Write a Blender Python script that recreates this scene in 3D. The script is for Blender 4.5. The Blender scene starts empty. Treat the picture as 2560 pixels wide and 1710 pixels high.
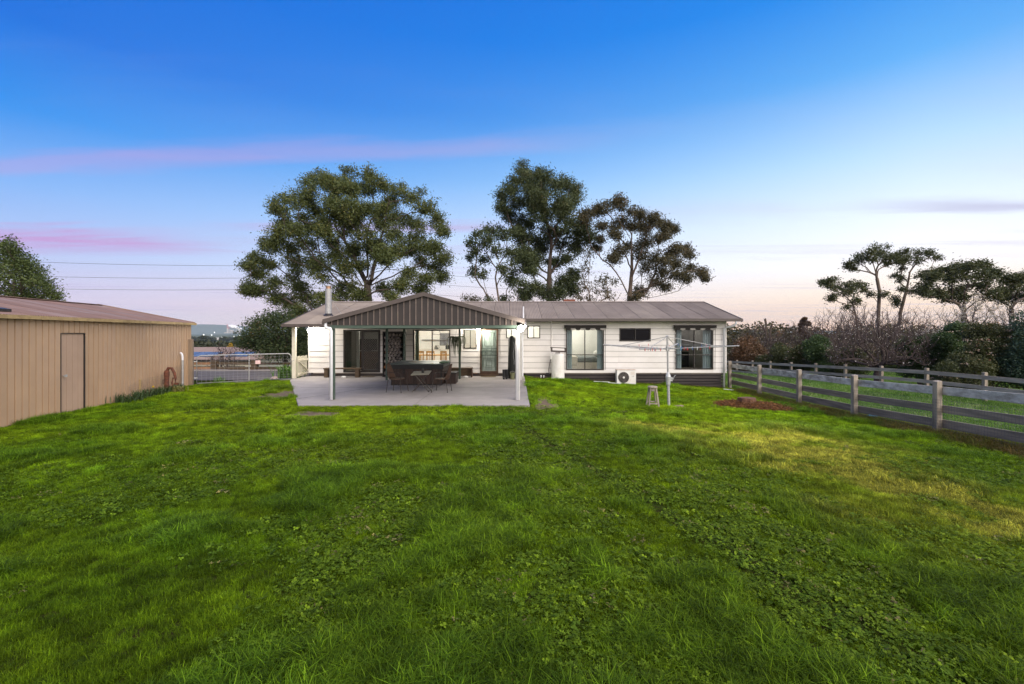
import bpy, bmesh, math, random
import numpy as np
from mathutils import Vector, Matrix

random.seed(7)
RNG = np.random.default_rng(11)
scene = bpy.context.scene
COL = scene.collection
F, CX, HY, CAMZ = 1138.0, 1280.0, 833.0, 2.02       # photo focal length in pixels, principal column, horizon row, eye height

# ------------------------------------------------------------------ camera
cam_data = bpy.data.cameras.new("camera")
cam_data.lens = 16.0
cam_data.sensor_width = 36.0
cam_data.shift_y = -(855.0 - HY) / 2560.0
cam_data.clip_start = 0.05
cam_data.clip_end = 30000.0
camera = bpy.data.objects.new("camera", cam_data)
camera.location = (0.0, 0.0, CAMZ)
camera.rotation_euler = (math.radians(90), 0, 0)
COL.objects.link(camera)
scene.camera = camera

# ------------------------------------------------------------------ node helpers
def lin(r, g, b):
    f = lambda c: (c / 255) / 12.92 if c / 255 <= 0.04045 else ((c / 255 + 0.055) / 1.055) ** 2.4
    return (f(r), f(g), f(b), 1.0)

class NT:
    def __init__(self, tree):
        self.t = tree
        self.n = tree.nodes
        self.l = tree.links
    def new(self, kind, **kw):
        nd = self.n.new(kind)
        for k, v in kw.items():
            setattr(nd, k, v)
        return nd
    def put(self, sock, v):
        if isinstance(v, bpy.types.NodeSocket):
            self.l.new(v, sock)
        elif v is not None:
            sock.default_value = v
    def math(self, op, a, b=None, c=None, clamp=False):
        nd = self.new('ShaderNodeMath', operation=op, use_clamp=clamp)
        for i, v in enumerate((a, b, c)):
            if v is not None:
                self.put(nd.inputs[i], v)
        return nd.outputs[0]
    def vmath(self, op, a, b=None, scale=None):
        nd = self.new('ShaderNodeVectorMath', operation=op)
        self.put(nd.inputs[0], a)
        if b is not None:
            self.put(nd.inputs[1], b)
        if scale is not None:
            self.put(nd.inputs['Scale'], scale)
        return nd.outputs[0]
    def ramp(self, fac, stops, interp='LINEAR'):
        nd = self.new('ShaderNodeValToRGB')
        cr = nd.color_ramp
        cr.interpolation = interp
        while len(cr.elements) > 1:
            cr.elements.remove(cr.elements[-1])
        cr.elements[0].position = stops[0][0]
        cr.elements[0].color = stops[0][1]
        for p, c in stops[1:]:
            e = cr.elements.new(p)
            e.color = c
        self.put(nd.inputs[0], fac)
        return nd.outputs[0]
    def mix(self, fac, a, b, blend='MIX'):
        nd = self.new('ShaderNodeMix', data_type='RGBA', blend_type=blend)
        self.put(nd.inputs[0], fac)
        self.put(nd.inputs[6], a)
        self.put(nd.inputs[7], b)
        return nd.outputs[2]
    def smooth(self, v, a, b):
        nd = self.new('ShaderNodeMapRange', interpolation_type='SMOOTHSTEP')
        self.put(nd.inputs[0], v)
        nd.inputs[1].default_value = a
        nd.inputs[2].default_value = b
        return nd.outputs[0]
    def noise(self, vec, scale, detail=4.0, rough=0.55, dist=0.0):
        nd = self.new('ShaderNodeTexNoise')
        self.put(nd.inputs['Vector'], vec)
        nd.inputs['Scale'].default_value = scale
        nd.inputs['Detail'].default_value = detail
        nd.inputs['Roughness'].default_value = rough
        nd.inputs['Distortion'].default_value = dist
        return nd.outputs[0]

# ------------------------------------------------------------------ sky
SUN_AZ, SUN_EL = math.radians(145), math.radians(40)      # azimuth clockwise from the view direction (+Y)
world = bpy.data.worlds.new("World")
scene.world = world
world.use_nodes = True
W = NT(world.node_tree)
W.n.clear()
tc = W.new('ShaderNodeTexCoord')
sep = W.new('ShaderNodeSeparateXYZ')
W.l.new(tc.outputs['Generated'], sep.inputs[0])
sx, sy, sz = sep.outputs
hh = W.math('SQRT', W.math('ADD', W.math('ADD', W.math('MULTIPLY', sx, sx), W.math('MULTIPLY', sy, sy)), 1e-5))
glow_az = math.radians(42)
cosang = W.math('DIVIDE', W.math('ADD', W.math('MULTIPLY', sx, math.sin(glow_az)), W.math('MULTIPLY', sy, math.cos(glow_az))), hh)
ang = W.math('DIVIDE', W.math('ARCCOSINE', W.math('MAXIMUM', W.math('MINIMUM', cosang, 0.9999), -0.9999)), math.pi)
west = W.math('SUBTRACT', 1.0, W.math('DIVIDE', ang, 0.5), clamp=True)
east = W.smooth(ang, 0.5, 1.0)
zc = W.math('MAXIMUM', sz, 0.0)
rampL = W.ramp(zc, [(0.0, lin(242, 222, 228)), (0.05, lin(226, 210, 236)), (0.13, lin(182, 204, 250)), (0.22, lin(134, 184, 250)),
                    (0.32, lin(44, 146, 240)), (0.43, lin(0, 112, 224)), (0.7, lin(0, 96, 214)), (1.0, lin(0, 82, 190))])
rampR = W.ramp(zc, [(0.0, lin(255, 190, 118)), (0.03, lin(255, 214, 168)), (0.075, lin(255, 236, 214)), (0.13, lin(250, 250, 253)), (0.21, lin(226, 240, 255)),
                    (0.30, lin(184, 222, 255)), (0.42, lin(98, 178, 250)), (0.54, lin(26, 142, 242)), (0.72, lin(0, 112, 226)), (1.0, lin(0, 76, 178))])
rampE = W.ramp(zc, [(0.0, lin(250, 232, 220)), (0.15, lin(244, 232, 228)), (0.35, lin(208, 212, 232)), (0.6, lin(110, 154, 220)), (1.0, lin(0, 76, 178))])
skycol = W.mix(west, rampL, W.vmath('SCALE', rampR, scale=W.math('ADD', 1.0, W.math('MULTIPLY', W.math('SUBTRACT', 1.0, W.smooth(sz, 0.05, 0.5)), 0.22))))
skycol = W.mix(east, skycol, rampE)
# thin evening clouds lying on a level plane
zs = W.math('MAXIMUM', sz, 0.02)
cpx = W.math('DIVIDE', sx, zs)
cpy = W.math('DIVIDE', sy, zs)
comb = W.new('ShaderNodeCombineXYZ')
W.put(comb.inputs[0], W.math('MULTIPLY', cpx, 0.55))
W.put(comb.inputs[1], W.math('MULTIPLY', W.math('ADD', cpy, W.math('MULTIPLY', cpx, 0.109)), 2.4))
cn = W.noise(comb.outputs[0], 1.0, 5.0, 0.6, 0.3)
comb2 = W.new('ShaderNodeCombineXYZ')
W.put(comb2.inputs[0], W.math('MULTIPLY', cpx, 0.16))
W.put(comb2.inputs[1], W.math('MULTIPLY', cpy, 0.85))
W.put(comb2.inputs[2], 3.7)
cn2 = W.noise(comb2.outputs[0], 1.0, 6.0, 0.62, 0.4)
def streak(line, slope, width, x0, x1, x2, x3, wob=0.5):
    off = W.math('SUBTRACT', W.math('ADD', cpy, W.math('MULTIPLY', cpx, slope)), line)
    off = W.math('ADD', off, W.math('MULTIPLY', W.math('SUBTRACT', cn, 0.5), wob))
    m = W.math('SUBTRACT', 1.0, W.smooth(W.math('ABSOLUTE', off), width * 0.08, width))
    m = W.math('MULTIPLY', m, W.smooth(cpx, x0, x1))
    return W.math('MULTIPLY', m, W.math('SUBTRACT', 1.0, W.smooth(cpx, x2, x3)))
s1 = streak(2.39, 0.109, 0.24, -7.0, -3.2, -0.5, 0.9, 0.5)
s2 = streak(4.95, 0.0, 1.0, -14.0, -7.5, -4.4, -3.0, 1.6)
s3 = streak(3.50, -0.02, 0.26, 2.2, 3.8, 7.0, 14.0, 0.5)
s4 = streak(4.3, 0.0, 0.35, -3.2, -1.6, -0.5, 0.3, 0.6)
broad = W.math('MULTIPLY', W.smooth(cn2, 0.50, 0.74), W.math('MULTIPLY', W.smooth(cpy, 2.6, 5.5), 0.75))
broad = W.math('MULTIPLY', broad, W.smooth(sz, 0.005, 0.05))
pink = W.mix(west, lin(206, 158, 218), lin(196, 190, 222))
wisp = W.math('MULTIPLY', W.smooth(cn2, 0.45, 0.75), W.math('MULTIPLY', W.math('SUBTRACT', 1.0, W.smooth(sz, 0.30, 0.62)), 0.16))
skycol = W.mix(wisp, skycol, lin(206, 196, 232))
skycol = W.mix(W.math('MULTIPLY', broad, 0.8), skycol, W.mix(west, lin(188, 172, 222), lin(214, 204, 222)))
skycol = W.mix(W.math('MULTIPLY', s1, W.math('ADD', 0.30, W.math('MULTIPLY', W.smooth(cn2, 0.35, 0.65), 0.45))), skycol, pink)
skycol = W.mix(W.math('MULTIPLY', s2, W.math('ADD', 0.35, W.math('MULTIPLY', W.smooth(cn, 0.35, 0.65), 0.55))), skycol, W.mix(0.6, pink, lin(204, 146, 214)))
skycol = W.mix(W.math('MULTIPLY', s3, 0.6), skycol, lin(182, 178, 216))
skycol = W.mix(W.math('MULTIPLY', s4, 0.55), skycol, pink)
bg1 = W.new('ShaderNodeBackground')
W.put(bg1.inputs['Color'], skycol)
bg1.inputs['Strength'].default_value = 0.76
nish = W.new('ShaderNodeTexSky', sky_type='NISHITA')
nish.sun_disc = False
nish.sun_elevation = math.radians(2.0)
nish.sun_rotation = glow_az
bg2 = W.new('ShaderNodeBackground')
W.put(bg2.inputs['Color'], nish.outputs[0])
bg2.inputs['Strength'].default_value = 0.0008
addb = W.new('ShaderNodeAddShader')
W.l.new(bg1.outputs[0], addb.inputs[0])
W.l.new(bg2.outputs[0], addb.inputs[1])
wout = W.new('ShaderNodeOutputWorld')
W.l.new(addb.outputs[0], wout.inputs['Surface'])
world.cycles.sampling_method = 'MANUAL'
world.cycles.sample_map_resolution = 512

# ------------------------------------------------------------------ broad soft fill lamp added from behind right of the camera
sun_data = bpy.data.lights.new("sun", 'SUN')
sun_data.energy = 4.6
sun_data.angle = math.radians(80)
sun_data.color = (1.0, 0.885, 0.73)
sun = bpy.data.objects.new("sun", sun_data)
sdir = Vector((math.sin(SUN_AZ) * math.cos(SUN_EL), math.cos(SUN_AZ) * math.cos(SUN_EL), math.sin(SUN_EL)))
sun.rotation_euler = sdir.to_track_quat('Z', 'Y').to_euler()
COL.objects.link(sun)

scene.view_settings.view_transform = 'Standard'
scene.view_settings.look = 'None'
scene.view_settings.exposure = 0.42
scene.view_settings.gamma = 1.0
scene.cycles.use_denoising = True
scene.cycles.max_bounces = 7
scene.cycles.diffuse_bounces = 4
scene.cycles.glossy_bounces = 3
scene.cycles.transmission_bounces = 4
scene.cycles.transparent_max_bounces = 12
scene.cycles.volume_bounces = 0
scene.cycles.sample_clamp_indirect = 6.0
scene.cycles.caustics_reflective = False
scene.cycles.caustics_refractive = False

# ------------------------------------------------------------------ materials
MATS = {}
def material(name, c1, c2=None, scale=6.0, rough=0.7, metal=0.0, bump=0.0, bscale=None, rand=0.08, spec=0.35, stretch=None,
             emit=None, estr=0.0, detail=5.0, dirt=None, dirt_amt=0.5, coat=0.0):
    if name in MATS:
        return MATS[name]
    m = bpy.data.materials.new(name)
    m.use_nodes = True
    T = NT(m.node_tree)
    T.n.clear()
    out = T.new('ShaderNodeOutputMaterial')
    p = T.new('ShaderNodeBsdfPrincipled')
    T.l.new(p.outputs[0], out.inputs[0])
    tcn = T.new('ShaderNodeTexCoord')
    oi = T.new('ShaderNodeObjectInfo')
    vec = T.vmath('ADD', tcn.outputs['Object'], T.vmath('SCALE', oi.outputs['Location'], scale=0.37))
    rnd = T.math('MULTIPLY', oi.outputs['Random'], 31.0)
    cv = T.new('ShaderNodeCombineXYZ')
    T.put(cv.inputs[0], rnd); T.put(cv.inputs[1], T.math('MULTIPLY', rnd, 0.7)); T.put(cv.inputs[2], rnd)
    vec = T.vmath('ADD', vec, cv.outputs[0])
    if stretch:
        vec = T.vmath('MULTIPLY', vec, stretch)
    n1 = T.noise(vec, scale, detail, 0.6)
    c2 = c2 or tuple(c * 0.72 for c in c1)
    col = T.mix(T.smooth(n1, 0.28, 0.72), (*c1[:3], 1), (*c2[:3], 1))
    if dirt:
        n2 = T.noise(vec, scale * 0.22, 6.0, 0.7, 0.6)
        col = T.mix(T.math('MULTIPLY', T.smooth(n2, 0.48, 0.72), dirt_amt), col, (*dirt[:3], 1))
    hsv = T.new('ShaderNodeHueSaturation')
    T.put(hsv.inputs['Value'], T.math('ADD', 1.0 - rand, T.math('MULTIPLY', oi.outputs['Random'], 2 * rand)))
    T.put(hsv.inputs['Color'], col)
    T.put(p.inputs['Base Color'], hsv.outputs[0])
    T.put(p.inputs['Roughness'], T.math('ADD', rough - 0.06, T.math('MULTIPLY', n1, 0.12)))
    p.inputs['Metallic'].default_value = metal
    p.inputs['Specular IOR Level'].default_value = spec
    if coat:
        p.inputs['Coat Weight'].default_value = coat
    if bump:
        b = T.new('ShaderNodeBump')
        b.inputs['Strength'].default_value = bump
        b.inputs['Distance'].default_value = 0.02
        T.put(b.inputs['Height'], T.noise(vec, bscale or scale * 4, 6.0, 0.65))
        T.l.new(b.outputs[0], p.inputs['Normal'])
    if emit:
        p.inputs['Emission Color'].default_value = (*emit[:3], 1)
        p.inputs['Emission Strength'].default_value = estr
    MATS[name] = m
    return m

def leaf_material(name, c1, c2, c3=None, trans=0.25, rough=0.6, instancer=False):
    """leaves: colour varies leaf by leaf through the 'tone' attribute; instanced grass takes a tint per tuft."""
    m = bpy.data.materials.new(name)
    m.use_nodes = True
    T = NT(m.node_tree)
    T.n.clear()
    out = T.new('ShaderNodeOutputMaterial')
    at = T.new('ShaderNodeAttribute', attribute_name='tone')
    tone = at.outputs['Fac']
    col = T.mix(tone, (*c1, 1), (*c2, 1))
    if c3:
        col = T.mix(T.smooth(tone, 0.82, 0.98), col, (*c3, 1))
    if instancer:
        ti = T.new('ShaderNodeAttribute', attribute_name='tint', attribute_type='INSTANCER')
        col = T.mix(1.0, col, ti.outputs['Color'], 'MULTIPLY')
    d = T.new('ShaderNodeBsdfPrincipled')
    T.put(d.inputs['Base Color'], col)
    d.inputs['Roughness'].default_value = rough
    d.inputs['Specular IOR Level'].default_value = 0.10 if instancer else 0.3
    tr = T.new('ShaderNodeBsdfTranslucent')
    T.put(tr.inputs['Color'], T.mix(1.0, col, (1.25, 1.2, 0.5, 1), 'MULTIPLY'))
    mx = T.new('ShaderNodeMixShader')
    mx.inputs[0].default_value = trans
    T.l.new(d.outputs[0], mx.inputs[1])
    T.l.new(tr.outputs[0], mx.inputs[2])
    T.l.new(mx.outputs[0], out.inputs[0])
    MATS[name] = m
    return m

def glass_material(name, tint=(0.9, 0.93, 0.92), refl=0.5, rough=0.02):
    m = bpy.data.materials.new(name)
    m.use_nodes = True
    T = NT(m.node_tree)
    T.n.clear()
    out = T.new('ShaderNodeOutputMaterial')
    tr = T.new('ShaderNodeBsdfTransparent')
    tr.inputs[0].default_value = (*tint, 1)
    gl = T.new('ShaderNodeBsdfGlossy')
    gl.inputs['Roughness'].default_value = rough
    gl.inputs['Color'].default_value = (0.9, 0.95, 1.0, 1)
    fr = T.new('ShaderNodeFresnel')
    fr.inputs[0].default_value = 1.5
    mx = T.new('ShaderNodeMixShader')
    T.put(mx.inputs[0], T.math('MULTIPLY', fr.outputs[0], refl, clamp=True))
    T.l.new(tr.outputs[0], mx.inputs[1])
    T.l.new(gl.outputs[0], mx.inputs[2])
    T.l.new(mx.outputs[0], out.inputs[0])
    MATS[name] = m
    return m

def emission_material(name, col, strength):
    m = bpy.data.materials.new(name)
    m.use_nodes = True
    T = NT(m.node_tree)
    T.n.clear()
    out = T.new('ShaderNodeOutputMaterial')
    e = T.new('ShaderNodeEmission')
    e.inputs[0].default_value = (*col, 1)
    e.inputs[1].default_value = strength
    T.l.new(e.outputs[0], out.inputs[0])
    MATS[name] = m
    return m

# ------------------------------------------------------------------ mesh helpers
def root_of(o):
    while o.parent:
        o = o.parent
    return o

def link(name, me, mat, parent=None):
    if mat is not None:
        me.materials.append(mat)
    o = bpy.data.objects.new(name, me)
    COL.objects.link(o)
    if parent is not None:
        o.parent = parent
    return o

def tag(o, label, cat, group=None, kind=None):
    o['label'] = label
    o['category'] = cat
    if group:
        o['group'] = group
    if kind:
        o['kind'] = kind
    return o

def thing(name, label, cat, loc=(0, 0, 0), group=None, rotz=0.0):
    o = bpy.data.objects.new(name, None)
    o.empty_display_size = 0.2
    o.location = loc
    o.rotation_euler = (0, 0, rotz)
    COL.objects.link(o)
    return tag(o, label, cat, group)

def copy_tree(o, parent=None):
    c = o.copy()
    COL.objects.link(c)
    if parent is not None:
        c.parent = parent
    for ch in list(o.children):
        copy_tree(ch, c)
    return c

class MB:
    """collects shapes in world coordinates; build() links them as one mesh object below its thing."""
    def __init__(self):
        self.v = []
        self.f = []
    def add(self, vs, fs):
        b = len(self.v)
        self.v.extend([tuple(q) for q in vs])
        self.f.extend([tuple(i + b for i in q) for q in fs])
        return self
    def box(self, x0, x1, y0, y1, z0, z1):
        return self.add([(x0, y0, z0), (x1, y0, z0), (x1, y1, z0), (x0, y1, z0), (x0, y0, z1), (x1, y0, z1), (x1, y1, z1), (x0, y1, z1)],
                        [(0, 3, 2, 1), (4, 5, 6, 7), (0, 1, 5, 4), (1, 2, 6, 5), (2, 3, 7, 6), (3, 0, 4, 7)])
    def obox(self, c, ax, ay, az):
        """oriented box: centre and three half-axis vectors"""
        c, ax, ay, az = map(Vector, (c, ax, ay, az))
        vs = [c + sx_ * ax + sy_ * ay + sz_ * az for sz_ in (-1, 1) for sx_, sy_ in ((-1, -1), (1, -1), (1, 1), (-1, 1))]
        return self.add(vs, [(0, 3, 2, 1), (4, 5, 6, 7), (0, 1, 5, 4), (1, 2, 6, 5), (2, 3, 7, 6), (3, 0, 4, 7)])
    def bar(self, p0, p1, w, h, up=(0, 0, 1)):
        p0, p1 = Vector(p0), Vector(p1)
        d = p1 - p0
        t = d.normalized()
        s = t.cross(Vector(up))
        if s.length < 1e-4:
            s = t.cross(Vector((0, 1, 0)))
        s.normalize()
        u = s.cross(t)
        return self.obox((p0 + p1) / 2, d / 2, s * (w / 2), u * (h / 2))
    def cyl(self, p0, p1, r0, r1=None, n=8, cap=True):
        r1 = r0 if r1 is None else r1
        p0, p1 = Vector(p0), Vector(p1)
        t = (p1 - p0).normalized()
        s = t.cross(Vector((0, 0, 1)))
        if s.length < 1e-3:
            s = Vector((1, 0, 0))
        s.normalize()
        u = t.cross(s)
        vs = []
        for p, r in ((p0, r0), (p1, r1)):
            for i in range(n):
                a = 2 * math.pi * i / n
                vs.append(p + (s * math.cos(a) + u * math.sin(a)) * r)
        fs = [(i, (i + 1) % n, n + (i + 1) % n, n + i) for i in range(n)]
        if cap:
            fs += [tuple(range(n - 1, -1, -1)), tuple(range(n, 2 * n))]
        return self.add(vs, fs)
    def tube(self, pts, r, n=8):
        pts = [Vector(p) for p in pts]
        rs = r if isinstance(r, (list, tuple)) else [r] * len(pts)
        vs, fs = [], []
        for k, p in enumerate(pts):
            t = (pts[min(k + 1, len(pts) - 1)] - pts[max(k - 1, 0)]).normalized()
            s = t.cross(Vector((0.013, 0.02, 1)))
            if s.length < 1e-2:
                s = t.cross(Vector((0, 1, 0.01)))
            s.normalize()
            u = t.cross(s)
            for i in range(n):
                a = 2 * math.pi * i / n
                vs.append(p + (s * math.cos(a) + u * math.sin(a)) * rs[k])
        for k in range(len(pts) - 1):
            for i in range(n):
                fs.append((k * n + i, k * n + (i + 1) % n, (k + 1) * n + (i + 1) % n, (k + 1) * n + i))
        fs += [tuple(range(n - 1, -1, -1)), tuple(range((len(pts) - 1) * n, len(pts) * n))]
        return self.add(vs, fs)
    def lathe(self, c, prof, n=16):
        c = Vector(c)
        vs, fs = [], []
        for r, z in prof:
            for i in range(n):
                a = 2 * math.pi * i / n
                vs.append((c.x + r * math.cos(a), c.y + r * math.sin(a), c.z + z))
        m = len(prof)
        for k in range(m - 1):
            for i in range(n):
                fs.append((k * n + i, k * n + (i + 1) % n, (k + 1) * n + (i + 1) % n, (k + 1) * n + i))
        fs += [tuple(range(n - 1, -1, -1)), tuple(range((m - 1) * n, m * n))]
        return self.add(vs, fs)
    def prism(self, poly, y0, y1):
        """polygon given in (x, z), extruded along y"""
        n = len(poly)
        vs = [(x, y0, z) for x, z in poly] + [(x, y1, z) for x, z in poly]
        fs = [tuple(range(n)), tuple(range(2 * n - 1, n - 1, -1))] + [(i, n + i, n + (i + 1) % n, (i + 1) % n) for i in range(n)]
        return self.add(vs, fs)
    def build(self, name, mat, parent=None, smooth=False, bevel=0.0):
        off = root_of(parent).location if parent is not None else Vector((0, 0, 0))
        me = bpy.data.meshes.new(name)
        me.from_pydata([(x - off.x, y - off.y, z - off.z) for x, y, z in self.v], [], self.f)
        bm = bmesh.new()
        bm.from_mesh(me)
        bmesh.ops.recalc_face_normals(bm, faces=bm.faces)
        if bevel:
            bmesh.ops.bevel(bm, geom=list(bm.edges), offset=bevel, segments=1, affect='EDGES', clamp_overlap=True)
        bm.to_mesh(me)
        bm.free()
        if smooth:
            for p in me.polygons:
                p.use_smooth = True
        me.update()
        return link(name, me, mat, parent)

def np_mesh(name, V, Q, mat, parent=None, tone=None, smooth=False):
    """mesh from numpy arrays: V (n,3) world vertices, Q (m,k) faces"""
    V = np.asarray(V, dtype=np.float32)
    if parent is not None:
        V = V - np.array(root_of(parent).location, dtype=np.float32)
    Q = np.asarray(Q, dtype=np.int32)
    me = bpy.data.meshes.new(name)
    me.vertices.add(len(V))
    me.vertices.foreach_set('co', V.ravel())
    m, k = Q.shape
    me.loops.add(m * k)
    me.loops.foreach_set('vertex_index', Q.ravel())
    me.polygons.add(m)
    me.polygons.foreach_set('loop_start', np.arange(0, m * k, k, dtype=np.int32))
    me.polygons.foreach_set('loop_total', np.full(m, k, dtype=np.int32))
    if smooth:
        me.polygons.foreach_set('use_smooth', np.ones(m, dtype=bool))
    if tone is not None:
        a = me.attributes.new('tone', 'FLOAT', 'POINT')
        a.data.foreach_set('value', np.asarray(tone, dtype=np.float32))
    me.update(calc_edges=True)
    return link(name, me, mat, parent)

def at(px, py, d):
    """the point at depth d that the photograph shows at pixel (px, py)"""
    return Vector(((px - CX) / F * d, d, CAMZ - (py - HY) / F * d))

# ------------------------------------------------------------------ terrain
def sstep(a, b, x):
    t = np.clip((np.asarray(x, dtype=float) - a) / (b - a), 0, 1)
    return t * t * (3 - 2 * t)

_NG = np.random.default_rng(5).random((64, 64))
def vnoise(x, y, s=1.0, seed=0):
    x = np.asarray(x, dtype=float) / s + seed * 7.31
    y = np.asarray(y, dtype=float) / s + seed * 3.17
    xi, yi = np.floor(x).astype(int), np.floor(y).astype(int)
    fx, fy = x - xi, y - yi
    fx, fy = fx * fx * (3 - 2 * fx), fy * fy * (3 - 2 * fy)
    g = lambda a, b: _NG[a % 64, b % 64]
    return (g(xi, yi) * (1 - fx) + g(xi + 1, yi) * fx) * (1 - fy) + (g(xi, yi + 1) * (1 - fx) + g(xi + 1, yi + 1) * fx) * fy

DROP_R = ([22, 40, 100, 300, 1000, 3000, 6000, 9500], [0, 0.7, 2.5, 7, 19, 39, 26, 14])
DROP_L = ([24.5, 27, 30, 45, 100, 300, 1000, 3000, 6000, 9500], [0, 0.25, 1.2, 3.0, 5.2, 9, 19, 39, 26, 14])
def ground(x, y):
    x = np.asarray(x, dtype=float)
    y = np.asarray(y, dtype=float)
    xr = np.clip(x, 0, 10) * 0.053 + np.clip(x - 10, 0, 14) * 0.035
    fy = 0.5 + 0.5 * sstep(6, 17, y)
    w = sstep(-7, 11, x)
    drop = np.interp(y, *DROP_L) * (1 - w) + np.interp(y, *DROP_R) * w
    bump = (vnoise(x, y, 1.3, 1) - 0.5) * 0.035 + (vnoise(x, y, 0.45, 2) - 0.5) * 0.02
    near = 1 - sstep(20, 26, y)
    return -0.045 - xr * fy - drop + bump * near * 0.8
def gz(x, y):
    return float(ground(x, y))

# ------------------------------------------------------------------ colours of the place
M_BOARD = material("painted_board", (0.70, 0.675, 0.645), (0.63, 0.605, 0.575), 1.1, 0.6, bump=0.05, bscale=30, rand=0.035, dirt=(0.46, 0.41, 0.35), dirt_amt=0.25)
M_DARKBROWN = material("dark_brown_paint", (0.045, 0.035, 0.031), (0.06, 0.047, 0.042), 3, 0.5, bump=0.03, rand=0.06)
M_GABLE = material("gable_steel", (0.037, 0.031, 0.029), (0.047, 0.039, 0.036), 2.5, 0.5, rand=0.05, bump=0.02, spec=0.3)
M_GABLERIB = material("gable_rib_steel", (0.21, 0.165, 0.14), (0.15, 0.12, 0.105), 6, 0.5, rand=0.08)
M_ROOF = material("weathered_roof_steel", (0.268, 0.226, 0.188), (0.212, 0.176, 0.146), 0.9, 0.8, bump=0.05, rand=0.07, spec=0.12, dirt=(0.35, 0.30, 0.24), dirt_amt=0.8, stretch=(1.0, 0.7, 1.0))
M_TRIM = material("trim_steel", (0.072, 0.058, 0.053), (0.09, 0.072, 0.064), 4, 0.5, rand=0.04)
M_SLAT = material("stained_slat", (0.050, 0.040, 0.038), (0.032, 0.026, 0.025), 7, 0.7, bump=0.2, rand=0.25, stretch=(0.3, 1, 3))
M_FRAME = material("dark_window_frame", (0.022, 0.018, 0.016), (0.030, 0.025, 0.022), 6, 0.4, rand=0.05)
M_BROWNDOOR = material("brown_door_frame", (0.085, 0.047, 0.026), (0.06, 0.034, 0.02), 5, 0.5)
M_WHITEPIPE = material("white_plastic", (0.74, 0.75, 0.78), (0.68, 0.69, 0.72), 4, 0.4, rand=0.03, dirt=(0.5, 0.48, 0.44), dirt_amt=0.3)
M_GREENPOST = material("green_painted_steel", (0.055, 0.085, 0.066), (0.07, 0.10, 0.078), 8, 0.45, rand=0.05)
M_GREYPOST = material("grey_painted_post", (0.55, 0.54, 0.52), (0.47, 0.46, 0.44), 5, 0.5)
M_CREAM = material("cream_paint", (0.72, 0.68, 0.54), (0.64, 0.60, 0.47), 4, 0.55, rand=0.05, dirt=(0.4, 0.36, 0.27), dirt_amt=0.35)
M_CONCRETE = material("patio_concrete", (0.285, 0.262, 0.248), (0.235, 0.215, 0.204), 1.6, 0.75, bump=0.15, bscale=60, rand=0.0, dirt=(0.20, 0.185, 0.165), dirt_amt=0.65)
M_GALV = material("galvanised_steel", (0.40, 0.40, 0.39), (0.30, 0.30, 0.295), 14, 0.5, metal=0.25, rand=0.06)
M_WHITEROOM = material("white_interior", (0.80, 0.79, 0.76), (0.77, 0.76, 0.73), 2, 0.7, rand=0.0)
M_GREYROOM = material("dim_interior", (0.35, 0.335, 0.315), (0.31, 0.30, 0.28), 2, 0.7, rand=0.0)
M_TIMBERFLOOR = material("timber_floor", (0.36, 0.22, 0.11), (0.27, 0.16, 0.08), 3, 0.4, rand=0.0, stretch=(1, 8, 1))
M_CARPET = material("pale_carpet", (0.42, 0.37, 0.31), (0.36, 0.32, 0.27), 20, 0.9, rand=0.0)
M_PINE = material("honey_pine", (0.50, 0.27, 0.075), (0.40, 0.20, 0.05), 5, 0.4, rand=0.1, stretch=(1, 1, 0.2))
M_LINEN = material("pale_linen", (0.66, 0.61, 0.55), (0.58, 0.53, 0.47), 8, 0.85)
M_CURTAIN = material("pale_blue_curtain", (0.50, 0.57, 0.60), (0.43, 0.50, 0.54), 4, 0.85, rand=0.05)
M_AWNING = material("striped_awning_canvas", (0.032, 0.027, 0.025), (0.022, 0.019, 0.018), 12, 0.8)
M_SCALLOP = material("grey_canvas", (0.34, 0.325, 0.30), (0.28, 0.265, 0.25), 9, 0.85, rand=0.15)
M_RUST = material("rusty_iron", (0.16, 0.052, 0.026), (0.065, 0.030, 0.022), 18, 0.85, bump=0.5, bscale=60, rand=0.1)
M_BLACK = material("black_rubber", (0.012, 0.012, 0.013), (0.018, 0.018, 0.019), 8, 0.55)
M_MAT = material("brown_coir_mat", (0.16, 0.12, 0.07), (0.10, 0.075, 0.045), 30, 0.95, bump=0.6, bscale=120)
M_OLDWOOD = material("weathered_grey_timber", (0.36, 0.31, 0.245), (0.20, 0.17, 0.135), 9, 0.85, bump=0.5, bscale=40, rand=0.18, stretch=(1.0, 1.0, 0.18), dirt=(0.075, 0.062, 0.05), dirt_amt=0.6)
M_RAILWOOD = material("weathered_rail_timber", (0.29, 0.242, 0.19), (0.15, 0.125, 0.10), 8, 0.85, bump=0.5, bscale=40, rand=0.2, stretch=(1.0, 0.15, 1.6))
M_WHITEWASH = material("flaking_whitewash_timber", (0.60, 0.585, 0.54), (0.25, 0.23, 0.20), 7, 0.85, bump=0.4, bscale=40, rand=0.12, stretch=(1.0, 0.55, 1.2), detail=9)
M_BROWNWOOD = material("brown_bench_timber", (0.10, 0.066, 0.036), (0.065, 0.044, 0.026), 6, 0.65, rand=0.1, stretch=(0.3, 1, 2))
M_WHITE = material("white_enamel", (0.70, 0.69, 0.66), (0.64, 0.63, 0.60), 4, 0.4, rand=0.02, dirt=(0.42, 0.36, 0.28), dirt_amt=0.4)
G_CLEAR = glass_material("window_glass", (0.86, 0.88, 0.87), 0.6)
G_DARK = glass_material("dark_tinted_glass", (0.10, 0.105, 0.105), 0.5)
G_DOOR = glass_material("door_glass", (0.62, 0.64, 0.63), 0.6)
E_BULB = emission_material("lit_bulb", (1.0, 0.97, 0.88), 22.0)
E_SOFT = emission_material("lit_shade", (1.0, 0.95, 0.86), 4.0)

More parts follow.
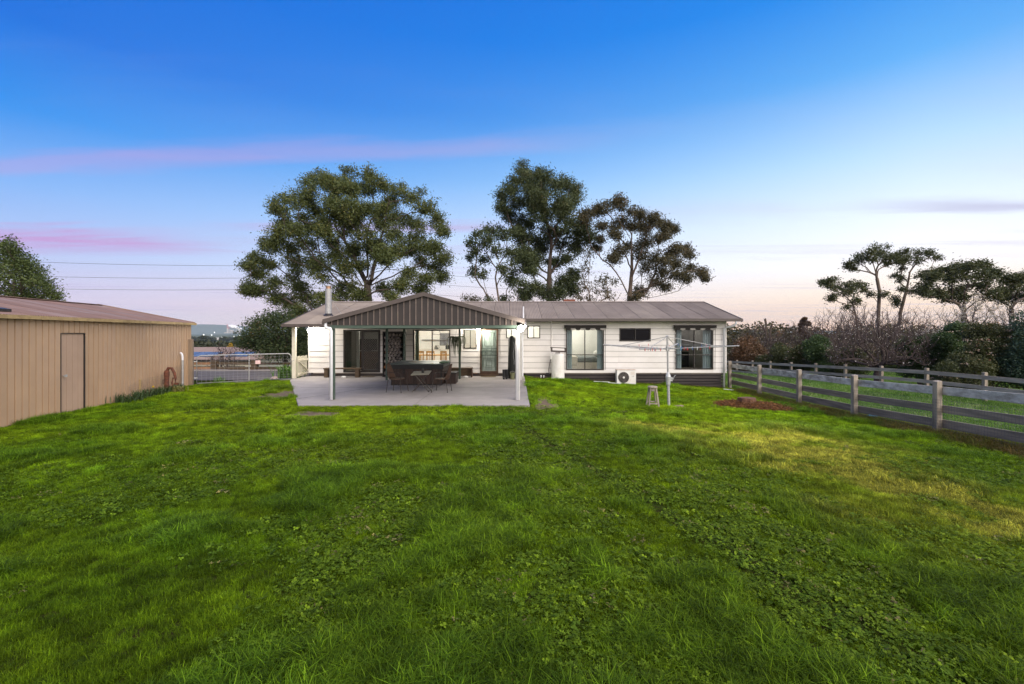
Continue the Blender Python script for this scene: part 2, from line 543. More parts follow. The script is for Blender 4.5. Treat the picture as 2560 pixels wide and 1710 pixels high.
# ------------------------------------------------------------------ ground sheet to the horizon
def axis(parts):
    out = []
    for a, b, n in parts:
        out.extend(list(np.linspace(a, b, n, endpoint=False)))
    out.append(parts[-1][1])
    return np.array(out)
gx = axis([(-9000, -900, 9), (-900, -120, 10), (-120, -30, 15), (-30, 30, 200), (30, 120, 15), (120, 900, 10), (900, 9000, 9)])
gy = axis([(-60, -4, 10), (-4, 26, 110), (26, 60, 30), (60, 300, 24), (300, 1200, 16), (1200, 9600, 24)])
GX, GY = np.meshgrid(gx, gy)
GZ = ground(GX, GY)
nx, ny = len(gx), len(gy)
idx = np.arange(nx * ny).reshape(ny, nx)
quads = np.stack([idx[:-1, :-1], idx[:-1, 1:], idx[1:, 1:], idx[1:, :-1]], -1).reshape(-1, 4)

def ground_material():
    m = bpy.data.materials.new("grassy_soil")
    m.use_nodes = True
    T = NT(m.node_tree)
    T.n.clear()
    out = T.new('ShaderNodeOutputMaterial')
    p = T.new('ShaderNodeBsdfPrincipled')
    T.l.new(p.outputs[0], out.inputs[0])
    pos = T.new('ShaderNodeNewGeometry').outputs['Position']
    sp = T.new('ShaderNodeSeparateXYZ')
    T.l.new(pos, sp.inputs[0])
    n1 = T.noise(pos, 9.0, 6, 0.65)
    n2 = T.noise(pos, 0.5, 5, 0.6)
    near = T.mix(T.smooth(n1, 0.35, 0.65), (0.030, 0.026, 0.010, 1), (0.034, 0.060, 0.008, 1))
    near = T.mix(T.math('MULTIPLY', T.smooth(n2, 0.5, 0.7), 0.6), near, (0.062, 0.055, 0.022, 1))
    n3 = T.noise(pos, 0.012, 6, 0.6)
    far = T.mix(T.smooth(n3, 0.35, 0.65), (0.035, 0.05, 0.018, 1), (0.09, 0.095, 0.04, 1))
    col = T.mix(T.smooth(sp.outputs[1], 45, 90), near, far)
    T.put(p.inputs['Base Color'], col)
    p.inputs['Roughness'].default_value = 0.95
    p.inputs['Specular IOR Level'].default_value = 0.0
    b = T.new('ShaderNodeBump')
    b.inputs['Strength'].default_value = 0.6
    b.inputs['Distance'].default_value = 0.03
    T.put(b.inputs['Height'], T.noise(pos, 30.0, 6, 0.7))
    T.l.new(b.outputs[0], p.inputs['Normal'])
    return m
ground_obj = np_mesh("ground", np.stack([GX, GY, GZ], -1).reshape(-1, 3), quads, ground_material(), smooth=True)
ground_obj['kind'] = 'structure'

def sheet(name, poly, dz, mat, n=24, kind='structure'):
    """a thin sheet following the ground, quadrilateral plan given as four (x, y) corners"""
    a, b, c, d = [np.array(q, float) for q in poly]
    u = np.linspace(0, 1, n)
    U, Vv = np.meshgrid(u, u)
    P = (a * (1 - U)[..., None] + b * U[..., None]) * (1 - Vv)[..., None] + (d * (1 - U)[..., None] + c * U[..., None]) * Vv[..., None]
    z = ground(P[..., 0], P[..., 1]) + dz
    V = np.concatenate([P, z[..., None]], -1).reshape(-1, 3)
    ii = np.arange(n * n).reshape(n, n)
    Q = np.stack([ii[:-1, :-1], ii[:-1, 1:], ii[1:, 1:], ii[1:, :-1]], -1).reshape(-1, 4)
    o = np_mesh(name, V, Q, mat, smooth=True)
    o['kind'] = kind
    return o
M_ASPHALT = material("worn_asphalt", (0.125, 0.110, 0.098), (0.090, 0.080, 0.072), 5, 0.85, bump=0.3, bscale=90, rand=0, dirt=(0.13, 0.125, 0.12), dirt_amt=0.5)
sheet("driveway", [(-24, 18.9), (-9.75, 20.05), (-9.75, 24.6), (-30, 24.4)], 0.03, M_ASPHALT, 30)
kerb = MB()
for k in range(10):
    x0 = -24 + k * 1.43
    kerb.box(x0, x0 + 1.41, 24.55 + 0.02 * (k % 2), 24.75, -0.2, 0.03 + 0.01 * (k % 3))
kerb.build("driveway_kerb", M_CONCRETE)['kind'] = 'structure'
strip = MB()
strip.add([(-11.6, 19.1, -0.2), (-9.4, 19.95, -0.2), (-9.4, 20.2, -0.2), (-11.8, 19.3, -0.2), (-11.6, 19.1, 0.005), (-9.4, 19.95, 0.005), (-9.4, 20.2, 0.005), (-11.8, 19.3, 0.005)],
          [(0, 3, 2, 1), (4, 5, 6, 7), (0, 1, 5, 4), (1, 2, 6, 5), (2, 3, 7, 6), (3, 0, 4, 7)])
strip.build("path_edging", M_CONCRETE)['kind'] = 'structure'

# patio slab
patio_poly = [(-6.04, 12.85), (0.50, 12.85), (0.58, 21.46), (-9.75, 21.46), (-9.75, 20.25), (-9.5, 19.48)]
pm = MB()
n = len(patio_poly)
pm.add([(x, y, -0.25) for x, y in patio_poly] + [(x, y, 0.0) for x, y in patio_poly],
       [tuple(range(n - 1, -1, -1)), tuple(range(n, 2 * n))] + [(i, (i + 1) % n, n + (i + 1) % n, n + i) for i in range(n)])
patio = pm.build("patio", M_CONCRETE, bevel=0.012)
patio['kind'] = 'structure'
# saw-cut joints in the slab
js = MB()
js.bar((-6.6, 14.0, 0.0015), (-3.6, 20.2, 0.0015), 0.012, 0.003)
js.bar((-2.75, 12.9, 0.0015), (-2.75, 21.4, 0.0015), 0.010, 0.003)
js.bar((-7.9, 17.0, 0.0015), (0.5, 17.0, 0.0015), 0.010, 0.003)
js.build("saw_cut_joint", MATS["dark_brown_paint"], patio)

# ------------------------------------------------------------------ the house
DW = 21.5
house = thing("house", "long white weatherboard house with grey-brown corrugated roof", "house", (0, DW, 0))
HX0, HX1 = -9.6, 10.1
ZB, ZT = 0.14, 2.60
OPEN = [(-7.96, -6.22, 0.17, 2.18), (-4.67, -2.91, 0.17, 2.18), (-2.27, -1.67, 1.30, 2.19), (-1.51, -0.65, 0.05, 2.24), (-0.28, 0.25, 1.78, 2.33),
        (0.73, 1.33, 1.78, 2.37), (2.55, 4.34, 0.28, 2.28), (5.07, 6.55, 1.64, 2.26), (7.71, 9.50, 0.31, 2.30)]
def cover(x0, x1, za, zb, openings):
    """rectangles of the strip x0..x1, za..zb left free by the openings"""
    out = []
    cuts = sorted({x0, x1, *[o[0] for o in openings if x0 < o[0] < x1], *[o[1] for o in openings if x0 < o[1] < x1]})
    for a, b in zip(cuts[:-1], cuts[1:]):
        segs = [(za, zb)]
        for o in openings:
            if o[0] <= a + 1e-6 and o[1] >= b - 1e-6:
                ns = []
                for s, e in segs:
                    if o[2] >= e or o[3] <= s:
                        ns.append((s, e))
                    else:
                        if o[2] > s: ns.append((s, o[2]))
                        if o[3] < e: ns.append((o[3], e))
                segs = ns
        out += [(a, b, s, e) for s, e in segs if e - s > 0.004]
    merged = []                                    # join neighbours of equal height
    for r in out:
        if merged and abs(merged[-1][1] - r[0]) < 1e-6 and merged[-1][2:] == r[2:]:
            merged[-1] = (merged[-1][0], r[1], r[2], r[3])
        else:
            merged.append(r)
    return merged
levels = [ZB, 0.366] + [0.366 + 0.2655 * k for k in range(1, 9)]
levels = [z for z in levels if z < ZT] + [ZT]
JOINTS = [-9.6, -5.6, -1.585, 1.87, 5.0, 7.1, 10.1]
board_wall = MB()
for zi, (za, zb) in enumerate(zip(levels[:-1], levels[1:])):
    for r in cover(HX0, HX1, za, zb, OPEN):
        cuts = [r[0]] + [j for j in JOINTS if r[0] + 0.05 < j < r[1] - 0.05] + [r[1]]
        for a, b in zip(cuts[:-1], cuts[1:]):
            s, e = r[2] + (0.013 if abs(r[2] - za) < 1e-6 else 0.0), r[3]
            fs = 0.024 - 0.018 * (s - za) / (zb - za)
            fe = 0.024 - 0.018 * (e - za) / (zb - za)
            mb = MB()
            mb.add([(a + .001, DW, s), (b - .001, DW, s), (b - .001, DW - fs, s), (a + .001, DW - fs, s), (a + .001, DW, e), (b - .001, DW, e), (b - .001, DW - fe, e), (a + .001, DW - fe, e)],
                   [(0, 3, 2, 1), (4, 5, 6, 7), (0, 1, 5, 4), (1, 2, 6, 5), (2, 3, 7, 6), (3, 0, 4, 7)])
            mb.build("weatherboard", M_BOARD, house)
lap_shadow = MB()  # dark sheet behind the board gaps, standing in for shadow under each lap
for r in cover(HX0, HX1, ZB, ZT, OPEN):
    board_wall.box(r[0], r[1], DW + 0.012, DW + 0.10, r[2], r[3])
    lap_shadow.box(r[0], r[1], DW + 0.002, DW + 0.010, r[2], r[3])
board_wall.build("wall_lining", M_WHITEROOM, house)
lap_shadow.build("lap_shadow_sheet", M_DARKBROWN, house)
# end walls, rear wall and gables
ew = MB()
YB = 28.9
for xa, xb in ((HX0, HX0 + 0.1), (HX1 - 0.1, HX1)):
    ew.box(xa, xb, DW + 0.104, YB, ZB, ZT)
    ew.add([(xa, DW + 0.104, ZT), (xa, YB, ZT), (xa, 25.2, 3.55), (xb, DW + 0.104, ZT), (xb, YB, ZT), (xb, 25.2, 3.55)],
           [(0, 1, 2), (3, 5, 4), (0, 3, 4, 1), (1, 4, 5, 2), (2, 5, 3, 0)])
ew.box(HX0 + 0.1, HX1 - 0.1, YB - 0.1, YB, ZB, ZT)
ew.build("end_wall", M_BOARD, house)
# corner stops and vertical battens
for x in (HX0 - 0.012, -1.585, HX1 - 0.03):
    MB().box(x, x + 0.05, DW - 0.036, DW - 0.0255, ZB, ZT).build("corner_batten", M_BOARD, house)
# sub-floor slats
lowest = -0.75
for x0, x1 in ((0.62, 1.84), (2.0, 4.85), (4.87, 7.2), (7.22, 10.08)):
    z = ZB - 0.005
    k = 0
    while z - 0.105 > min(gz(x0, DW), gz(x1, DW)) - 0.12:
        MB().box(x0, x1, DW + 0.01 + 0.004 * random.random(), DW + 0.035, z - 0.105, z).build("subfloor_slat", M_SLAT, house)
        z -= 0.135
        k += 1
MB().box(0.6, 10.0, DW + 0.25, DW + 0.3, -1.0, ZB).build("subfloor_backing", M_BLACK, house)
MB().box(-9.5, 0.55, DW + 0.03, DW + 0.08, -0.2, ZB).build("plinth", M_SLAT, house)
MB().box(9.7, 9.9, DW + 0.3, 28.7, -1.4, ZB).build("subfloor_end", M_SLAT, house)

# roof: corrugated sheets
TAN = (3.75 - 2.68) / (25.2 - 21.0)
ANG = math.atan(TAN)
def corrugated(name, length, ncor=10, pitch=0.0762, amp=0.012, per=6):
    k = ncor * per
    xs = np.linspace(0, ncor * pitch, k + 1)
    zs_ = amp * np.cos(xs / pitch * 2 * np.pi)
    V = np.concatenate([np.stack([xs, np.zeros(k + 1), zs_], -1), np.stack([xs, np.full(k + 1, length), zs_], -1)])
    i = np.arange(k)
    Q = np.stack([i, i + 1, i + k + 2, i + k + 1], -1)
    me = bpy.data.meshes.new(name)
    me.from_pydata(V.tolist(), [], Q.tolist())
    for p in me.polygons:
        p.use_smooth = True
    return me
roof = bpy.data.objects.new("roof", None)
COL.objects.link(roof)
roof.parent = house
long_me = corrugated("roof_sheet", (25.2 - 19.9) / math.cos(ANG) + 0.03)
short_me = corrugated("roof_sheet", (25.2 - 20.95) / math.cos(ANG) + 0.03)
for me in (long_me, short_me):
    me.materials.append(M_ROOF)
for k in range(27):
    x = -10.02 + 0.762 * k
    left = x < 0.3
    o = bpy.data.objects.new("roof_sheet", long_me if left else short_me)
    COL.objects.link(o)
    o.parent = roof
    y = 19.9 if left else 20.95
    o.location = (x, y - DW, 2.68 + (y - 21.0) * TAN + 0.004 * (k % 2))
    o.rotation_euler = (ANG, 0, 0)
    o.scale = (0.984, 1, 1)
back = bpy.data.objects.new("roof_sheet", short_me)
bk = MB()
bk.add([(-10.02, 25.2, 3.75), (10.57, 25.2, 3.75), (10.57, 29.4, 2.68), (-10.02, 29.4, 2.68), (-10.02, 25.2, 3.72), (10.57, 25.2, 3.72), (10.57, 29.4, 2.65), (-10.02, 29.4, 2.65)],
       [(0, 1, 2, 3), (7, 6, 5, 4), (0, 4, 5, 1), (1, 5, 6, 2), (2, 6, 7, 3), (3, 7, 4, 0)])
bk.build("rear_roof_slope", M_ROOF, roof)
ul = MB()  # dark sheet below the sheet gaps, imitating the shadow lines at the laps
for xa, xb, y0_ in ((-10.0, 0.28, 19.95), (0.40, 10.5, 21.0)):
    ul.add([(xa, y0_, 2.68 + (y0_ - 21) * TAN - 0.03), (xb, y0_, 2.68 + (y0_ - 21) * TAN - 0.03), (xb, 25.19, 3.72), (xa, 25.19, 3.72)], [(0, 1, 2, 3)])
ul.build("roof_lap_shadow", M_BLACK, roof)
rc = MB()
rc.add([(-10.05, 25.04, 3.735), (10.6, 25.04, 3.735), (10.6, 25.2, 3.79), (-10.05, 25.2, 3.79), (10.6, 25.36, 3.735), (-10.05, 25.36, 3.735)], [(0, 1, 2, 3), (3, 2, 4, 5)])
rc.build("ridge_cap", M_ROOF, roof)
# eave gutters, fascia, barge boards and soffit
def gutter(mb, x0, x1, y, z):
    mb.box(x0, x1, y - 0.11, y - 0.10, z - 0.10, z + 0.005)
    mb.box(x0, x1, y - 0.10, y, z - 0.10, z - 0.09)
    mb.box(x0, x1, y - 0.115, y - 0.09, z + 0.006, z + 0.018)
gmb = MB()
gutter(gmb, 0.36, 10.6, 20.98, 2.672)
gutter(gmb, -10.06, 0.36, 19.93, 2.40)
gmb.build("eave_gutter", M_TRIM, roof)
fm = MB()
fm.box(0.36, 10.58, 20.985, 21.01, 2.56, 2.66)
fm.box(-10.05, 0.34, 19.935, 19.96, 2.28, 2.385)
fm.build("fascia", M_TRIM, roof)
for xx in (10.57, -10.06):
    y0, z0 = (20.92, 2.66) if xx > 0 else (19.86, 2.39)
    b = MB()
    b.add([(xx, y0, z0 - 0.13), (xx + 0.03, y0, z0 - 0.13), (xx + 0.03, y0, z0 + 0.03), (xx, y0, z0 + 0.03), (xx, 25.2, 3.62), (xx + 0.03, 25.2, 3.62), (xx + 0.03, 25.2, 3.79), (xx, 25.2, 3.79)],
          [(0, 3, 2, 1), (4, 5, 6, 7), (0, 1, 5, 4), (1, 2, 6, 5), (2, 3, 7, 6), (3, 0, 4, 7)])
    b.build("barge_board", M_TRIM, roof)
sf = MB()
sf.box(0.36, 10.56, 21.012, DW + 0.1, 2.602, 2.622)
sf.build("soffit", M_BOARD, roof)
sf = MB()
sf.add([(-10.0, 19.97, 2.30), (0.34, 19.97, 2.30), (0.34, DW, 2.66), (-10.0, DW, 2.66), (-10.0, 19.97, 2.32), (0.34, 19.97, 2.32), (0.34, DW, 2.68), (-10.0, DW, 2.68)],
       [(0, 3, 2, 1), (4, 5, 6, 7), (0, 1, 5, 4), (1, 2, 6, 5), (2, 3, 7, 6), (3, 0, 4, 7)])
sf.build("verandah_lining", M_BOARD, roof)
# flue with cowl, guy wires, brick chimney, vent pipe
fb = Vector((-8.77, 21.75, 2.86))
fl = MB().lathe(fb, [(0.145, -0.12), (0.145, 1.28)], 20)
fl = fl.build("flue", M_GALV, roof, smooth=False)
MB().lathe(fb, [(0.24, -0.06), (0.23, 0.0), (0.16, 0.07), (0.147, 0.10)], 20).build("flashing_boot", M_FRAME, fl)
MB().lathe(fb + Vector((0, 0, 1.28)), [(0.12, 0), (0.12, 0.12)], 16).build("cowl_band", material("copper_band", (0.42, 0.26, 0.16), (0.3, 0.17, 0.1), 9, 0.35, metal=0.7), fl)
MB().lathe(fb + Vector((0, 0, 1.40)), [(0.17, 0), (0.165, 0.03), (0.05, 0.075)], 16).build("cowl_cap", M_GALV, fl)
gw = MB()
gw.cyl(fb + Vector((0.14, 0, 0.75)), (-8.25, 22.0, 2.95), 0.008, n=4)
gw.cyl(fb + Vector((0.14, 0, 0.75)), (-7.8, 22.7, 3.12), 0.006, n=4)
gw.build("guy_wire", M_GALV, fl)
MB().box(2.95, 3.6, 25.9, 26.4, 3.3, 3.95).build("brick_chimney", material("red_brick", (0.21, 0.075, 0.045), (0.14, 0.05, 0.035), 12, 0.9), roof)
vp = MB()
vp.cyl((0.50, 21.38, -0.05), (0.50, 21.38, 2.58), 0.035, n=10)
vp.build("vent_pipe", M_WHITEPIPE, house)
MB().cyl((0.53, 21.2, 2.70), (0.53, 21.2, 3.26), 0.035, n=10).build("vent_pipe", M_WHITEPIPE, house)
MB().cyl((1.87, 21.44, 1.42), (1.87, 21.44, 2.59), 0.022, n=8).build("conduit", M_BOARD, house)
dp = MB()
dp.tube([(10.32, 20.95, 2.58), (10.32, 20.96, 2.46), (10.26, 21.05, 2.36), (10.05, 21.32, 2.30), (9.96, 21.38, 2.22), (9.96, 21.38, gz(9.96, 21.4) - 0.02)], 0.048, 10)
dp = dp.build("downpipe", M_WHITEPIPE, house, smooth=True)

# windows and doors
def window(x0, x1, z0, z1, mull=(), trans=(), fw=0.05, glass=None, fmat=None, name="window", yf=DW - 0.035):
    fmat = fmat or M_FRAME
    w = bpy.data.objects.new(name, None)
    COL.objects.link(w)
    w.parent = house
    fr = MB()
    fr.box(x0, x0 + fw, yf, DW + 0.08, z0, z1)
    fr.box(x1 - fw, x1, yf, DW + 0.08, z0, z1)
    fr.box(x0 + fw, x1 - fw, yf + 0.001, DW + 0.08, z0, z0 + fw)
    fr.box(x0 + fw, x1 - fw, yf + 0.001, DW + 0.08, z1 - fw, z1)
    xs = [x0 + fw] + list(mull) + [x1 - fw]
    zs_ = [z0 + fw] + list(trans) + [z1 - fw]
    for x in mull:
        fr.box(x - fw * 0.4, x + fw * 0.4, yf + 0.006, DW + 0.05, z0 + fw, z1 - fw)
    for z in trans:
        fr.box(x0 + fw, x1 - fw, yf + 0.009, DW + 0.05, z - fw * 0.35, z + fw * 0.35)
    fr.build("frame", fmat, w)
    for a, b in zip(xs[:-1], xs[1:]):
        for c, d in zip(zs_[:-1], zs_[1:]):
            MB().box(a + 0.012, b - 0.012, DW + 0.015, DW + 0.021, c + 0.012, d - 0.012).build("pane", glass or G_CLEAR, w)
    return w
slid = window(-7.96, -6.22, 0.17, 2.18, mull=[-7.08], fw=0.07, glass=G_DOOR, name="sliding_door")
slid_scr = MB()
sx0, sx1, sz0, sz1 = -7.05, -6.27, 0.25, 2.10
k = -40
while k < 60:                                     # diamond grille of the security screen
    for s in (1, -1):
        c = sx0 + k * 0.085
        pts = []
        for z in (sz0, sz1):
            pts.append((c + s * (z - sz0) * 0.72, z))
        (xa, za), (xb, zb) = pts
        def clipx(xa, za, xb, zb, lo, hi):
            if xa == xb: return None
            t = lambda x: (x - xa) / (xb - xa)
            t0, t1 = sorted((t(lo), t(hi)))
            t0, t1 = max(0, t0), min(1, t1)
            return None if t0 >= t1 else (xa + (xb - xa) * t0, za + (zb - za) * t0, xa + (xb - xa) * t1, za + (zb - za) * t1)
        r = clipx(xa, za, xb, zb, sx0, sx1)
        if r and abs(r[3] - r[1]) > 0.01:
            slid_scr.bar((r[0], DW - 0.012 + 0.003 * s, r[1]), (r[2], DW - 0.012 + 0.003 * s, r[3]), 0.004, 0.011, up=(0, 0, 1))
    k += 1
slid_scr.build("security_screen", material("grille_grey", (0.12, 0.11, 0.10), (0.09, 0.085, 0.08), 9, 0.5), slid)
ss = MB()
ss.box(-7.10, -7.00, DW - 0.05, DW - 0.001, 0.19, 2.15)
ss.box(-6.31, -6.25, DW - 0.05, DW - 0.001, 0.19, 2.15)
ss.box(-7.0, -6.31, DW - 0.048, DW - 0.001, 0.19, 0.30)
ss.box(-7.0, -6.31, DW - 0.048, DW - 0.001, 2.08, 2.15)
ss.build("screen_frame", M_FRAME, slid)
kit = window(-4.67, -2.91, 0.17, 2.18, mull=[-3.77], fw=0.055, name="sliding_door")
window(-2.27, -1.67, 1.30, 2.19, mull=[-1.97], fw=0.04, fmat=material("green_black_frame", (0.03, 0.036, 0.024), (0.022, 0.026, 0.018), 6, 0.45))
window(-0.28, 0.25, 1.78, 2.33, mull=[-0.02], fw=0.04)
window(0.73, 1.33, 1.78, 2.37, mull=[1.03], fw=0.04)
bed_win = window(2.55, 4.34, 0.28, 2.28, mull=[3.44], trans=[1.0], fw=0.05)
window(5.07, 6.55, 1.64, 2.26, mull=[5.82], fw=0.05, glass=G_DARK)
rt_win = window(7.71, 9.50, 0.31, 2.30, mull=[8.60], trans=[1.0], fw=0.05)
# roll-up canvas awnings above the two tall windows
for x0, x1 in ((2.47, 4.43), (7.62, 9.6)):
    a = MB()
    a.box(x0, x1, DW - 0.16, DW - 0.03, 2.26, 2.40)
    a = a.build("awning_box", M_AWNING, house)
    ns = 8
    wv = (x1 - x0 - 0.1) / ns
    for i in range(ns):
        cx_ = x0 + 0.05 + (i + 0.5) * wv
        sc = MB()
        m_ = 8
        poly = [(cx_ - wv * 0.5 + 0.004, 2.258), (cx_ + wv * 0.5 - 0.004, 2.258)] + [(cx_ + wv * 0.5 * math.cos(t), 2.21 - 0.055 * math.sin(t)) for t in np.linspace(0.05, math.pi - 0.05, m_)]
        sc.prism(poly, DW - 0.135, DW - 0.128)
        sc.build("scallop", M_SCALLOP if i % 2 else M_AWNING, a)
    for xe in (x0 + 0.03, x1 - 0.03):
        MB().cyl((xe, DW - 0.09, 2.26), (xe, DW - 0.05, 0.30), 0.008, n=6).build("awning_guide", M_FRAME, a)
# brown security door with leadlight glass
G_LEAD = material("green_leadlight", (0.33, 0.39, 0.35), (0.17, 0.22, 0.19), 22, 0.25, stretch=(1.0, 1.0, 0.12), bump=0.6, bscale=60, rand=0, spec=0.6)
sd = bpy.data.objects.new("front_door", None)
COL.objects.link(sd)
sd.parent = house
b = MB()
b.box(-1.51, -1.43, DW - 0.05, DW + 0.05, 0.05, 2.24)
b.box(-0.73, -0.65, DW - 0.05, DW + 0.05, 0.05, 2.24)
b.box(-1.43, -0.73, DW - 0.049, DW + 0.05, 2.16, 2.24)
b.box(-1.43, -0.73, DW - 0.052, DW + 0.05, 0.05, 0.23)
b.build("frame", M_BROWNDOOR, sd)
MB().box(-1.425, -0.735, DW, DW + 0.01, 0.235, 2.155).build("leadlight_pane", G_LEAD, sd)
b = MB()
for z in (1.30, 1.14, 0.98):
    b.box(-1.43, -0.73, DW - 0.045, DW - 0.025, z - 0.015, z + 0.015)
for x, w_ in ((-1.42, 0.03), (-0.77, 0.03)):
    b.box(x, x + w_, DW - 0.045, DW - 0.025, 0.24, 2.15)
for (xa, xb, za, zb) in ((-1.34, -0.83, 0.42, 0.84), (-1.22, -0.95, 0.50, 0.76), (-1.30, -0.87, 1.42, 2.05)):
    for (p, q) in (((xa, za), (xb, za)), ((xb, za), (xb, zb)), ((xb, zb), (xa, zb)), ((xa, zb), (xa, za))):
        b.bar((p[0], DW - 0.02, p[1]), (q[0], DW - 0.02, q[1]), 0.014, 0.014)
for z in (1.06, 1.22):
    for xo in (-1.25, -0.92):
        for i in range(8):
            t0, t1 = i / 8 * math.pi * 2, (i + 1) / 8 * math.pi * 2
            b.bar((xo + 0.07 * math.cos(t0), DW - 0.03, z + 0.05 * math.sin(t0)), (xo + 0.07 * math.cos(t1), DW - 0.03, z + 0.05 * math.sin(t1)), 0.01, 0.01)
b.build("security_grille", M_GREENPOST, sd)
MB().box(-1.47, -1.435, DW - 0.085, DW - 0.05, 1.06, 1.22).build("lock", M_FRAME, sd)
MB().box(-1.56, -0.60, DW - 0.10, DW - 0.054, 0.03, 0.075).build("threshold", M_BROWNDOOR, sd)

# rooms behind the glass
def room(x0, x1, y1, wallm, floorm, name="room_lining"):
    y0 = DW + 0.105
    r = MB()
    r.add([(x0, y0, 0.17), (x0, y1, 0.17), (x0, y1, 2.57), (x0, y0, 2.57), (x1, y0, 0.17), (x1, y1, 0.17), (x1, y1, 2.57), (x1, y0, 2.57)],
          [(0, 1, 2, 3), (4, 7, 6, 5), (1, 5, 6, 2), (3, 2, 6, 7)])
    me = r.build(name, wallm, house)
    MB().box(x0, x1, DW - 0.0, y1, 0.12, 0.168).build("floor", floorm, house)
    return me
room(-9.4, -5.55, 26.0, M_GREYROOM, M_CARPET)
room(-5.5, -1.62, 26.5, M_WHITEROOM, M_TIMBERFLOOR)
room(-1.55, -0.4, 24.5, M_WHITEROOM, M_CARPET)
room(-0.35, 1.6, 23.6, M_WHITEROOM, M_CARPET)
room(1.75, 4.95, 24.8, M_WHITEROOM, M_CARPET)
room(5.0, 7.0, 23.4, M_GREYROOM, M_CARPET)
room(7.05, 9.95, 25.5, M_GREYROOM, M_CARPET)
def lamp(name, label, loc, power, shade_r=0.16, col=(1, 0.93, 0.82), group=None, kind='ceiling'):
    t = thing(name, label, "ceiling light" if kind == 'ceiling' else "wall light", loc, group)
    x, y, z = loc
    if kind == 'ceiling':
        MB().lathe((x, y, z), [(shade_r * 0.5, 0.0), (shade_r * 0.55, -0.03)], 16).build("base", M_WHITE, t)
        MB().lathe((x, y, z), [(shade_r * 0.9, -0.032), (shade_r, -0.06), (shade_r * 0.85, -0.11), (shade_r * 0.3, -0.14)], 16).build("shade", E_SOFT, t, smooth=True)
        lz = z - 0.25
    else:
        MB().lathe((x, y + 0.07, z), [(0.05, -0.05), (0.05, 0.05)], 12).build("base", M_WHITE, t)
        MB().lathe((x, y, z), [(0.01, -0.11), (0.06, -0.09), (0.09, -0.03), (0.09, 0.03), (0.06, 0.07), (0.01, 0.09)], 14).build("bulb", E_BULB, t, smooth=True)
        lz = z
    ld = bpy.data.lights.new(name, 'POINT')
    ld.energy = power
    ld.color = col
    ld.shadow_soft_size = 0.12 if kind == 'ceiling' else 0.08
    lo = bpy.data.objects.new("lamp_light", ld)
    COL.objects.link(lo)
    lo.parent = t
    lo.location = (0, -0.16 if kind != 'ceiling' else 0, lz - z)
    return t
lamp("ceiling_light", "white ceiling light glowing in the kitchen behind the glass door", (-4.1, 23.6, 2.56), 210)
lamp("ceiling_light", "round ceiling light seen at the top of the bedroom window", (3.2, 23.4, 2.56), 75, 0.2)
lamp("ceiling_light", "ceiling light of the dim room behind the mesh screen door", (-6.9, 23.5, 2.56), 60)
lamp("ceiling_light", "ceiling light behind the small high windows by the pergola", (0.5, 22.6, 2.56), 50)
lamp("ceiling_light", "hall ceiling light behind the brown leadlight door", (-1.0, 23.2, 2.56), 26)
lamp("ceiling_light", "faint ceiling light in the right-hand curtained room", (8.9, 24.5, 2.56), 14)
lamp("wall_light", "lit bulb at the left end of the white verandah wall", (-9.50, 21.34, 2.16), 130, kind='wall')
lamp("wall_light", "lit bulb beside the brown leadlight door", (-1.57, 21.34, 2.20), 130, kind='wall')
lamp("wall_light", "lit bulb at the top of the right front pergola post", (0.262, 13.60, 2.17), 34, kind='wall')

# ------------------------------------------------------------------ kitchen, bedroom and other rooms
def pine_chair(x, y, rz, label):
    t = thing("dining_chair", label, "chair", (x, y, 0.17), "honey pine chairs at the kitchen table", rz)
    def part(name, fn):
        m = MB(); fn(m)
        m.v = [(a + x, b_ + y, c + 0.17) for a, b_, c in m.v]
        return m.build(name, M_PINE, t)
    for sx_ in (-0.19, 0.19):
        part("leg", lambda m: m.box(sx_ - 0.02, sx_ + 0.02, -0.2, -0.16, 0, 0.43))
        part("leg", lambda m: m.box(sx_ - 0.02, sx_ + 0.02, 0.16, 0.2, 0, 0.95))
    part("seat", lambda m: m.box(-0.22, 0.22, -0.22, 0.22, 0.432, 0.465))
    part("top_rail", lambda m: m.box(-0.17, 0.17, 0.165, 0.195, 0.86, 0.95))
    for i in range(4):
        part("spindle", lambda m: m.box(-0.13 + i * 0.085, -0.105 + i * 0.085, 0.17, 0.19, 0.466, 0.858))
    return t
tb = thing("dining_table", "honey pine kitchen table behind the glass sliding door", "table", (-4.0, 23.9, 0.17))
MB().box(-5.0, -3.1, 23.45, 24.35, 0.86, 0.90).build("table_top", M_PINE, tb)
for xx in (-4.9, -3.2):
    for yy in (23.53, 24.27):
        MB().box(xx - 0.035, xx + 0.035, yy - 0.035, yy + 0.035, 0.17, 0.858).build("leg", M_PINE, tb)
pine_chair(-4.65, 23.15, math.pi, "honey pine dining chair at the left near side of the kitchen table")
pine_chair(-4.12, 23.15, math.pi, "honey pine dining chair in the middle of the near side of the kitchen table")
pine_chair(-3.35, 23.1, math.pi * 0.8, "honey pine dining chair at the right near corner of the kitchen table")
pine_chair(-2.75, 24.0, -math.pi * 0.5, "honey pine dining chair at the right end of the kitchen table")
kb = thing("kitchen_bench", "white kitchen bench along the back wall inside the glass door", "kitchen bench", (-4.0, 26.1, 0.17))
MB().box(-5.3, -3.0, 25.85, 26.45, 0.17, 1.05).build("cabinet", M_WHITE, kb)
MB().box(-5.32, -2.98, 25.82, 26.46, 1.052, 1.09).build("bench_top", M_LINEN, kb)
M_APPL = material("grey_appliance", (0.16, 0.155, 0.15), (0.10, 0.098, 0.095), 8, 0.4)
mw = thing("microwave", "grey microwave standing on the white kitchen bench", "microwave", (-3.55, 26.15, 1.09))
MB().box(-3.8, -3.3, 25.95, 26.35, 1.092, 1.36).build("body", M_APPL, mw, bevel=0.01)
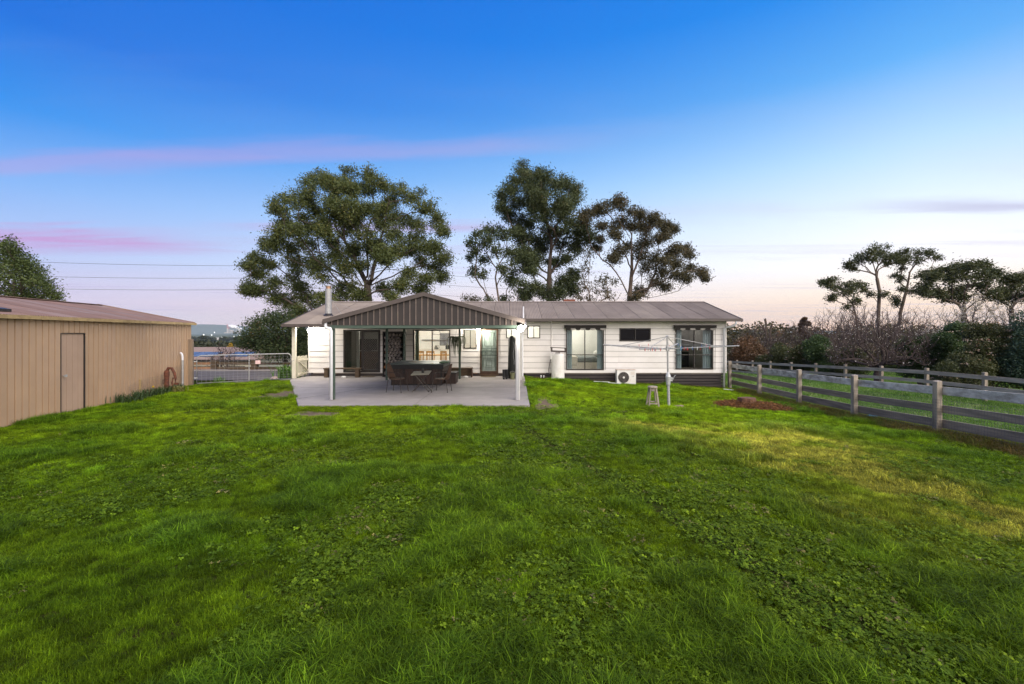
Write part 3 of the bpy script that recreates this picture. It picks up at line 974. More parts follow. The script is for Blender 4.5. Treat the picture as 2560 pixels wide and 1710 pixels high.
MB().box(-3.77, -3.45, 25.94, 25.949, 1.13, 1.33).build("door", M_BLACK, mw)
kt = thing("kettle", "dark kettle on the white kitchen bench", "kettle", (-4.35, 26.1, 1.09))
MB().lathe((-4.35, 26.1, 1.092), [(0.10, 0), (0.11, 0.05), (0.08, 0.2), (0.03, 0.24)], 14).build("body", M_APPL, kt, smooth=True)
MB().tube([(-4.24, 26.1, 1.14), (-4.17, 26.1, 1.2), (-4.2, 26.1, 1.3), (-4.28, 26.1, 1.3)], 0.015, 6).build("handle", M_BLACK, kt)
tag(MB().box(-5.2, -3.1, 26.2, 26.48, 1.62, 1.65).build("wall_shelf", M_APPL), "thin dark shelf on the white kitchen wall", "shelf")
pc = thing("picture", "grey framed picture on the white kitchen wall", "picture", (-3.9, 26.46, 1.4))
MB().box(-4.2, -3.6, 26.44, 26.49, 1.3, 2.02).build("frame", M_APPL, pc)
MB().box(-4.16, -3.64, 26.43, 26.438, 1.34, 1.98).build("print", material("grey_print", (0.24, 0.24, 0.25), (0.11, 0.11, 0.12), 4, 0.7), pc)
pd = thing("pendant_light", "black triangular wire pendant hanging over the kitchen table", "pendant light", (-4.0, 24.2, 2.55))
pm_ = MB()
for a, b_ in (((-4.0, 24.2, 2.5), (-4.22, 24.2, 1.95)), ((-4.0, 24.2, 2.5), (-3.78, 24.2, 1.95)), ((-4.22, 24.2, 1.95), (-3.78, 24.2, 1.95))):
    pm_.cyl(a, b_, 0.012, n=6)
pm_.build("wire_frame", M_BLACK, pd)
MB().cyl((-4.0, 24.2, 2.5), (-4.0, 24.2, 2.57), 0.006, n=5).build("cord", M_BLACK, pd)
# bedroom
bd = thing("bed", "pale linen bed seen through the bedroom window", "bed", (3.5, 23.6, 0.17))
MB().box(2.6, 4.7, 22.9, 24.4, 0.17, 0.55).build("bed_base", M_LINEN, bd, bevel=0.03)
MB().box(2.58, 4.72, 22.88, 24.42, 0.552, 0.82).build("mattress", material("grey_quilt", (0.27, 0.29, 0.29), (0.2, 0.215, 0.22), 14, 0.9, bump=0.4), bd, bevel=0.06)
MB().box(2.66, 3.3, 22.84, 24.44, 0.40, 0.86).build("throw", M_LINEN, bd, bevel=0.04)
pw = MB().box(4.2, 4.66, 23.0, 23.6, 0.83, 1.12).build("pillow", M_WHITE, None, bevel=0.08)
tag(pw, "white pillow propped at the right end of the bed", "pillow")
def curtain(x0, x1, label, mat, z0=0.3, z1=2.5):
    nn = 22
    front, backv = [], []
    xs = np.linspace(x0, x1, nn)
    ys = DW + 0.20 + 0.045 * np.sin(np.linspace(0, math.pi * 7, nn)) + 0.008 * np.cos(np.linspace(0, 31, nn))
    m = MB()
    vs = [(x, y, z0) for x, y in zip(xs, ys)] + [(x, y, z1) for x, y in zip(xs, ys)] + [(x, y + 0.012, z0) for x, y in zip(xs, ys)] + [(x, y + 0.012, z1) for x, y in zip(xs, ys)]
    fs = []
    for i in range(nn - 1):
        fs += [(i, i + 1, nn + i + 1, nn + i), (2 * nn + i + 1, 2 * nn + i, 3 * nn + i, 3 * nn + i + 1)]
    m.add(vs, fs)
    return tag(m.build("curtain", mat, smooth=True), label, "curtain")
curtain(2.56, 2.86, "pale curtain at the left of the bedroom window", M_CURTAIN)
curtain(4.06, 4.36, "pale curtain at the right of the bedroom window", M_CURTAIN)
curtain(7.73, 8.08, "pale curtain at the left of the right-hand tall window", M_CURTAIN)
curtain(9.1, 9.5, "pale curtain at the right of the right-hand tall window", M_CURTAIN)
curtain(-7.9, -7.66, "grey-green curtain at the left of the screened sliding door", material("greygreen_curtain", (0.16, 0.19, 0.17), (0.12, 0.14, 0.13), 4, 0.85))
curtain(-4.61, -4.44, "green-white curtain at the left of the kitchen sliding door", material("green_curtain", (0.30, 0.36, 0.27), (0.24, 0.29, 0.22), 4, 0.85))
# living room: brown cabinet, dark armchair, white column; dressing table in the right room
cb = thing("cabinet", "brown wooden cabinet inside the screened sliding door", "cabinet", (-7.3, 23.6, 0.17))
MB().box(-8.0, -6.9, 23.4, 23.9, 0.17, 1.05).build("body", material("red_brown_timber", (0.15, 0.06, 0.028), (0.09, 0.035, 0.018), 5, 0.5), cb)
MB().box(-8.02, -6.88, 23.38, 23.92, 1.052, 1.09).build("top", M_BROWNDOOR, cb)
tvo = thing("television", "dark television on the brown cabinet", "television", (-7.4, 23.65, 1.09))
MB().box(-7.9, -7.0, 23.62, 23.68, 1.14, 1.72).build("screen", M_BLACK, tvo)
MB().box(-7.6, -7.3, 23.55, 23.75, 1.092, 1.138).build("stand", M_BLACK, tvo)
ac_ = thing("armchair", "dark armchair behind the diamond mesh screen", "armchair", (-6.2, 23.0, 0.17))
MB().box(-6.75, -5.75, 22.6, 23.4, 0.17, 0.58).build("seat", M_BLACK, ac_, bevel=0.05)
MB().box(-6.0, -5.75, 22.6, 23.4, 0.582, 1.15).build("backrest", M_BLACK, ac_, bevel=0.05)
tag(MB().box(-7.62, -7.5, 22.3, 22.42, 0.17, 2.56).build("column", M_WHITEROOM), "narrow white column just inside the screened sliding door", "column")
ds = thing("dresser", "dark dresser with mirror in the right-hand room", "dresser", (8.9, 25.0, 0.17))
MB().box(8.3, 9.6, 24.7, 25.2, 0.17, 1.0).build("drawers", M_BLACK, ds)
MB().box(8.5, 9.4, 25.2, 25.26, 1.1, 2.0).build("mirror", M_GALV, ds)
rw = MB().box(7.7, 8.5, 25.38, 25.44, 1.2, 2.2).build("rear_window", emission_material("dusk_light_window", (0.75, 0.72, 0.66), 0.45), house)

# ------------------------------------------------------------------ pergola over the patio
pg = thing("pergola", "dark brown gable-fronted pergola covering the concrete patio", "pergola", (-2.655, 13.85, 0))
PX0, PX1, PAX, PAZ, PEZ = -5.67, 0.36, -2.655, 3.24, 2.42
slope = (PAZ - PEZ) / (PAX - PX0)
def roofz(x):
    return PAZ - abs(x - PAX) * slope
GF = 13.70
x = PX0 + 0.24
while x < PX1 - 0.24:                              # folded steel pans with standing ribs
    x1 = min(x + 0.181, PX1 - 0.22)
    zl, zr = roofz(x) - 0.10, roofz(x1) - 0.10
    p = MB()
    pts = [(x + 0.004, 2.262), (x1 - 0.004, 2.262), (x1 - 0.004, zr)]
    if x < PAX < x1:
        pts.append((PAX, PAZ - 0.10))
    pts.append((x + 0.004, zl))
    if min(zl, zr) > 2.27:
        p.prism(pts, GF + 0.03, GF + 0.036)
        o = p.build("gable_panel", M_GABLE, pg)
        MB().prism([(x - 0.010, 2.264), (x + 0.010, 2.264), (x + 0.010, roofz(x + 0.01) - 0.105), (x - 0.010, roofz(x - 0.01) - 0.105)], GF, GF + 0.032).build("rib", M_GABLERIB, o)
    x += 0.181
for s in (-1, 1):                                  # barge flashing
    xe = PX0 - 0.02 if s < 0 else PX1 + 0.02
    b = MB()
    b.prism([(PAX, PAZ - 0.105), (PAX, PAZ + 0.02), (xe, roofz(xe) + 0.02), (xe, roofz(xe) - 0.105)], GF - 0.05, GF + 0.02)
    b.build("barge", M_TRIM, pg)
    rs = MB()                                      # roof slope running back on to the house roof
    xe2 = PX0 if s < 0 else PX1
    rs.add([(PAX, GF + 0.02, PAZ), (xe2, GF + 0.02, PEZ), (xe2, 19.98, PEZ), (PAX, 23.15, PAZ), (PAX, GF + 0.02, PAZ - 0.06), (xe2, GF + 0.02, PEZ - 0.06), (xe2, 19.98, PEZ - 0.06), (PAX, 23.15, PAZ - 0.06)],
           [(0, 1, 2, 3), (7, 6, 5, 4), (0, 4, 5, 1), (1, 5, 6, 2), (2, 6, 7, 3), (3, 7, 4, 0)])
    rs.build("roof_slope", M_TRIM, pg)
    gt = MB()
    xo = xe2 + s * 0.055
    gt.box(min(xo, xo - s * 0.1), max(xo, xo - s * 0.1), GF, 19.95, 2.30, 2.385)
    gt.build("gutter", M_TRIM, pg)
bm_ = MB()
bm_.box(PX0 + 0.18, PX1 - 0.12, GF + 0.04, GF + 0.14, 2.17, 2.258)
bm_.build("front_beam", M_GREENPOST, pg)
bm_ = MB().box(PX0 + 0.2, PX1 - 0.1, 19.75, 19.85, 2.20, 2.30)
bm_.build("rear_beam", M_GREENPOST, pg)
for xx in (PX0 + 0.22, PX1 - 0.14):
    MB().box(xx - 0.04, xx + 0.04, GF + 0.15, 19.74, 2.18, 2.27).build("side_beam", M_GREENPOST, pg)
for (xx, yy, m) in ((-5.45, 13.88, M_GREENPOST), (0.195, 13.88, M_GREYPOST), (-5.39, 19.6, M_GREENPOST), (-4.76, 20.1, M_GREENPOST), (-2.31, 20.1, M_GREENPOST), (0.375, 19.85, M_GREYPOST)):
    MB().box(xx - 0.045, xx + 0.045, yy - 0.045, yy + 0.045, 0.0, 2.168 if yy < 15 else 2.198).build("post", m, pg)
for s, x0, x1 in ((-1, -5.62, -5.455), (1, 0.40, 0.155)):
    d = MB()
    d.tube([(x0, GF + 0.02, 2.34), (x0, GF + 0.02, 2.24), (x0 + (x1 - x0) * 0.15, GF + 0.02, 2.18), (x0 + (x1 - x0) * 0.85, GF + 0.03, 2.16), (x1, GF + 0.03, 2.09), (x1, GF + 0.03, 0.01)], 0.048, 12)
    d.build("downpipe", M_WHITEPIPE, pg, smooth=True)

# verandah post and picket gate at the left end of the house
vpst = MB()
vpst.box(-9.83, -9.68, 20.32, 20.46, 0.0, 2.27)
vpst.box(-9.83, -9.55, 20.34, 20.44, 2.272, 2.34)
tag(vpst.build("verandah_post", M_CREAM), "cream verandah post at the left end of the house", "post")
pk = thing("picket_gate", "cream picket gate between the verandah post and the house corner", "gate", (-9.66, 20.5, 0))
for i in range(8):
    yy = 20.52 + i * 0.125
    MB().box(-9.665, -9.645, yy - 0.03, yy + 0.03, 0.06, 0.98 + 0.015 * math.sin(i * 2.1)).build("picket", M_CREAM, pk)
MB().box(-9.64, -9.61, 20.49, 21.43, 0.76, 0.85).build("rail", M_CREAM, pk)
MB().box(-9.64, -9.61, 20.49, 21.43, 0.14, 0.23).build("rail", M_CREAM, pk)
MB().bar((-9.60, 20.52, 0.74), (-9.60, 21.40, 0.25), 0.03, 0.07, up=(1, 0, 0)).build("brace", M_CREAM, pk)

# ------------------------------------------------------------------ things on the patio
M_TUBWOOD = material("dark_tub_panelling", (0.040, 0.022, 0.016), (0.024, 0.014, 0.011), 7, 0.55, rand=0.25, stretch=(3, 3, 0.3))
M_TUBCOVER = material("greygreen_vinyl", (0.085, 0.105, 0.095), (0.065, 0.082, 0.075), 5, 0.5, bump=0.1, bscale=40)
tub = thing("hot_tub", "square hot tub with dark timber panels and grey-green cover", "hot tub", (-3.72, 18.7, 0))
TX0, TX1, TY0, TY1 = -4.73, -2.70, 17.65, 19.68
npan = 14
for i in range(npan):
    w_ = (TX1 - TX0 - 0.12) / npan
    xa = TX0 + 0.06 + i * w_
    MB().box(xa + 0.003, xa + w_ - 0.003, TY0, TY0 + 0.02, 0.05, 0.66).build("panel", M_TUBWOOD, tub)
    ya = TY0 + 0.06 + i * w_
    MB().box(TX1 - 0.02, TX1, ya + 0.003, ya + w_ - 0.003, 0.05, 0.66).build("panel", M_TUBWOOD, tub)
cs = MB()
cs.box(TX0 + 0.03, TX1 - 0.03, TY0 + 0.022, TY1, 0.0, 0.70)
cs.build("shell", M_BLACK, tub)
MB().box(TX0, TX1, TY0 - 0.02, TY1, 0.672, 0.74).build("rim", material("dark_rim", (0.02, 0.02, 0.022), None, 8, 0.35), tub, bevel=0.01)
cvm = MB()
cvm.box(TX0 - 0.04, TX1 + 0.04, TY0 - 0.05, (TY0 + TY1) / 2 - 0.005, 0.745, 0.84)
cvm.box(TX0 - 0.04, TX1 + 0.04, (TY0 + TY1) / 2 + 0.005, TY1 + 0.04, 0.745, 0.85)
cv_ = cvm.build("cover", M_TUBCOVER, tub, bevel=0.02)
MB().box(TX0 - 0.045, TX1 + 0.045, TY0 - 0.058, TY0 - 0.052, 0.64, 0.80).build("cover_skirt", M_BLACK, cv_)
for i in range(2):
    MB().box(-4.2 + i * 1.0, -4.16 + i * 1.0, TY0 - 0.066, TY0 - 0.060, 0.45, 0.78).build("strap", M_BLACK, cv_)
tow = MB().box(-2.85, -2.50, 17.75, 18.3, 0.855, 0.90).build("folded_towel", material("faded_green_cloth", (0.10, 0.17, 0.10), (0.07, 0.12, 0.07), 9, 0.9), bevel=0.02)
tag(tow, "faded green cloth lying on the right end of the hot tub cover", "cloth")
stp = thing("tub_step", "dark step box at the right side of the hot tub", "step", (-2.45, 18.6, 0))
MB().box(-2.66, -2.25, 18.2, 19.0, 0.0, 0.40).build("side", M_TUBWOOD, stp)
MB().box(-2.67, -2.22, 18.17, 19.03, 0.402, 0.44).build("tread", M_BLACK, stp)

M_CANE = material("brown_cane", (0.072, 0.038, 0.023), (0.045, 0.025, 0.016), 30, 0.7, bump=0.5, bscale=90)
M_IRON = material("dark_iron", (0.022, 0.017, 0.015), (0.035, 0.025, 0.02), 20, 0.6)
def bistro_chair(loc, rz, label):
    """cane chair facing local +X: tall rounded back at -X, thin iron legs and arms"""
    t = thing("patio_chair", label, "chair", loc, "cane patio chairs at the bistro table", rz)
    L = Vector(loc)
    def b(m, name, mat, smooth=False, bevel=0):
        m.v = [tuple(Vector(q) + L) for q in m.v]
        return m.build(name, mat, t, smooth, bevel)
    for sx_, sy_ in ((-0.24, -0.24), (-0.24, 0.24), (0.26, -0.25), (0.26, 0.25)):
        b(MB().cyl((sx_ * 1.12, sy_ * 1.12, 0.0), (sx_ * 0.9, sy_ * 0.95, 0.44), 0.011, 0.012, 6), "leg", M_IRON)
        b(MB().cyl((sx_ * 1.12, sy_ * 1.12, 0.0), (sx_ * 1.12, sy_ * 1.12, 0.015), 0.018, n=6), "foot", M_IRON)
    m = MB()
    ns = 14
    seat = [(0.27 * math.cos(a) * (1.0 if math.cos(a) > 0 else 0.95), 0.27 * math.sin(a)) for a in np.linspace(0, 2 * math.pi, ns, endpoint=False)]
    m.add([(x_, y_, 0.435) for x_, y_ in seat] + [(x_, y_, 0.465) for x_, y_ in seat],
          [tuple(range(ns - 1, -1, -1)), tuple(range(ns, 2 * ns))] + [(i, (i + 1) % ns, ns + (i + 1) % ns, ns + i) for i in range(ns)])
    b(m, "seat", M_CANE, bevel=0.006)
    # curved back shell with an arched top
    nu, nv = 12, 9
    vs, fs = [], []
    for layer in (0, 1):
        for j in range(nv):
            v = j / (nv - 1)
            for i in range(nu):
                u = -1 + 2 * i / (nu - 1)
                top = 0.97 - 0.30 * u ** 4 - 0.04 * u * u
                z = 0.46 + (top - 0.46) * v
                half = 0.25 * (0.86 + 0.2 * math.sin(v * math.pi))
                y = u * half
                x_ = -0.26 + 0.10 * u * u - 0.10 * v + layer * 0.016
                vs.append((x_, y, z))
    o_ = nu * nv
    for j in range(nv - 1):
        for i in range(nu - 1):
            a = j * nu + i
            fs += [(a, a + 1, a + nu + 1, a + nu), (o_ + a + 1, o_ + a, o_ + a + nu, o_ + a + nu + 1)]
    for i in range(nu - 1):
        a = (nv - 1) * nu + i
        fs += [(a, a + 1, o_ + a + 1, o_ + a), (i + 1, i, o_ + i, o_ + i + 1)]
    for j in range(nv - 1):
        a, c = j * nu, j * nu + nu - 1
        fs += [(a + nu, a, o_ + a, o_ + a + nu), (c, c + nu, o_ + c + nu, o_ + c)]
    b(MB().add(vs, fs), "backrest", M_CANE, smooth=True)
    for s in (-1, 1):
        b(MB().tube([(-0.24, s * 0.245, 0.70), (-0.05, s * 0.28, 0.68), (0.18, s * 0.285, 0.67), (0.27, s * 0.27, 0.64), (0.27, s * 0.255, 0.45)], 0.012, 6), "arm", M_IRON)
    b(MB().tube([(0.24, -0.24, 0.2), (0.0, 0.0, 0.26), (0.24, 0.24, 0.2)], 0.007, 5), "stretcher", M_IRON)
    return t
bistro_chair((-3.98, 15.75, 0.0), math.radians(-12), "cane patio chair on the left of the small table, back to the left")
bistro_chair((-2.42, 15.75, 0.0), math.radians(172), "cane patio chair on the right of the small table, back to the right")
tbl = thing("bistro_table", "small folding patio table with pale top and crossed dark legs", "table", (-3.15, 15.8, 0))
tp = MB()
for i in range(7):
    MB().obox((-3.15, 15.57 + i * 0.078, 0.64 + 0.012 * (i - 3)), (0.31, 0, 0.012), (0, 0.036, 0.005), (0, 0, 0.009)).build("top_slat", material("pale_table_slat", (0.25, 0.24, 0.19), (0.18, 0.17, 0.135), 9, 0.7), tbl)
for yy in (15.6, 16.0):
    MB().bar((-3.42, yy, 0.0), (-2.92, yy, 0.60), 0.02, 0.035, up=(0, 1, 0)).build("leg", M_IRON, tbl)
    MB().bar((-2.84, yy + 0.025, 0.0), (-3.36, yy + 0.025, 0.60), 0.02, 0.035, up=(0, 1, 0)).build("leg", M_IRON, tbl)
MB().cyl((-3.4, 15.58, 0.03), (-3.4, 16.03, 0.03), 0.01, n=6).build("stretcher", M_IRON, tbl)
MB().cyl((-2.86, 15.58, 0.03), (-2.86, 16.03, 0.03), 0.01, n=6).build("stretcher", M_IRON, tbl)
mg = thing("candle_jar", "small dark jar standing on the patio table", "jar", (-3.08, 15.72, 0.65))
MB().lathe((-3.08, 15.72, 0.655), [(0.04, 0), (0.045, 0.02), (0.045, 0.10), (0.038, 0.11)], 12).build("body", M_BLACK, mg)
MB().lathe((-3.08, 15.72, 0.766), [(0.04, 0.0), (0.042, 0.012), (0.02, 0.02)], 12).build("lid", M_IRON, mg)

# firewood stacked in a tall dark rack against the wall
rk = thing("firewood_rack", "tall dark rack of stacked firewood against the white wall", "firewood rack", (-5.48, 21.2, 0))
RX0, RX1 = -5.97, -4.99
for xx in (RX0, RX1 - 0.04):
    MB().box(xx, xx + 0.04, 20.98, 21.42, 0.0, 2.10).build("upright", M_FRAME, rk)
MB().box(RX0 + 0.041, RX1 - 0.041, 20.99, 21.41, 2.04, 2.10).build("top_bar", M_FRAME, rk)
MB().box(RX0 + 0.041, RX1 - 0.041, 20.99, 21.41, 0.06, 0.10).build("base_bar", M_FRAME, rk)
MB().box(RX0 + 0.041, RX1 - 0.041, 21.40, 21.415, 0.101, 2.039).build("back_board", M_BLACK, rk)
M_LOG = material("split_log", (0.25, 0.22, 0.20), (0.10, 0.085, 0.075), 14, 0.9, bump=0.6, bscale=50, rand=0.35)
M_LOGO = material("fresh_split_log", (0.30, 0.13, 0.05), (0.2, 0.085, 0.035), 14, 0.9, bump=0.5, rand=0.2)
def log_mesh(seed):
    r = random.Random(seed)
    m = MB()
    nn = r.choice((5, 6, 7))
    a0 = r.random() * 6
    ring = [(math.cos(a0 + 2 * math.pi * i / nn) * (0.062 + 0.03 * r.random()), math.sin(a0 + 2 * math.pi * i / nn) * (0.062 + 0.03 * r.random())) for i in range(nn)]
    vs = [(x_, 0, z_) for x_, z_ in ring] + [(x_ * 1.03, 0.36, z_ * 0.97) for x_, z_ in ring]
    m.add(vs, [tuple(range(nn)), tuple(range(2 * nn - 1, nn - 1, -1))] + [(i, nn + i, nn + (i + 1) % nn, (i + 1) % nn) for i in range(nn)])
    o = m.build("firewood_log", M_LOG if seed < 6 else M_LOGO)
    COL.objects.unlink(o)
    return o
protos = [log_mesh(s) for s in range(8)]
ORD = ["first", "second", "third", "fourth", "fifth", "sixth", "seventh", "eighth", "ninth", "tenth", "eleventh", "twelfth", "thirteenth", "fourteenth", "fifteenth", "sixteenth", "seventeenth", "eighteenth", "nineteenth", "twentieth"]
row = 0
z = 0.185
rr = random.Random(3)
while z < 1.98:
    xx = RX0 + 0.125 + (row % 2) * 0.06
    col_ = 0
    while xx < RX1 - 0.11:
        orange = xx < RX0 + 0.28 and row in (2, 3, 7)
        o = (protos[rr.choice((6, 7))] if orange else protos[rr.randrange(6)]).copy()
        COL.objects.link(o)
        o.location = (xx, 20.98 + 0.05 * rr.random(), z)
        o.rotation_euler = (0, rr.choice((0, 0.6, 1.3, 2.1)), 0)
        tag(o, "%s split log, %s from left in the %s row of the firewood rack" % ("fresh orange" if orange else "grey", ORD[col_], ORD[row]), "log", "split logs stacked in the firewood rack")
        col_ += 1
        xx += 0.145 + 0.02 * rr.random()
    z += 0.135
    row += 1

# benches, mats, boots, bucket, tall black cover, shoes
bn = thing("bench", "low brown plank bench before the screened sliding door", "bench", (-7.5, 20.9, 0))
MB().box(-8.6, -6.92, 20.72, 21.05, 0.38, 0.43).build("seat", M_BROWNWOOD, bn)
for xx in (-8.5, -7.08):
    MB().box(xx - 0.08, xx + 0.08, 20.76, 21.01, 0.0, 0.378).build("leg", M_BROWNWOOD, bn)
bx = thing("storage_bench", "brown box bench between hot tub and leadlight door", "bench", (-2.46, 21.0, 0))
MB().box(-3.1, -1.82, 20.78, 21.2, 0.395, 0.43).build("seat", M_BROWNWOOD, bx)
for xx in (-3.1, -1.88):
    MB().box(xx, xx + 0.06, 20.79, 21.19, 0.0, 0.393).build("end_panel", M_BROWNDOOR, bx)
MB().box(-3.04, -1.88, 20.95, 20.98, 0.06, 0.393).build("back_panel", M_BROWNWOOD, bx)
tag(MB().box(-1.45, -0.75, 20.95, 21.32, 0.002, 0.02).build("door_mat", M_MAT, bevel=0.004), "brown coir mat in front of the leadlight door", "mat")
tag(MB().box(-6.95, -6.4, 21.05, 21.4, 0.002, 0.02).build("door_mat", M_MAT, bevel=0.004), "dark mat below the screened sliding door", "mat")
def boot(loc, label):
    t = thing("gumboot", label, "boot", loc, "black gumboots on the patio")
    x_, y_, z_ = loc
    MB().lathe((x_, y_, z_), [(0.055, 0.03), (0.06, 0.12), (0.058, 0.2), (0.068, 0.40), (0.07, 0.42)], 12).build("shaft", M_BLACK, t, smooth=True)
    f = MB()
    f.lathe((0, 0, 0), [(0.05, 0.0), (0.055, 0.03), (0.05, 0.07), (0.03, 0.10)], 12)
    f.v = [(a * 0.9 + x_, b_ * 2.0 + y_ - 0.08, c + z_) for a, b_, c in f.v]
    f.build("foot", M_BLACK, t, smooth=True)
boot((-0.36, 20.05, 0.002), "left one of the pair of black gumboots by the tall black cover")
boot((-0.24, 20.12, 0.002), "right one of the pair of black gumboots by the tall black cover")
bc = thing("heater_cover", "tall narrow black cover standing beside the right pergola posts", "cover", (-0.01, 20.4, 0))
MB().lathe((-0.01, 20.4, 0.0), [(0.17, 0.0), (0.175, 0.5), (0.16, 1.2), (0.15, 1.75), (0.10, 1.86), (0.02, 1.9)], 14).build("fabric", material("black_cover_fabric", (0.012, 0.014, 0.013), (0.02, 0.022, 0.021), 5, 0.7, bump=0.3, bscale=12), bc, smooth=True)
ch = MB()
for i in range(22):
    zc_ = 1.62 - i * 0.045
    ch.cyl((0.07 + 0.012 * (i % 2) + 0.02 * math.sin(i * 0.4), 20.22, zc_), (0.082 - 0.012 * (i % 2) + 0.02 * math.sin(i * 0.4 + .4), 20.22, zc_ - 0.045), 0.008, n=5)
ch.build("chain", M_GALV, bc)
bk_ = thing("bucket", "small olive bucket at the foot of the tall black cover", "bucket", (0.02, 19.95, 0))
MB().lathe((0.02, 19.95, 0.002), [(0.085, 0.0), (0.115, 0.28), (0.12, 0.285), (0.105, 0.285), (0.08, 0.03)], 16).build("body", material("olive_plastic", (0.16, 0.17, 0.09), (0.12, 0.125, 0.07), 8, 0.5), bk_, smooth=False)
MB().tube([(-0.09, 19.95, 0.28), (-0.06, 19.9, 0.34), (0.02, 19.87, 0.36), (0.10, 19.9, 0.34), (0.13, 19.95, 0.28)], 0.006, 5).build("handle", M_GALV, bk_)
for (xx, yy, lab) in ((-7.62, 20.62, "white slipper left under the plank bench by the sliding door"), (-2.1, 20.7, "white slipper left under the brown box bench")):
    s_ = MB()
    s_.lathe((0, 0, 0), [(0.05, 0.0), (0.06, 0.02), (0.05, 0.06), (0.03, 0.075)], 10)
    s_.v = [(a * 1.9 + xx, b_ * 0.9 + yy, c + 0.003) for a, b_, c in s_.v]
    tag(s_.build("slipper", M_WHITE, smooth=True), lab, "slipper")

# hanging plant with strap-like stems
hp = thing("hanging_plant", "hanging pot with long drooping strap leaves beside the pergola post", "hanging plant", (-2.45, 20.05, 1.5))
HPX, HPY, HPZ = -2.45, 20.0, 1.72
MB().lathe((HPX, HPY, HPZ), [(0.06, -0.10), (0.085, 0.0), (0.09, 0.01)], 14).build("pot", M_BLACK, hp)
hw = MB()
for a in (0, 2.1, 4.2):
    hw.cyl((HPX + 0.085 * math.cos(a), HPY + 0.085 * math.sin(a), HPZ), (HPX, HPY, 2.2), 0.004, n=4)
hw.build("hanger_wire", M_GALV, hp)
r_ = random.Random(9)
M_STRAP = material("strap_leaf_green", (0.095, 0.125, 0.070), (0.13, 0.15, 0.085), 8, 0.5, rand=0.25)
for i in range(44):
    a = r_.random() * 2 * math.pi
    reach = 0.14 + 0.22 * r_.random()
    fall = 0.2 + 0.65 * r_.random() ** 1.5
    pts = []
    for k in range(8):
        t_ = k / 7
        rad = 0.05 + reach * math.sin(min(1.0, t_ * 1.6) * math.pi / 2)
        pts.append((HPX + rad * math.cos(a + 0.3 * t_), HPY + rad * math.sin(a + 0.3 * t_), HPZ + 0.02 + 0.24 * math.sin(t_ * math.pi * 0.9) * (1 - t_) * 1.3 - fall * t_ ** 2))
    m = MB().tube(pts, [0.008, 0.013, 0.016, 0.018, 0.017, 0.015, 0.011, 0.003], 4)
    m.build("leaf", M_STRAP, hp)

# ------------------------------------------------------------------ along the right-hand wall
wh = thing("water_heater", "tall cream cylindrical water heater against the house wall", "water heater", (2.13, 21.08, -0.2))
zg = gz(2.13, 21.05)
MB().lathe((2.13, 21.08, zg - 0.05), [(0.295, 0), (0.30, 0.03), (0.30, 1.32 - zg * 0 - 0.1), (0.27, 1.28), (0.12, 1.31)], 28).build("tank", M_WHITE, wh, smooth=False)
MB().box(1.98, 2.20, 20.76, 20.80, 1.10, 1.14).build("badge", M_DARKBROWN, wh)
MB().box(1.98, 2.12, 20.765, 20.80, zg + 0.18, zg + 0.36).build("valve_cover", M_WHITE, wh)
MB().tube([(1.85, 21.1, 0.95), (1.78, 21.15, 0.75), (1.70, 21.2, 0.3), (1.74, 21.2, 0.0), (1.86, 21.1, -0.08)], 0.014, 6).build("pipe", M_FRAME, wh)
MB().box(1.78, 1.86, 20.98, 21.1, 0.82, 1.1).build("switch_box", M_WHITE, wh)
fr_ = MB()
fr_.bar((1.76, 20.95, 1.37), (2.52, 20.95, 1.33), 0.12, 0.035)
fr_.bar((1.80, 20.95, 1.20), (2.50, 20.95, 1.17), 0.12, 0.07)
fr_.box(1.78, 1.86, 20.9, 21.0, 1.20, 1.36)
fr_.box(2.42, 2.50, 20.9, 21.0, 1.18, 1.34)
tag(fr_.build("hose_bracket", M_DARKBROWN), "dark open rectangular bracket above the water heater", "bracket")
acu = thing("air_conditioner", "white outdoor air conditioner unit with round fan on the ground", "air conditioner", (5.24, 21.0, -0.4))
AX0, AX1, AZ0, AZ1 = 4.80, 5.68, -0.34, 0.33
MB().box(AX0, AX1, 20.84, 21.16, AZ0, AZ1).build("body", M_WHITE, acu, bevel=0.012)
MB().box(AX0 - 0.008, AX1 + 0.008, 20.83, 21.17, AZ1 + 0.002, AZ1 + 0.018).build("lid", material("rusty_white_lid", (0.6, 0.57, 0.52), (0.35, 0.2, 0.12), 7, 0.6), acu)
for xx in (AX0 + 0.1, AX1 - 0.16):
    MB().box(xx, xx + 0.06, 20.83, 21.18, gz(5.2, 21) - 0.02, AZ0 - 0.002).build("foot", M_WHITE, acu)
fx, fz = AX0 + 0.31, (AZ0 + AZ1) / 2
fan = MB().lathe((0, 0, 0), [(0.245, 0.0), (0.25, 0.008), (0.235, 0.012)], 30)
fan.v = [(fx + a, 20.836 - c, fz + b_) for a, b_, c in fan.v]
fan = fan.build("fan_recess", M_FRAME, acu)
gr = MB()
for k in range(1, 6):
    R_ = 0.045 * k
    nn = 28
    for i in range(nn):
        t0, t1 = 2 * math.pi * i / nn, 2 * math.pi * (i + 1) / nn
        gr.bar((fx + R_ * math.cos(t0), 20.815, fz + R_ * math.sin(t0)), (fx + R_ * math.cos(t1), 20.815, fz + R_ * math.sin(t1)), 0.004, 0.004)
for i in range(16):
    t0 = 2 * math.pi * i / 16
    gr.bar((fx + 0.04 * math.cos(t0), 20.812, fz + 0.04 * math.sin(t0)), (fx + 0.245 * math.cos(t0), 20.812, fz + 0.245 * math.sin(t0)), 0.004, 0.004)
gr.build("fan_grille", material("grey_wire", (0.2, 0.19, 0.18), None, 9, 0.5), acu)
hub = MB().lathe((0, 0, 0), [(0.045, 0.0), (0.05, 0.012), (0.02, 0.02)], 16)
hub.v = [(fx + a, 20.81 - c, fz + b_) for a, b_, c in hub.v]
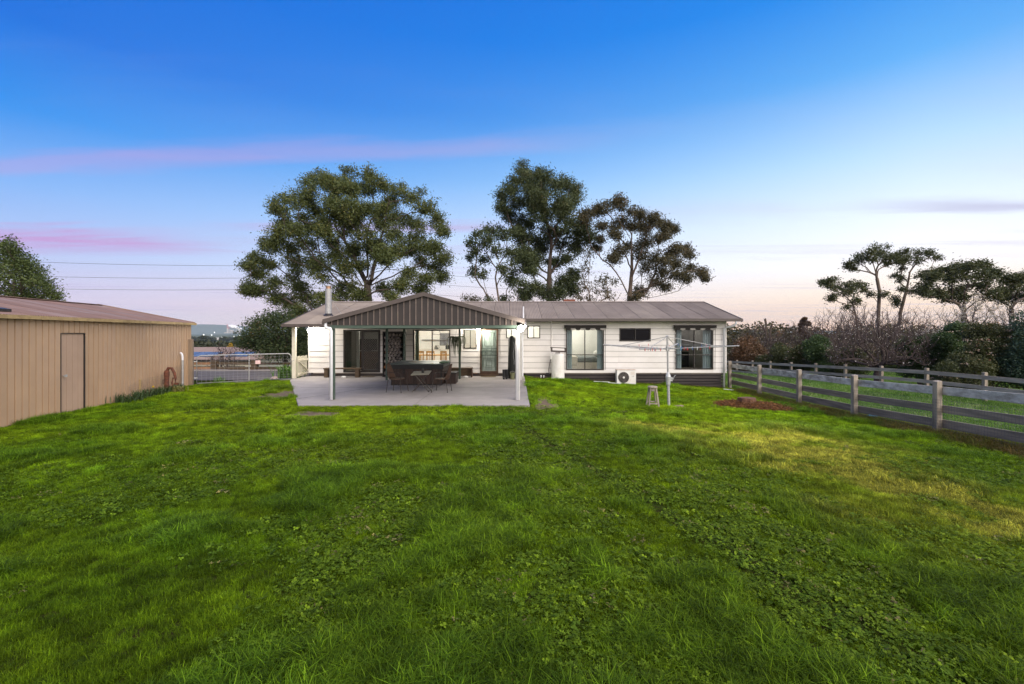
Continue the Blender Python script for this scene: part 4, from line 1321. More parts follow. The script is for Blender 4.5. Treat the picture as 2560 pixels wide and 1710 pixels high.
hub.build("fan_hub", M_WHITE, acu)
for i in range(3):
    bl = MB()
    a0 = i * 2.094 + 0.5
    pts = [(0.05, a0), (0.21, a0 - 0.1), (0.22, a0 + 0.7), (0.06, a0 + 0.6)]
    bl.prism([(fx + r * math.cos(a), fz + r * math.sin(a)) for r, a in pts], 20.820, 20.8225)
    bl.build("fan_blade", M_DARKBROWN, acu)
def text(body, loc, size, mat, parent, name="lettering"):
    cu = bpy.data.curves.new(name, 'FONT')
    cu.body = body
    cu.size = size
    cu.extrude = 0.001
    cu.align_x = 'CENTER'
    o = bpy.data.objects.new(name, cu)
    COL.objects.link(o)
    cu.materials.append(mat)
    off = root_of(parent).location
    o.location = Vector(loc) - off
    o.rotation_euler = (math.radians(90), 0, 0)
    o.parent = parent
    bpy.context.view_layer.update()                # lettering is kept as a mesh
    me = bpy.data.meshes.new_from_object(o.evaluated_get(bpy.context.evaluated_depsgraph_get()))
    om = bpy.data.objects.new(name, me)
    COL.objects.link(om)
    om.parent, om.location, om.rotation_euler = parent, o.location, o.rotation_euler
    bpy.data.objects.remove(o)
    return om
text("LG", (AX1 - 0.14, 20.838, fz + 0.02), 0.085, material("grey_lettering", (0.14, 0.14, 0.15), None, 9, 0.6), acu)
MB().box(AX1 - 0.24, AX1 - 0.06, 20.835, 20.839, fz + 0.12, fz + 0.27).build("rating_label", M_LINEN, acu)
for (xx, lab) in ((1.36, "left one of two short white drain pipes under the wall"), (1.49, "right one of two short white drain pipes under the wall")):
    p = thing("drain_pipe", lab, "pipe", (xx, 21.35, gz(xx, 21.35)), "white drain pipes by the water heater")
    zz = gz(xx, 21.35)
    MB().cyl((xx, 21.35, zz - 0.05), (xx, 21.35, zz + 0.12), 0.024, n=10).build("riser", M_WHITEPIPE, p)
    MB().lathe((xx, 21.35, zz + 0.12), [(0.028, 0), (0.034, 0.02), (0.03, 0.05)], 10).build("socket", M_WHITEPIPE, p)
M_OFFCUT = material("white_offcut", (0.62, 0.62, 0.60), (0.5, 0.5, 0.48), 6, 0.7)
for (xa, xb, yy, dz, lab) in ((3.75, 4.45, 20.9, 0.03, "white offcut strip lying left along the slatted base"), (4.35, 4.9, 20.55, -0.02, "white board offcut lying just left of the air conditioner"), (9.45, 9.85, 20.35, 0.0, "short white strip on the grass near the corner downpipe")):
    tag(MB().bar((xa, yy, gz(xa, yy) + 0.06), (xb, yy - 0.12, gz(xb, yy - 0.12) + 0.06 + dz * 0.3), 0.09, 0.02).build("board_offcut", M_OFFCUT), lab, "offcut")

# rotary clothes line
CLX, CLY = 4.96, 14.45
cz = gz(CLX, CLY)
cl = thing("clothes_line", "galvanised rotary clothes line standing on the lawn", "clothes line", (CLX, CLY, cz))
MB().cyl((CLX + 0.02, CLY, cz - 0.05), (CLX, CLY, 0.42), 0.045, 0.043, 12).build("lower_pole", M_GALV, cl, smooth=False)
MB().cyl((CLX, CLY, 0.40), (CLX - 0.03, CLY, 1.92), 0.030, 0.028, 12).build("upper_pole", M_GALV, cl)
cr_ = MB()
cr_.lathe((CLX, CLY, 0.36), [(0.05, 0.0), (0.065, 0.04), (0.075, 0.18), (0.085, 0.28), (0.06, 0.36), (0.04, 0.42)], 12)
cr_.box(CLX + 0.03, CLX + 0.12, CLY - 0.06, CLY + 0.02, 0.50, 0.62)
cr_ = cr_.build("gear_housing", material("cast_zinc", (0.52, 0.53, 0.52), (0.38, 0.39, 0.39), 14, 0.5, metal=0.4), cl)
MB().tube([(CLX + 0.10, CLY - 0.06, 0.56), (CLX + 0.10, CLY - 0.14, 0.56), (CLX + 0.16, CLY - 0.14, 0.70), (CLX + 0.16, CLY - 0.22, 0.70)], 0.011, 6).build("crank_handle", M_GALV, cr_)
HUBZ = 1.54
MB().lathe((CLX - 0.02, CLY, HUBZ), [(0.05, -0.08), (0.06, -0.04), (0.06, 0.04), (0.05, 0.08)], 12).build("hub", M_GALV, cl)
MB().lathe((CLX - 0.03, CLY, 1.90), [(0.045, 0.0), (0.05, 0.03), (0.02, 0.05)], 12).build("top_cap", M_GALV, cl)
tips = []
for k, (dx, dy, dz) in enumerate(((1.92, -0.72, 0.10), (0.95, 1.75, 0.11), (-1.86, 0.95, 0.09), (-1.30, -1.45, 0.03))):
    tip = Vector((CLX - 0.02 + dx, CLY + dy, HUBZ + dz))
    tips.append(tip)
    h0 = Vector((CLX - 0.02, CLY, HUBZ - 0.02))
    MB().cyl(h0, tip, 0.019, n=8).build("arm", M_GALV, cl)
    MB().cyl(Vector((CLX - 0.03, CLY, 1.91)), h0.lerp(tip, 0.72), 0.011, n=6).build("strut", M_GALV, cl)
lw = MB()
h0 = Vector((CLX - 0.02, CLY, HUBZ - 0.02))
peg_spots = []
for fr__ in (0.34, 0.48, 0.62, 0.76, 0.89, 0.98):
    for i in range(4):
        a, b_ = h0.lerp(tips[i], fr__), h0.lerp(tips[(i + 1) % 4], fr__)
        mid = (a + b_) / 2 - Vector((0, 0, 0.012))
        lw.cyl(a, mid, 0.0028, n=3, cap=False)
        lw.cyl(mid, b_, 0.0028, n=3, cap=False)
        peg_spots.append((a, b_))
lw.build("line_wire", M_GALV, cl)
PEGC = [("red", (0.55, 0.03, 0.05)), ("white", (0.7, 0.7, 0.68)), ("blue", (0.06, 0.16, 0.42)), ("pink", (0.6, 0.16, 0.25)), ("teal", (0.05, 0.28, 0.30))]
rp = random.Random(21)
pegs = []
for k in range(44):
    a, b_ = rp.choice(peg_spots)
    pegs.append((rp.choice((0, 1, 2, 0, 3, 4, 1, 0)), a.lerp(b_, rp.random())))
pegs.sort(key=lambda e: e[1].x / e[1].y)               # left to right as seen
seen = {}
for ci, q in pegs:
    cname, c = PEGC[ci]
    seen[cname] = seen.get(cname, 0) + 1
    m = MB()
    m.obox(q + Vector((0, -0.006, -0.028)), (0.006, 0, 0), (0, 0.0035, 0.002), (0, 0.004, 0.042))
    m.obox(q + Vector((0, 0.006, -0.028)), (0.006, 0, 0), (0, 0.0035, -0.002), (0, -0.004, 0.042))
    tag(m.build("clothes_peg", material("peg_" + cname, c, tuple(v * 0.8 for v in c), 20, 0.5, rand=0.1)),
        "%s clothes peg, %s %s one from the left on the rotary line" % (cname, ORD[seen[cname] - 1], cname), "clothes peg", "pegs on the clothes line")

# weathered stool, brick, stump and mulch
SX, SY = 4.34, 14.05
sz_ = gz(SX, SY)
st = thing("stool", "weathered grey wooden stool standing on the lawn by the clothes line", "stool", (SX, SY, sz_))
MB().lathe((SX, SY, sz_ + 0.585), [(0.135, 0.0), (0.15, 0.015), (0.15, 0.045), (0.135, 0.06)], 20).build("seat", M_OLDWOOD, st)
MB().lathe((SX, SY, sz_ + 0.50), [(0.105, 0.0), (0.105, 0.083)], 12).build("apron", M_OLDWOOD, st)
for sx_, sy_ in ((-1, -1), (1, -1), (1, 1), (-1, 1)):
    MB().bar((SX + sx_ * 0.155, SY + sy_ * 0.14, sz_ - 0.02), (SX + sx_ * 0.085, SY + sy_ * 0.08, sz_ + 0.584), 0.042, 0.042, up=(0, 1, 0)).build("leg", M_OLDWOOD, st)
MB().bar((SX - 0.14, SY - 0.125, sz_ + 0.12), (SX + 0.14, SY - 0.125, sz_ + 0.12), 0.022, 0.035).build("stretcher", M_OLDWOOD, st)
MB().bar((SX - 0.14, SY + 0.125, sz_ + 0.15), (SX + 0.14, SY + 0.125, sz_ + 0.15), 0.022, 0.035).build("stretcher", M_OLDWOOD, st)
tag(MB().obox((5.17, 14.1, gz(5.17, 14.1) + 0.05), (0.13, 0.03, 0), (-0.02, 0.06, 0), (0, 0, 0.04)).build("loose_brick", material("old_pinkish_brick", (0.33, 0.23, 0.19), (0.22, 0.15, 0.12), 20, 0.9, bump=0.4), bevel=0.006),
    "old pale brick lying in grass at the foot of the clothes line", "brick")
STX, STY = 8.05, 15.6
szs = gz(STX, STY)
stump = thing("tree_stump", "reddish sawn tree stump in a patch of mulch", "stump", (STX, STY, szs))
sm_ = MB()
nn = 22
prof = [(0.40, -0.05), (0.32, 0.06), (0.29, 0.17), (0.28, 0.27)]
vs, fs = [], []
for r__, z__ in prof:
    for i in range(nn):
        a = 2 * math.pi * i / nn
        q = r__ * (1 + 0.10 * math.sin(a * 3 + 1) + 0.07 * math.sin(a * 7) + 0.05 * math.sin(a * 5 + 2))
        vs.append((STX + q * math.cos(a), STY + q * math.sin(a), szs + z__ + 0.015 * math.sin(a * 2) * (z__ > 0.15)))
for k in range(3):
    for i in range(nn):
        fs.append((k * nn + i, k * nn + (i + 1) % nn, (k + 1) * nn + (i + 1) % nn, (k + 1) * nn + i))
sm_.add(vs, fs + [tuple(range(3 * nn, 4 * nn))])
sm_.build("bark", material("reddish_stump", (0.20, 0.10, 0.055), (0.11, 0.055, 0.032), 16, 0.95, bump=0.8, bscale=50), stump)
MB().lathe((STX, STY, szs + 0.272), [(0.23, 0.0), (0.20, 0.012)], 18).build("cut_face", material("stump_cut", (0.17, 0.088, 0.05), (0.10, 0.055, 0.034), 22, 0.95, bump=0.5), stump)

# ------------------------------------------------------------------ paddock fences
FS = 2.7
def fx_near(d): return 10.0 + 0.0176 * d
fence = thing("paddock_fence", "near weathered post and rail fence with whitewashed top rail", "fence", (10.2, 16.0, gz(10.2, 16)))
ds_ = [2.8 + FS * k for k in range(8)]
rf = random.Random(4)
for k, d in enumerate(ds_):
    x_ = fx_near(d)
    z_ = gz(x_, d)
    p = MB()
    h_ = 1.28 + 0.03 * rf.random()
    tw = 0.012 * (rf.random() - 0.5)
    p.add([(x_ - 0.07, d - 0.06, z_ - 0.3), (x_ + 0.07, d - 0.06, z_ - 0.3), (x_ + 0.07, d + 0.08, z_ - 0.3), (x_ - 0.07, d + 0.08, z_ - 0.3),
           (x_ - 0.065 + tw, d - 0.055, z_ + h_ - 0.02), (x_ + 0.065 + tw, d - 0.055, z_ + h_), (x_ + 0.065 + tw, d + 0.075, z_ + h_ + 0.01), (x_ - 0.065 + tw, d + 0.075, z_ + h_ - 0.01)],
          [(0, 3, 2, 1), (4, 5, 6, 7), (0, 1, 5, 4), (1, 2, 6, 5), (2, 3, 7, 6), (3, 0, 4, 7)])
    p.build("post", M_OLDWOOD, fence, bevel=0.008)
for d0, d1 in zip(ds_[:-1], ds_[1:]):
    for (lo, hi, m, nm) in ((0.975, 1.165, M_WHITEWASH, "top_rail"), (0.545, 0.725, M_RAILWOOD, "rail"), (0.185, 0.385, M_RAILWOOD, "rail")):
        xa, xb = fx_near(d0) + 0.075, fx_near(d1) + 0.075
        za, zb = gz(xa, d0), gz(xb, d1)
        sag = 0.012 * (rf.random() - 0.5)
        r = MB()
        r.add([(xa, d0 + .01, za + lo), (xa + 0.045, d0 + .01, za + lo), (xa + 0.045, d0 + .01, za + hi), (xa, d0 + .01, za + hi),
               (xb, d1 - .01, zb + lo + sag), (xb + 0.045, d1 - .01, zb + lo + sag), (xb + 0.045, d1 - .01, zb + hi + sag), (xb, d1 - .01, zb + hi + sag)],
              [(0, 3, 2, 1), (4, 5, 6, 7), (0, 1, 5, 4), (1, 2, 6, 5), (2, 3, 7, 6), (3, 0, 4, 7)])
        r.build(nm, m, fence)
M_WIRE = material("dull_wire", (0.17, 0.17, 0.17), (0.13, 0.12, 0.115), 20, 0.6, metal=0.4)
net = MB()
for d0, d1 in zip(ds_[1:4], ds_[2:5]):                # wire netting along the lower fence, paddock-facing side
    nw = 40
    for i in range(nw):
        d = d0 + (d1 - d0) * (i + 0.5) / nw
        x_ = fx_near(d) - 0.08
        z_ = gz(x_, d)
        net.cyl((x_, d, z_), (x_, d, z_ + 0.86), 0.0026, n=3, cap=False)
    for j in range(13):
        xa, xb = fx_near(d0) - 0.08, fx_near(d1) - 0.08
        net.cyl((xa, d0, gz(xa, d0) + 0.02 + j * 0.07), (xb, d1, gz(xb, d1) + 0.02 + j * 0.07), 0.0026, n=3, cap=False)
no = net.build("wire_netting", M_WIRE, fence)
no['kind'] = 'stuff'
def fx_far(d): return 19.3 + 0.0176 * d
fence2 = thing("paddock_fence", "far grey post and rail fence in front of the hedge shrubs", "fence", (19.8, 28, gz(19.8, 28)))
ds2 = [13.5 + FS * k for k in range(12)]
for d in ds2:
    x_ = fx_far(d)
    z_ = gz(x_, d)
    MB().box(x_ - 0.07, x_ + 0.07, d - 0.07, d + 0.07, z_ - 0.3, z_ + 1.27 + 0.03 * rf.random()).build("post", M_OLDWOOD, fence2, bevel=0.012)
for d0, d1 in zip(ds2[:-1], ds2[1:]):
    for lo, hi in ((1.0, 1.17), (0.58, 0.74), (0.2, 0.36)):
        xa, xb = fx_far(d0) - 0.075, fx_far(d1) - 0.075
        za, zb = gz(xa, d0), gz(xb, d1)
        r = MB()
        r.add([(xa - 0.04, d0 + .01, za + lo), (xa, d0 + .01, za + lo), (xa, d0 + .01, za + hi), (xa - 0.04, d0 + .01, za + hi),
               (xb - 0.04, d1 - .01, zb + lo), (xb, d1 - .01, zb + lo), (xb, d1 - .01, zb + hi), (xb - 0.04, d1 - .01, zb + hi)],
              [(0, 3, 2, 1), (4, 5, 6, 7), (0, 1, 5, 4), (1, 2, 6, 5), (2, 3, 7, 6), (3, 0, 4, 7)])
        r.build("rail", material("pale_grey_rail", (0.50, 0.43, 0.34), (0.30, 0.255, 0.205), 6, 0.85, bump=0.3, bscale=40, rand=0.12, stretch=(1, 0.2, 1.6)), fence2)
# a smaller fence far behind, glimpsed under the bare tree
M_BLUEBAG = material("blue_plastic", (0.05, 0.22, 0.5), (0.1, 0.32, 0.6), 9, 0.4)
for (px, py, lab) in ((2182, 1020, "scrap of pale blue plastic in the paddock grass, left one"), (2227, 1027, "scrap of blue plastic in the paddock grass, right one")):
    d = 13.2
    q = at(px, py, d)
    zz = gz(q.x, d)
    m = MB()
    for i in range(5):
        m.obox((q.x + 0.05 * math.sin(i * 2.3), d + 0.05 * math.cos(i * 1.7), zz + 0.12 + 0.01 * i), (0.08, 0.02 * math.sin(i), 0.03), (-0.02, 0.05, 0.01), (0.0, -0.01, 0.006))
    tag(m.build("plastic_scrap", M_BLUEBAG), lab, "plastic scrap", "blue plastic scraps in the paddock")

# ------------------------------------------------------------------ shed on the left
U = Vector((-0.196, 0.981, 0)).normalized()
NRM = Vector((-U.y, U.x, 0))                          # points left, into the shed
E = Vector((-12.75, 18.1, 0))
def sp(s, t=0.0, z=0.0):
    """point on the shed: s metres from the far corner towards the viewer, t metres into the shed"""
    return E - U * s + NRM * t + Vector((0, 0, z))
shed = thing("shed", "long tan ribbed steel shed with rust-brown roof", "shed", (E.x, E.y, 0))
M_SHED = material("tan_shed_steel", (0.48, 0.316, 0.188), (0.41, 0.268, 0.160), 0.8, 0.55, rand=0.06, bump=0.03, dirt=(0.36, 0.26, 0.20), dirt_amt=0.4)
M_SHEDDOOR = material("pale_tan_door", (0.47, 0.318, 0.215), (0.41, 0.275, 0.185), 1.1, 0.55, rand=0.0)
M_SHEDROOF = material("rust_brown_roof", (0.225, 0.142, 0.105), (0.18, 0.115, 0.088), 0.7, 0.55, rand=0.10, dirt=(0.30, 0.29, 0.30), dirt_amt=0.55)
M_SHEDGUT = material("ochre_gutter", (0.46, 0.33, 0.15), (0.34, 0.23, 0.10), 5, 0.55, dirt=(0.16, 0.12, 0.07), dirt_amt=0.5)
WZ = 2.36
def ribbed(m, s0, s1, z0, z1, t=0.0, pan=0.19, groove=0.034, depth=0.032):
    """flat pans parted by narrow grooves"""
    s = s0
    while s < s1 - 0.005:
        e = min(s + pan, s1)
        a, b_ = sp(s + groove / 2, t), sp(e - groove / 2, t)
        m.add([a + Vector((0, 0, z0)), b_ + Vector((0, 0, z0)), b_ + Vector((0, 0, z1)), a + Vector((0, 0, z1))], [(0, 1, 2, 3)])
        c, d_ = sp(e - groove / 2, t), sp(min(e + groove / 2, s1), t)
        ci, di = sp(e - groove / 2, t + depth), sp(min(e + groove / 2, s1), t + depth)
        Z0, Z1 = Vector((0, 0, z0)), Vector((0, 0, z1))
        m.add([c + Z0, ci + Z0, di + Z0, d_ + Z0, c + Z1, ci + Z1, di + Z1, d_ + Z1], [(0, 1, 5, 4), (1, 2, 6, 5), (2, 3, 7, 6)])
        s = e
DS0, DS1 = 5.85, 6.69
k = 0
s = 0.0
edges = [0, 0.76, 1.52, 2.28, 3.04, 3.80, 4.56, 5.32, DS0, DS1, 7.45, 8.21, 8.97, 9.73, 10.49, 11.25, 12.01]
for a, b_ in zip(edges[:-1], edges[1:]):
    m = MB()
    if a == DS0:
        ribbed(m, a, b_, 2.03, WZ)
    else:
        ribbed(m, a, b_, -0.25, WZ)
    m.build("wall_sheet", M_SHED, shed)
dr = MB()
ribbed(dr, DS0 + 0.02, DS1 - 0.02, -0.2, 2.0, 0.02, pan=0.2, groove=0.012, depth=0.012)
dr = dr.build("door", M_SHEDDOOR, shed)
kn = MB()
kp = sp(DS1 - 0.09, -0.05, 0.93)
kn.cyl(sp(DS1 - 0.09, 0.02, 0.93), kp, 0.012, n=8)
kn.obox(kp, U * 0.03, NRM * 0.02, (0, 0, 0.03))
kn.build("handle", M_GALV, dr, bevel=0.006)
df = MB()
for ss_ in (DS0, DS1):
    df.obox(sp(ss_, 0.01, 0.9), U * 0.006, NRM * 0.02, (0, 0, 1.12))
df.obox(sp((DS0 + DS1) / 2, 0.01, 2.015), U * 0.43, NRM * 0.02, (0, 0, 0.007))
df.build("door_frame", M_FRAME, shed)
# gable end, far side, back wall
HWD = 3.28
ge = MB()
A0, A1, AP = sp(0, 0.02), sp(0, 2 * HWD), sp(0, HWD)
ge.add([A0 + Vector((0, 0, -0.5)), A1 + Vector((0, 0, -0.5)), A1 + Vector((0, 0, WZ)), AP + Vector((0, 0, 3.06)), A0 + Vector((0, 0, WZ))], [(0, 1, 2, 3, 4)])
ge.build("gable_wall", M_SHED, shed)
# roof sheets on both slopes, corrugated along the fall
rise = 3.10 - 2.44
slen = math.hypot(HWD + 0.06, rise + 0.012)
shed_me = corrugated("roof_sheet", slen)
shed_me.materials.append(M_SHEDROOF)
ang_s = math.atan2(rise, HWD)
for k in range(16):
    o = bpy.data.objects.new("roof_sheet", shed_me)
    COL.objects.link(o)
    o.parent = shed
    p0 = sp(0.762 * (k + 1) - 0.08, -0.06, 2.428 + 0.003 * (k % 2))
    X = U
    Y = (NRM * math.cos(ang_s) + Vector((0, 0, math.sin(ang_s)))).normalized()
    Z = X.cross(Y)
    mw_ = Matrix((X, Y, Z)).transposed().to_4x4()
    if Z.z < 0:
        Z = -Z
    o.matrix_local = Matrix.Translation(p0 - shed.location) @ mw_
farr = MB()
ra, rb = sp(-0.08, HWD, 3.10), sp(12.1, HWD, 3.10)
rc_, rd = sp(12.1, 2 * HWD + 0.1, 2.42), sp(-0.08, 2 * HWD + 0.1, 2.42)
dn = Vector((0, 0, -0.03))
farr.add([ra, rb, rc_, rd, ra + dn, rb + dn, rc_ + dn, rd + dn], [(0, 1, 2, 3), (7, 6, 5, 4), (0, 4, 5, 1), (1, 5, 6, 2), (2, 6, 7, 3), (3, 7, 4, 0)])
farr.build("rear_roof_slope", M_SHEDROOF, shed)
rcp = MB()
rcp.bar(sp(-0.09, HWD - 0.05, 3.115), sp(12.1, HWD - 0.05, 3.115), 0.26, 0.02)
rcp.build("ridge_cap", M_SHEDROOF, shed)
for k in range(8):
    a, b_ = sp(k * 1.5 - (0.1 if k == 0 else 0) + 0.004, -0.10, 2.385), sp((k + 1) * 1.5 - 0.004, -0.10, 2.385)
    MB().bar(a, b_, 0.09, 0.085).build("gutter", M_SHEDGUT, shed)
MB().bar(sp(-0.085, -0.08, 2.40), sp(-0.085, HWD, 3.10), 0.02, 0.12).build("verge_trim", M_SHEDROOF, shed)
lad = MB().obox(sp(8.3, 0.35, 2.56), U * 0.55, (NRM * math.cos(ang_s) + Vector((0, 0, math.sin(ang_s)))) * 0.09, (0, 0, 0.03)).build("roof_vent", M_FRAME, shed)
MB().obox(sp(3.4, -0.02, 0.35), U * 0.025, NRM * 0.02, (0, 0, 0.17)).build("wall_channel", M_SHEDGUT, shed)

# posts and farm gate beside the shed
M_POSTWOOD = material("treated_gate_post", (0.235, 0.175, 0.12), (0.17, 0.125, 0.088), 6, 0.85, bump=0.3, bscale=50, stretch=(1, 1, 0.2))
gpz = gz(-12.65, 18.0)
gp = MB().obox((-12.68, 17.95, (gpz + 1.68) / 2), (0.085, 0.03, 0), (-0.03, 0.085, 0), (0, 0, (1.68 - gpz) / 2 + 0.1)).build("gate_post", M_POSTWOOD, bevel=0.01)
tag(gp, "thick square timber gate post beside the shed corner", "post")
mp = thing("marker_post", "grey steel post with white bent top in front of the shed end", "post", (-12.45, 17.2, gz(-12.45, 17.2)))
MB().cyl((-12.45, 17.2, gz(-12.45, 17.2) - 0.05), (-12.45, 17.2, 1.0), 0.035, n=10).build("shaft", M_GALV, mp)
MB().tube([(-12.45, 17.2, 1.0), (-12.455, 17.2, 1.16), (-12.48, 17.2, 1.24), (-12.53, 17.2, 1.28)], 0.036, 8).build("bent_top", M_WHITEPIPE, mp)
gate = thing("farm_gate", "galvanised pipe and mesh farm gate across the driveway", "gate", (-11.1, 19.0, 0))
G0, G1 = Vector((-12.50, 18.05, 0)), Vector((-9.69, 19.95, 0))
def gp_(t, z): 
    return G0.lerp(G1, t) + Vector((0, 0, z))
gl_, gh = 0.03, 1.10
fr_pts = [gp_(0.06, gl_ + gh), gp_(0.02, gl_ + gh - 0.03), gp_(0.0, gl_ + gh - 0.12), gp_(0.0, gl_ + 0.02)]
pts = [gp_(0, gl_), gp_(0, gl_ + gh - 0.12), gp_(0.012, gl_ + gh - 0.04), gp_(0.04, gl_ + gh), gp_(0.96, gl_ + gh), gp_(0.988, gl_ + gh - 0.04), gp_(1, gl_ + gh - 0.12), gp_(1, gl_), gp_(0, gl_)]
MB().tube(pts, 0.019, 8).build("frame", M_GALV, gate, smooth=True)
MB().cyl(gp_(0.53, gl_), gp_(0.53, gl_ + gh), 0.018, n=8).build("centre_stile", M_GALV, gate)
gm = MB()
for z_ in (0.10, 0.20, 0.31, 0.44, 0.58, 0.72, 0.86, 0.98):
    gm.cyl(gp_(0.01, gl_ + z_), gp_(0.99, gl_ + z_), 0.0022, n=3, cap=False)
for i in range(1, 22):
    if i == 12: continue
    gm.cyl(gp_(i / 22, gl_ + 0.01), gp_(i / 22, gl_ + gh - 0.01), 0.0022, n=3, cap=False)
gm.build("wire_mesh", M_GALV, gate)
sgn = gp_(0.625, 0.80)
MB().obox(sgn + Vector((0.02, -0.03, 0)), (G1 - G0).normalized() * 0.095, (-(G1 - G0).normalized().y * 0.002, (G1 - G0).normalized().x * 0.002, 0), (0, 0, 0.075)).build("sign", material("faded_pink_sign", (0.66, 0.46, 0.44), (0.6, 0.41, 0.4), 6, 0.6), gate)
for z_ in (0.25, 0.9):
    MB().obox(gp_(-0.012, z_), (0.05, 0.03, 0), (-0.012, 0.02, 0), (0, 0, 0.02)).build("hinge", M_GALV, gate)
MB().tube([gp_(1.0, 0.78), gp_(1.02, 0.80) + Vector((0, -0.04, 0)), gp_(1.04, 0.83)], 0.012, 6).build("chain", M_GALV, gate)

# rusty hand pump and leaning wire netting
PX, PY = -12.1, 15.95
pz = gz(PX, PY)
pu = thing("hand_pump", "rusty old hand pump in the garden bed by the shed", "hand pump", (PX, PY, pz))
MB().lathe((PX, PY, pz), [(0.075, -0.05), (0.075, 0.55), (0.085, 0.56), (0.085, 0.70), (0.06, 0.76)], 14).build("barrel", M_RUST, pu)
MB().tube([(PX, PY, pz + 0.72), (PX + 0.06, PY, pz + 0.84), (PX + 0.18, PY, pz + 0.83), (PX + 0.27, PY, pz + 0.66), (PX + 0.31, PY, pz + 0.48), (PX + 0.30, PY, pz + 0.28)], [0.05, 0.05, 0.045, 0.045, 0.04, 0.02], 8).build("lever", M_RUST, pu)
MB().tube([(PX - 0.07, PY, pz + 0.30), (PX - 0.13, PY, pz + 0.30), (PX - 0.13, PY, pz + 0.42), (PX - 0.07, PY, pz + 0.43)], 0.014, 6).build("bracket", M_RUST, pu)
MB().tube([(PX + 0.24, PY - 0.02, pz + 0.50), (PX + 0.20, PY - 0.02, pz + 0.34), (PX + 0.26, PY - 0.03, pz + 0.16), (PX + 0.20, PY - 0.02, pz + 0.10)], 0.03, 6).build("spout", M_RUST, pu)
MB().box(PX + 0.28, PX + 0.42, PY - 0.03, PY + 0.01, pz + 0.26, pz + 0.33).build("catch", M_RUST, pu)
nt = MB()
n0, n1 = sp(4.2, -0.14), sp(0.9, -0.10)
for i in range(52):
    t_ = i / 51
    q = n0.lerp(n1, t_)
    h_ = 0.45 + 0.38 * t_ + 0.05 * math.sin(t_ * 9)
    zz = gz(q.x, q.y)
    nt.cyl((q.x, q.y, zz), (q.x - 0.03, q.y, zz + h_), 0.002, n=3, cap=False)
for j in range(14):
    z_ = 0.04 + j * 0.06
    t0 = max(0.0, (z_ - 0.45) / 0.38)
    if t0 < 0.97:
        a, b_ = n0.lerp(n1, t0), n1
        nt.cyl((a.x, a.y, gz(a.x, a.y) + z_), (b_.x, b_.y, gz(b_.x, b_.y) + z_), 0.002, n=3, cap=False)
tag(nt.build("wire_netting", M_WIRE), "low wire netting standing along the shed end behind the pump", "netting")

# ------------------------------------------------------------------ vegetation tools
def frustums(A, B, ra, rb, n=5):
    """tapered limb segments between the points A and B (arrays)"""
    A, B = np.asarray(A, float), np.asarray(B, float)
    t = B - A
    t /= np.maximum(np.linalg.norm(t, axis=1, keepdims=True), 1e-6)
    ref = np.where(np.abs(t[:, 2:3]) > 0.9, np.array([[1.0, 0, 0]]), np.array([[0, 0, 1.0]]))
    s = np.cross(t, ref)
    s /= np.maximum(np.linalg.norm(s, axis=1, keepdims=True), 1e-6)
    u = np.cross(t, s)
    a = np.arange(n) * 2 * np.pi / n
    ring = s[:, None, :] * np.cos(a)[None, :, None] + u[:, None, :] * np.sin(a)[None, :, None]
    V = np.concatenate([A[:, None, :] + ring * np.asarray(ra)[:, None, None], B[:, None, :] + ring * np.asarray(rb)[:, None, None]], 1)
    m = len(A)
    i = np.arange(n)
    q = np.stack([i, (i + 1) % n, n + (i + 1) % n, n + i], -1)
    Q = (q[None] + (np.arange(m) * 2 * n)[:, None, None]).reshape(-1, 4)
    return V.reshape(-1, 3), Q

def leaves(C, length, width, rng, droop=0.5, spread=1.0):
    """one diamond-shaped leaf at every centre"""
    C = np.asarray(C, float)
    n = len(C)
    d = rng.normal(size=(n, 3)) * np.array([1, 1, 0.7 * spread])
    d[:, 2] -= droop
    d /= np.maximum(np.linalg.norm(d, axis=1, keepdims=True), 1e-6)
    r = rng.normal(size=(n, 3))
    s = np.cross(d, r)
    s /= np.maximum(np.linalg.norm(s, axis=1, keepdims=True), 1e-6)
    L = (length * rng.uniform(0.65, 1.3, n))[:, None]
    Wd = (width * rng.uniform(0.7, 1.3, n))[:, None]
    nrm = np.cross(d, s)
    V = np.stack([C - d * L * 0.5, C + s * Wd * 0.5 + nrm * Wd * 0.15, C + d * L * 0.5, C - s * Wd * 0.5 + nrm * Wd * 0.15], 1).reshape(-1, 3)
    Q = np.arange(n * 4).reshape(n, 4)
    return V, Q

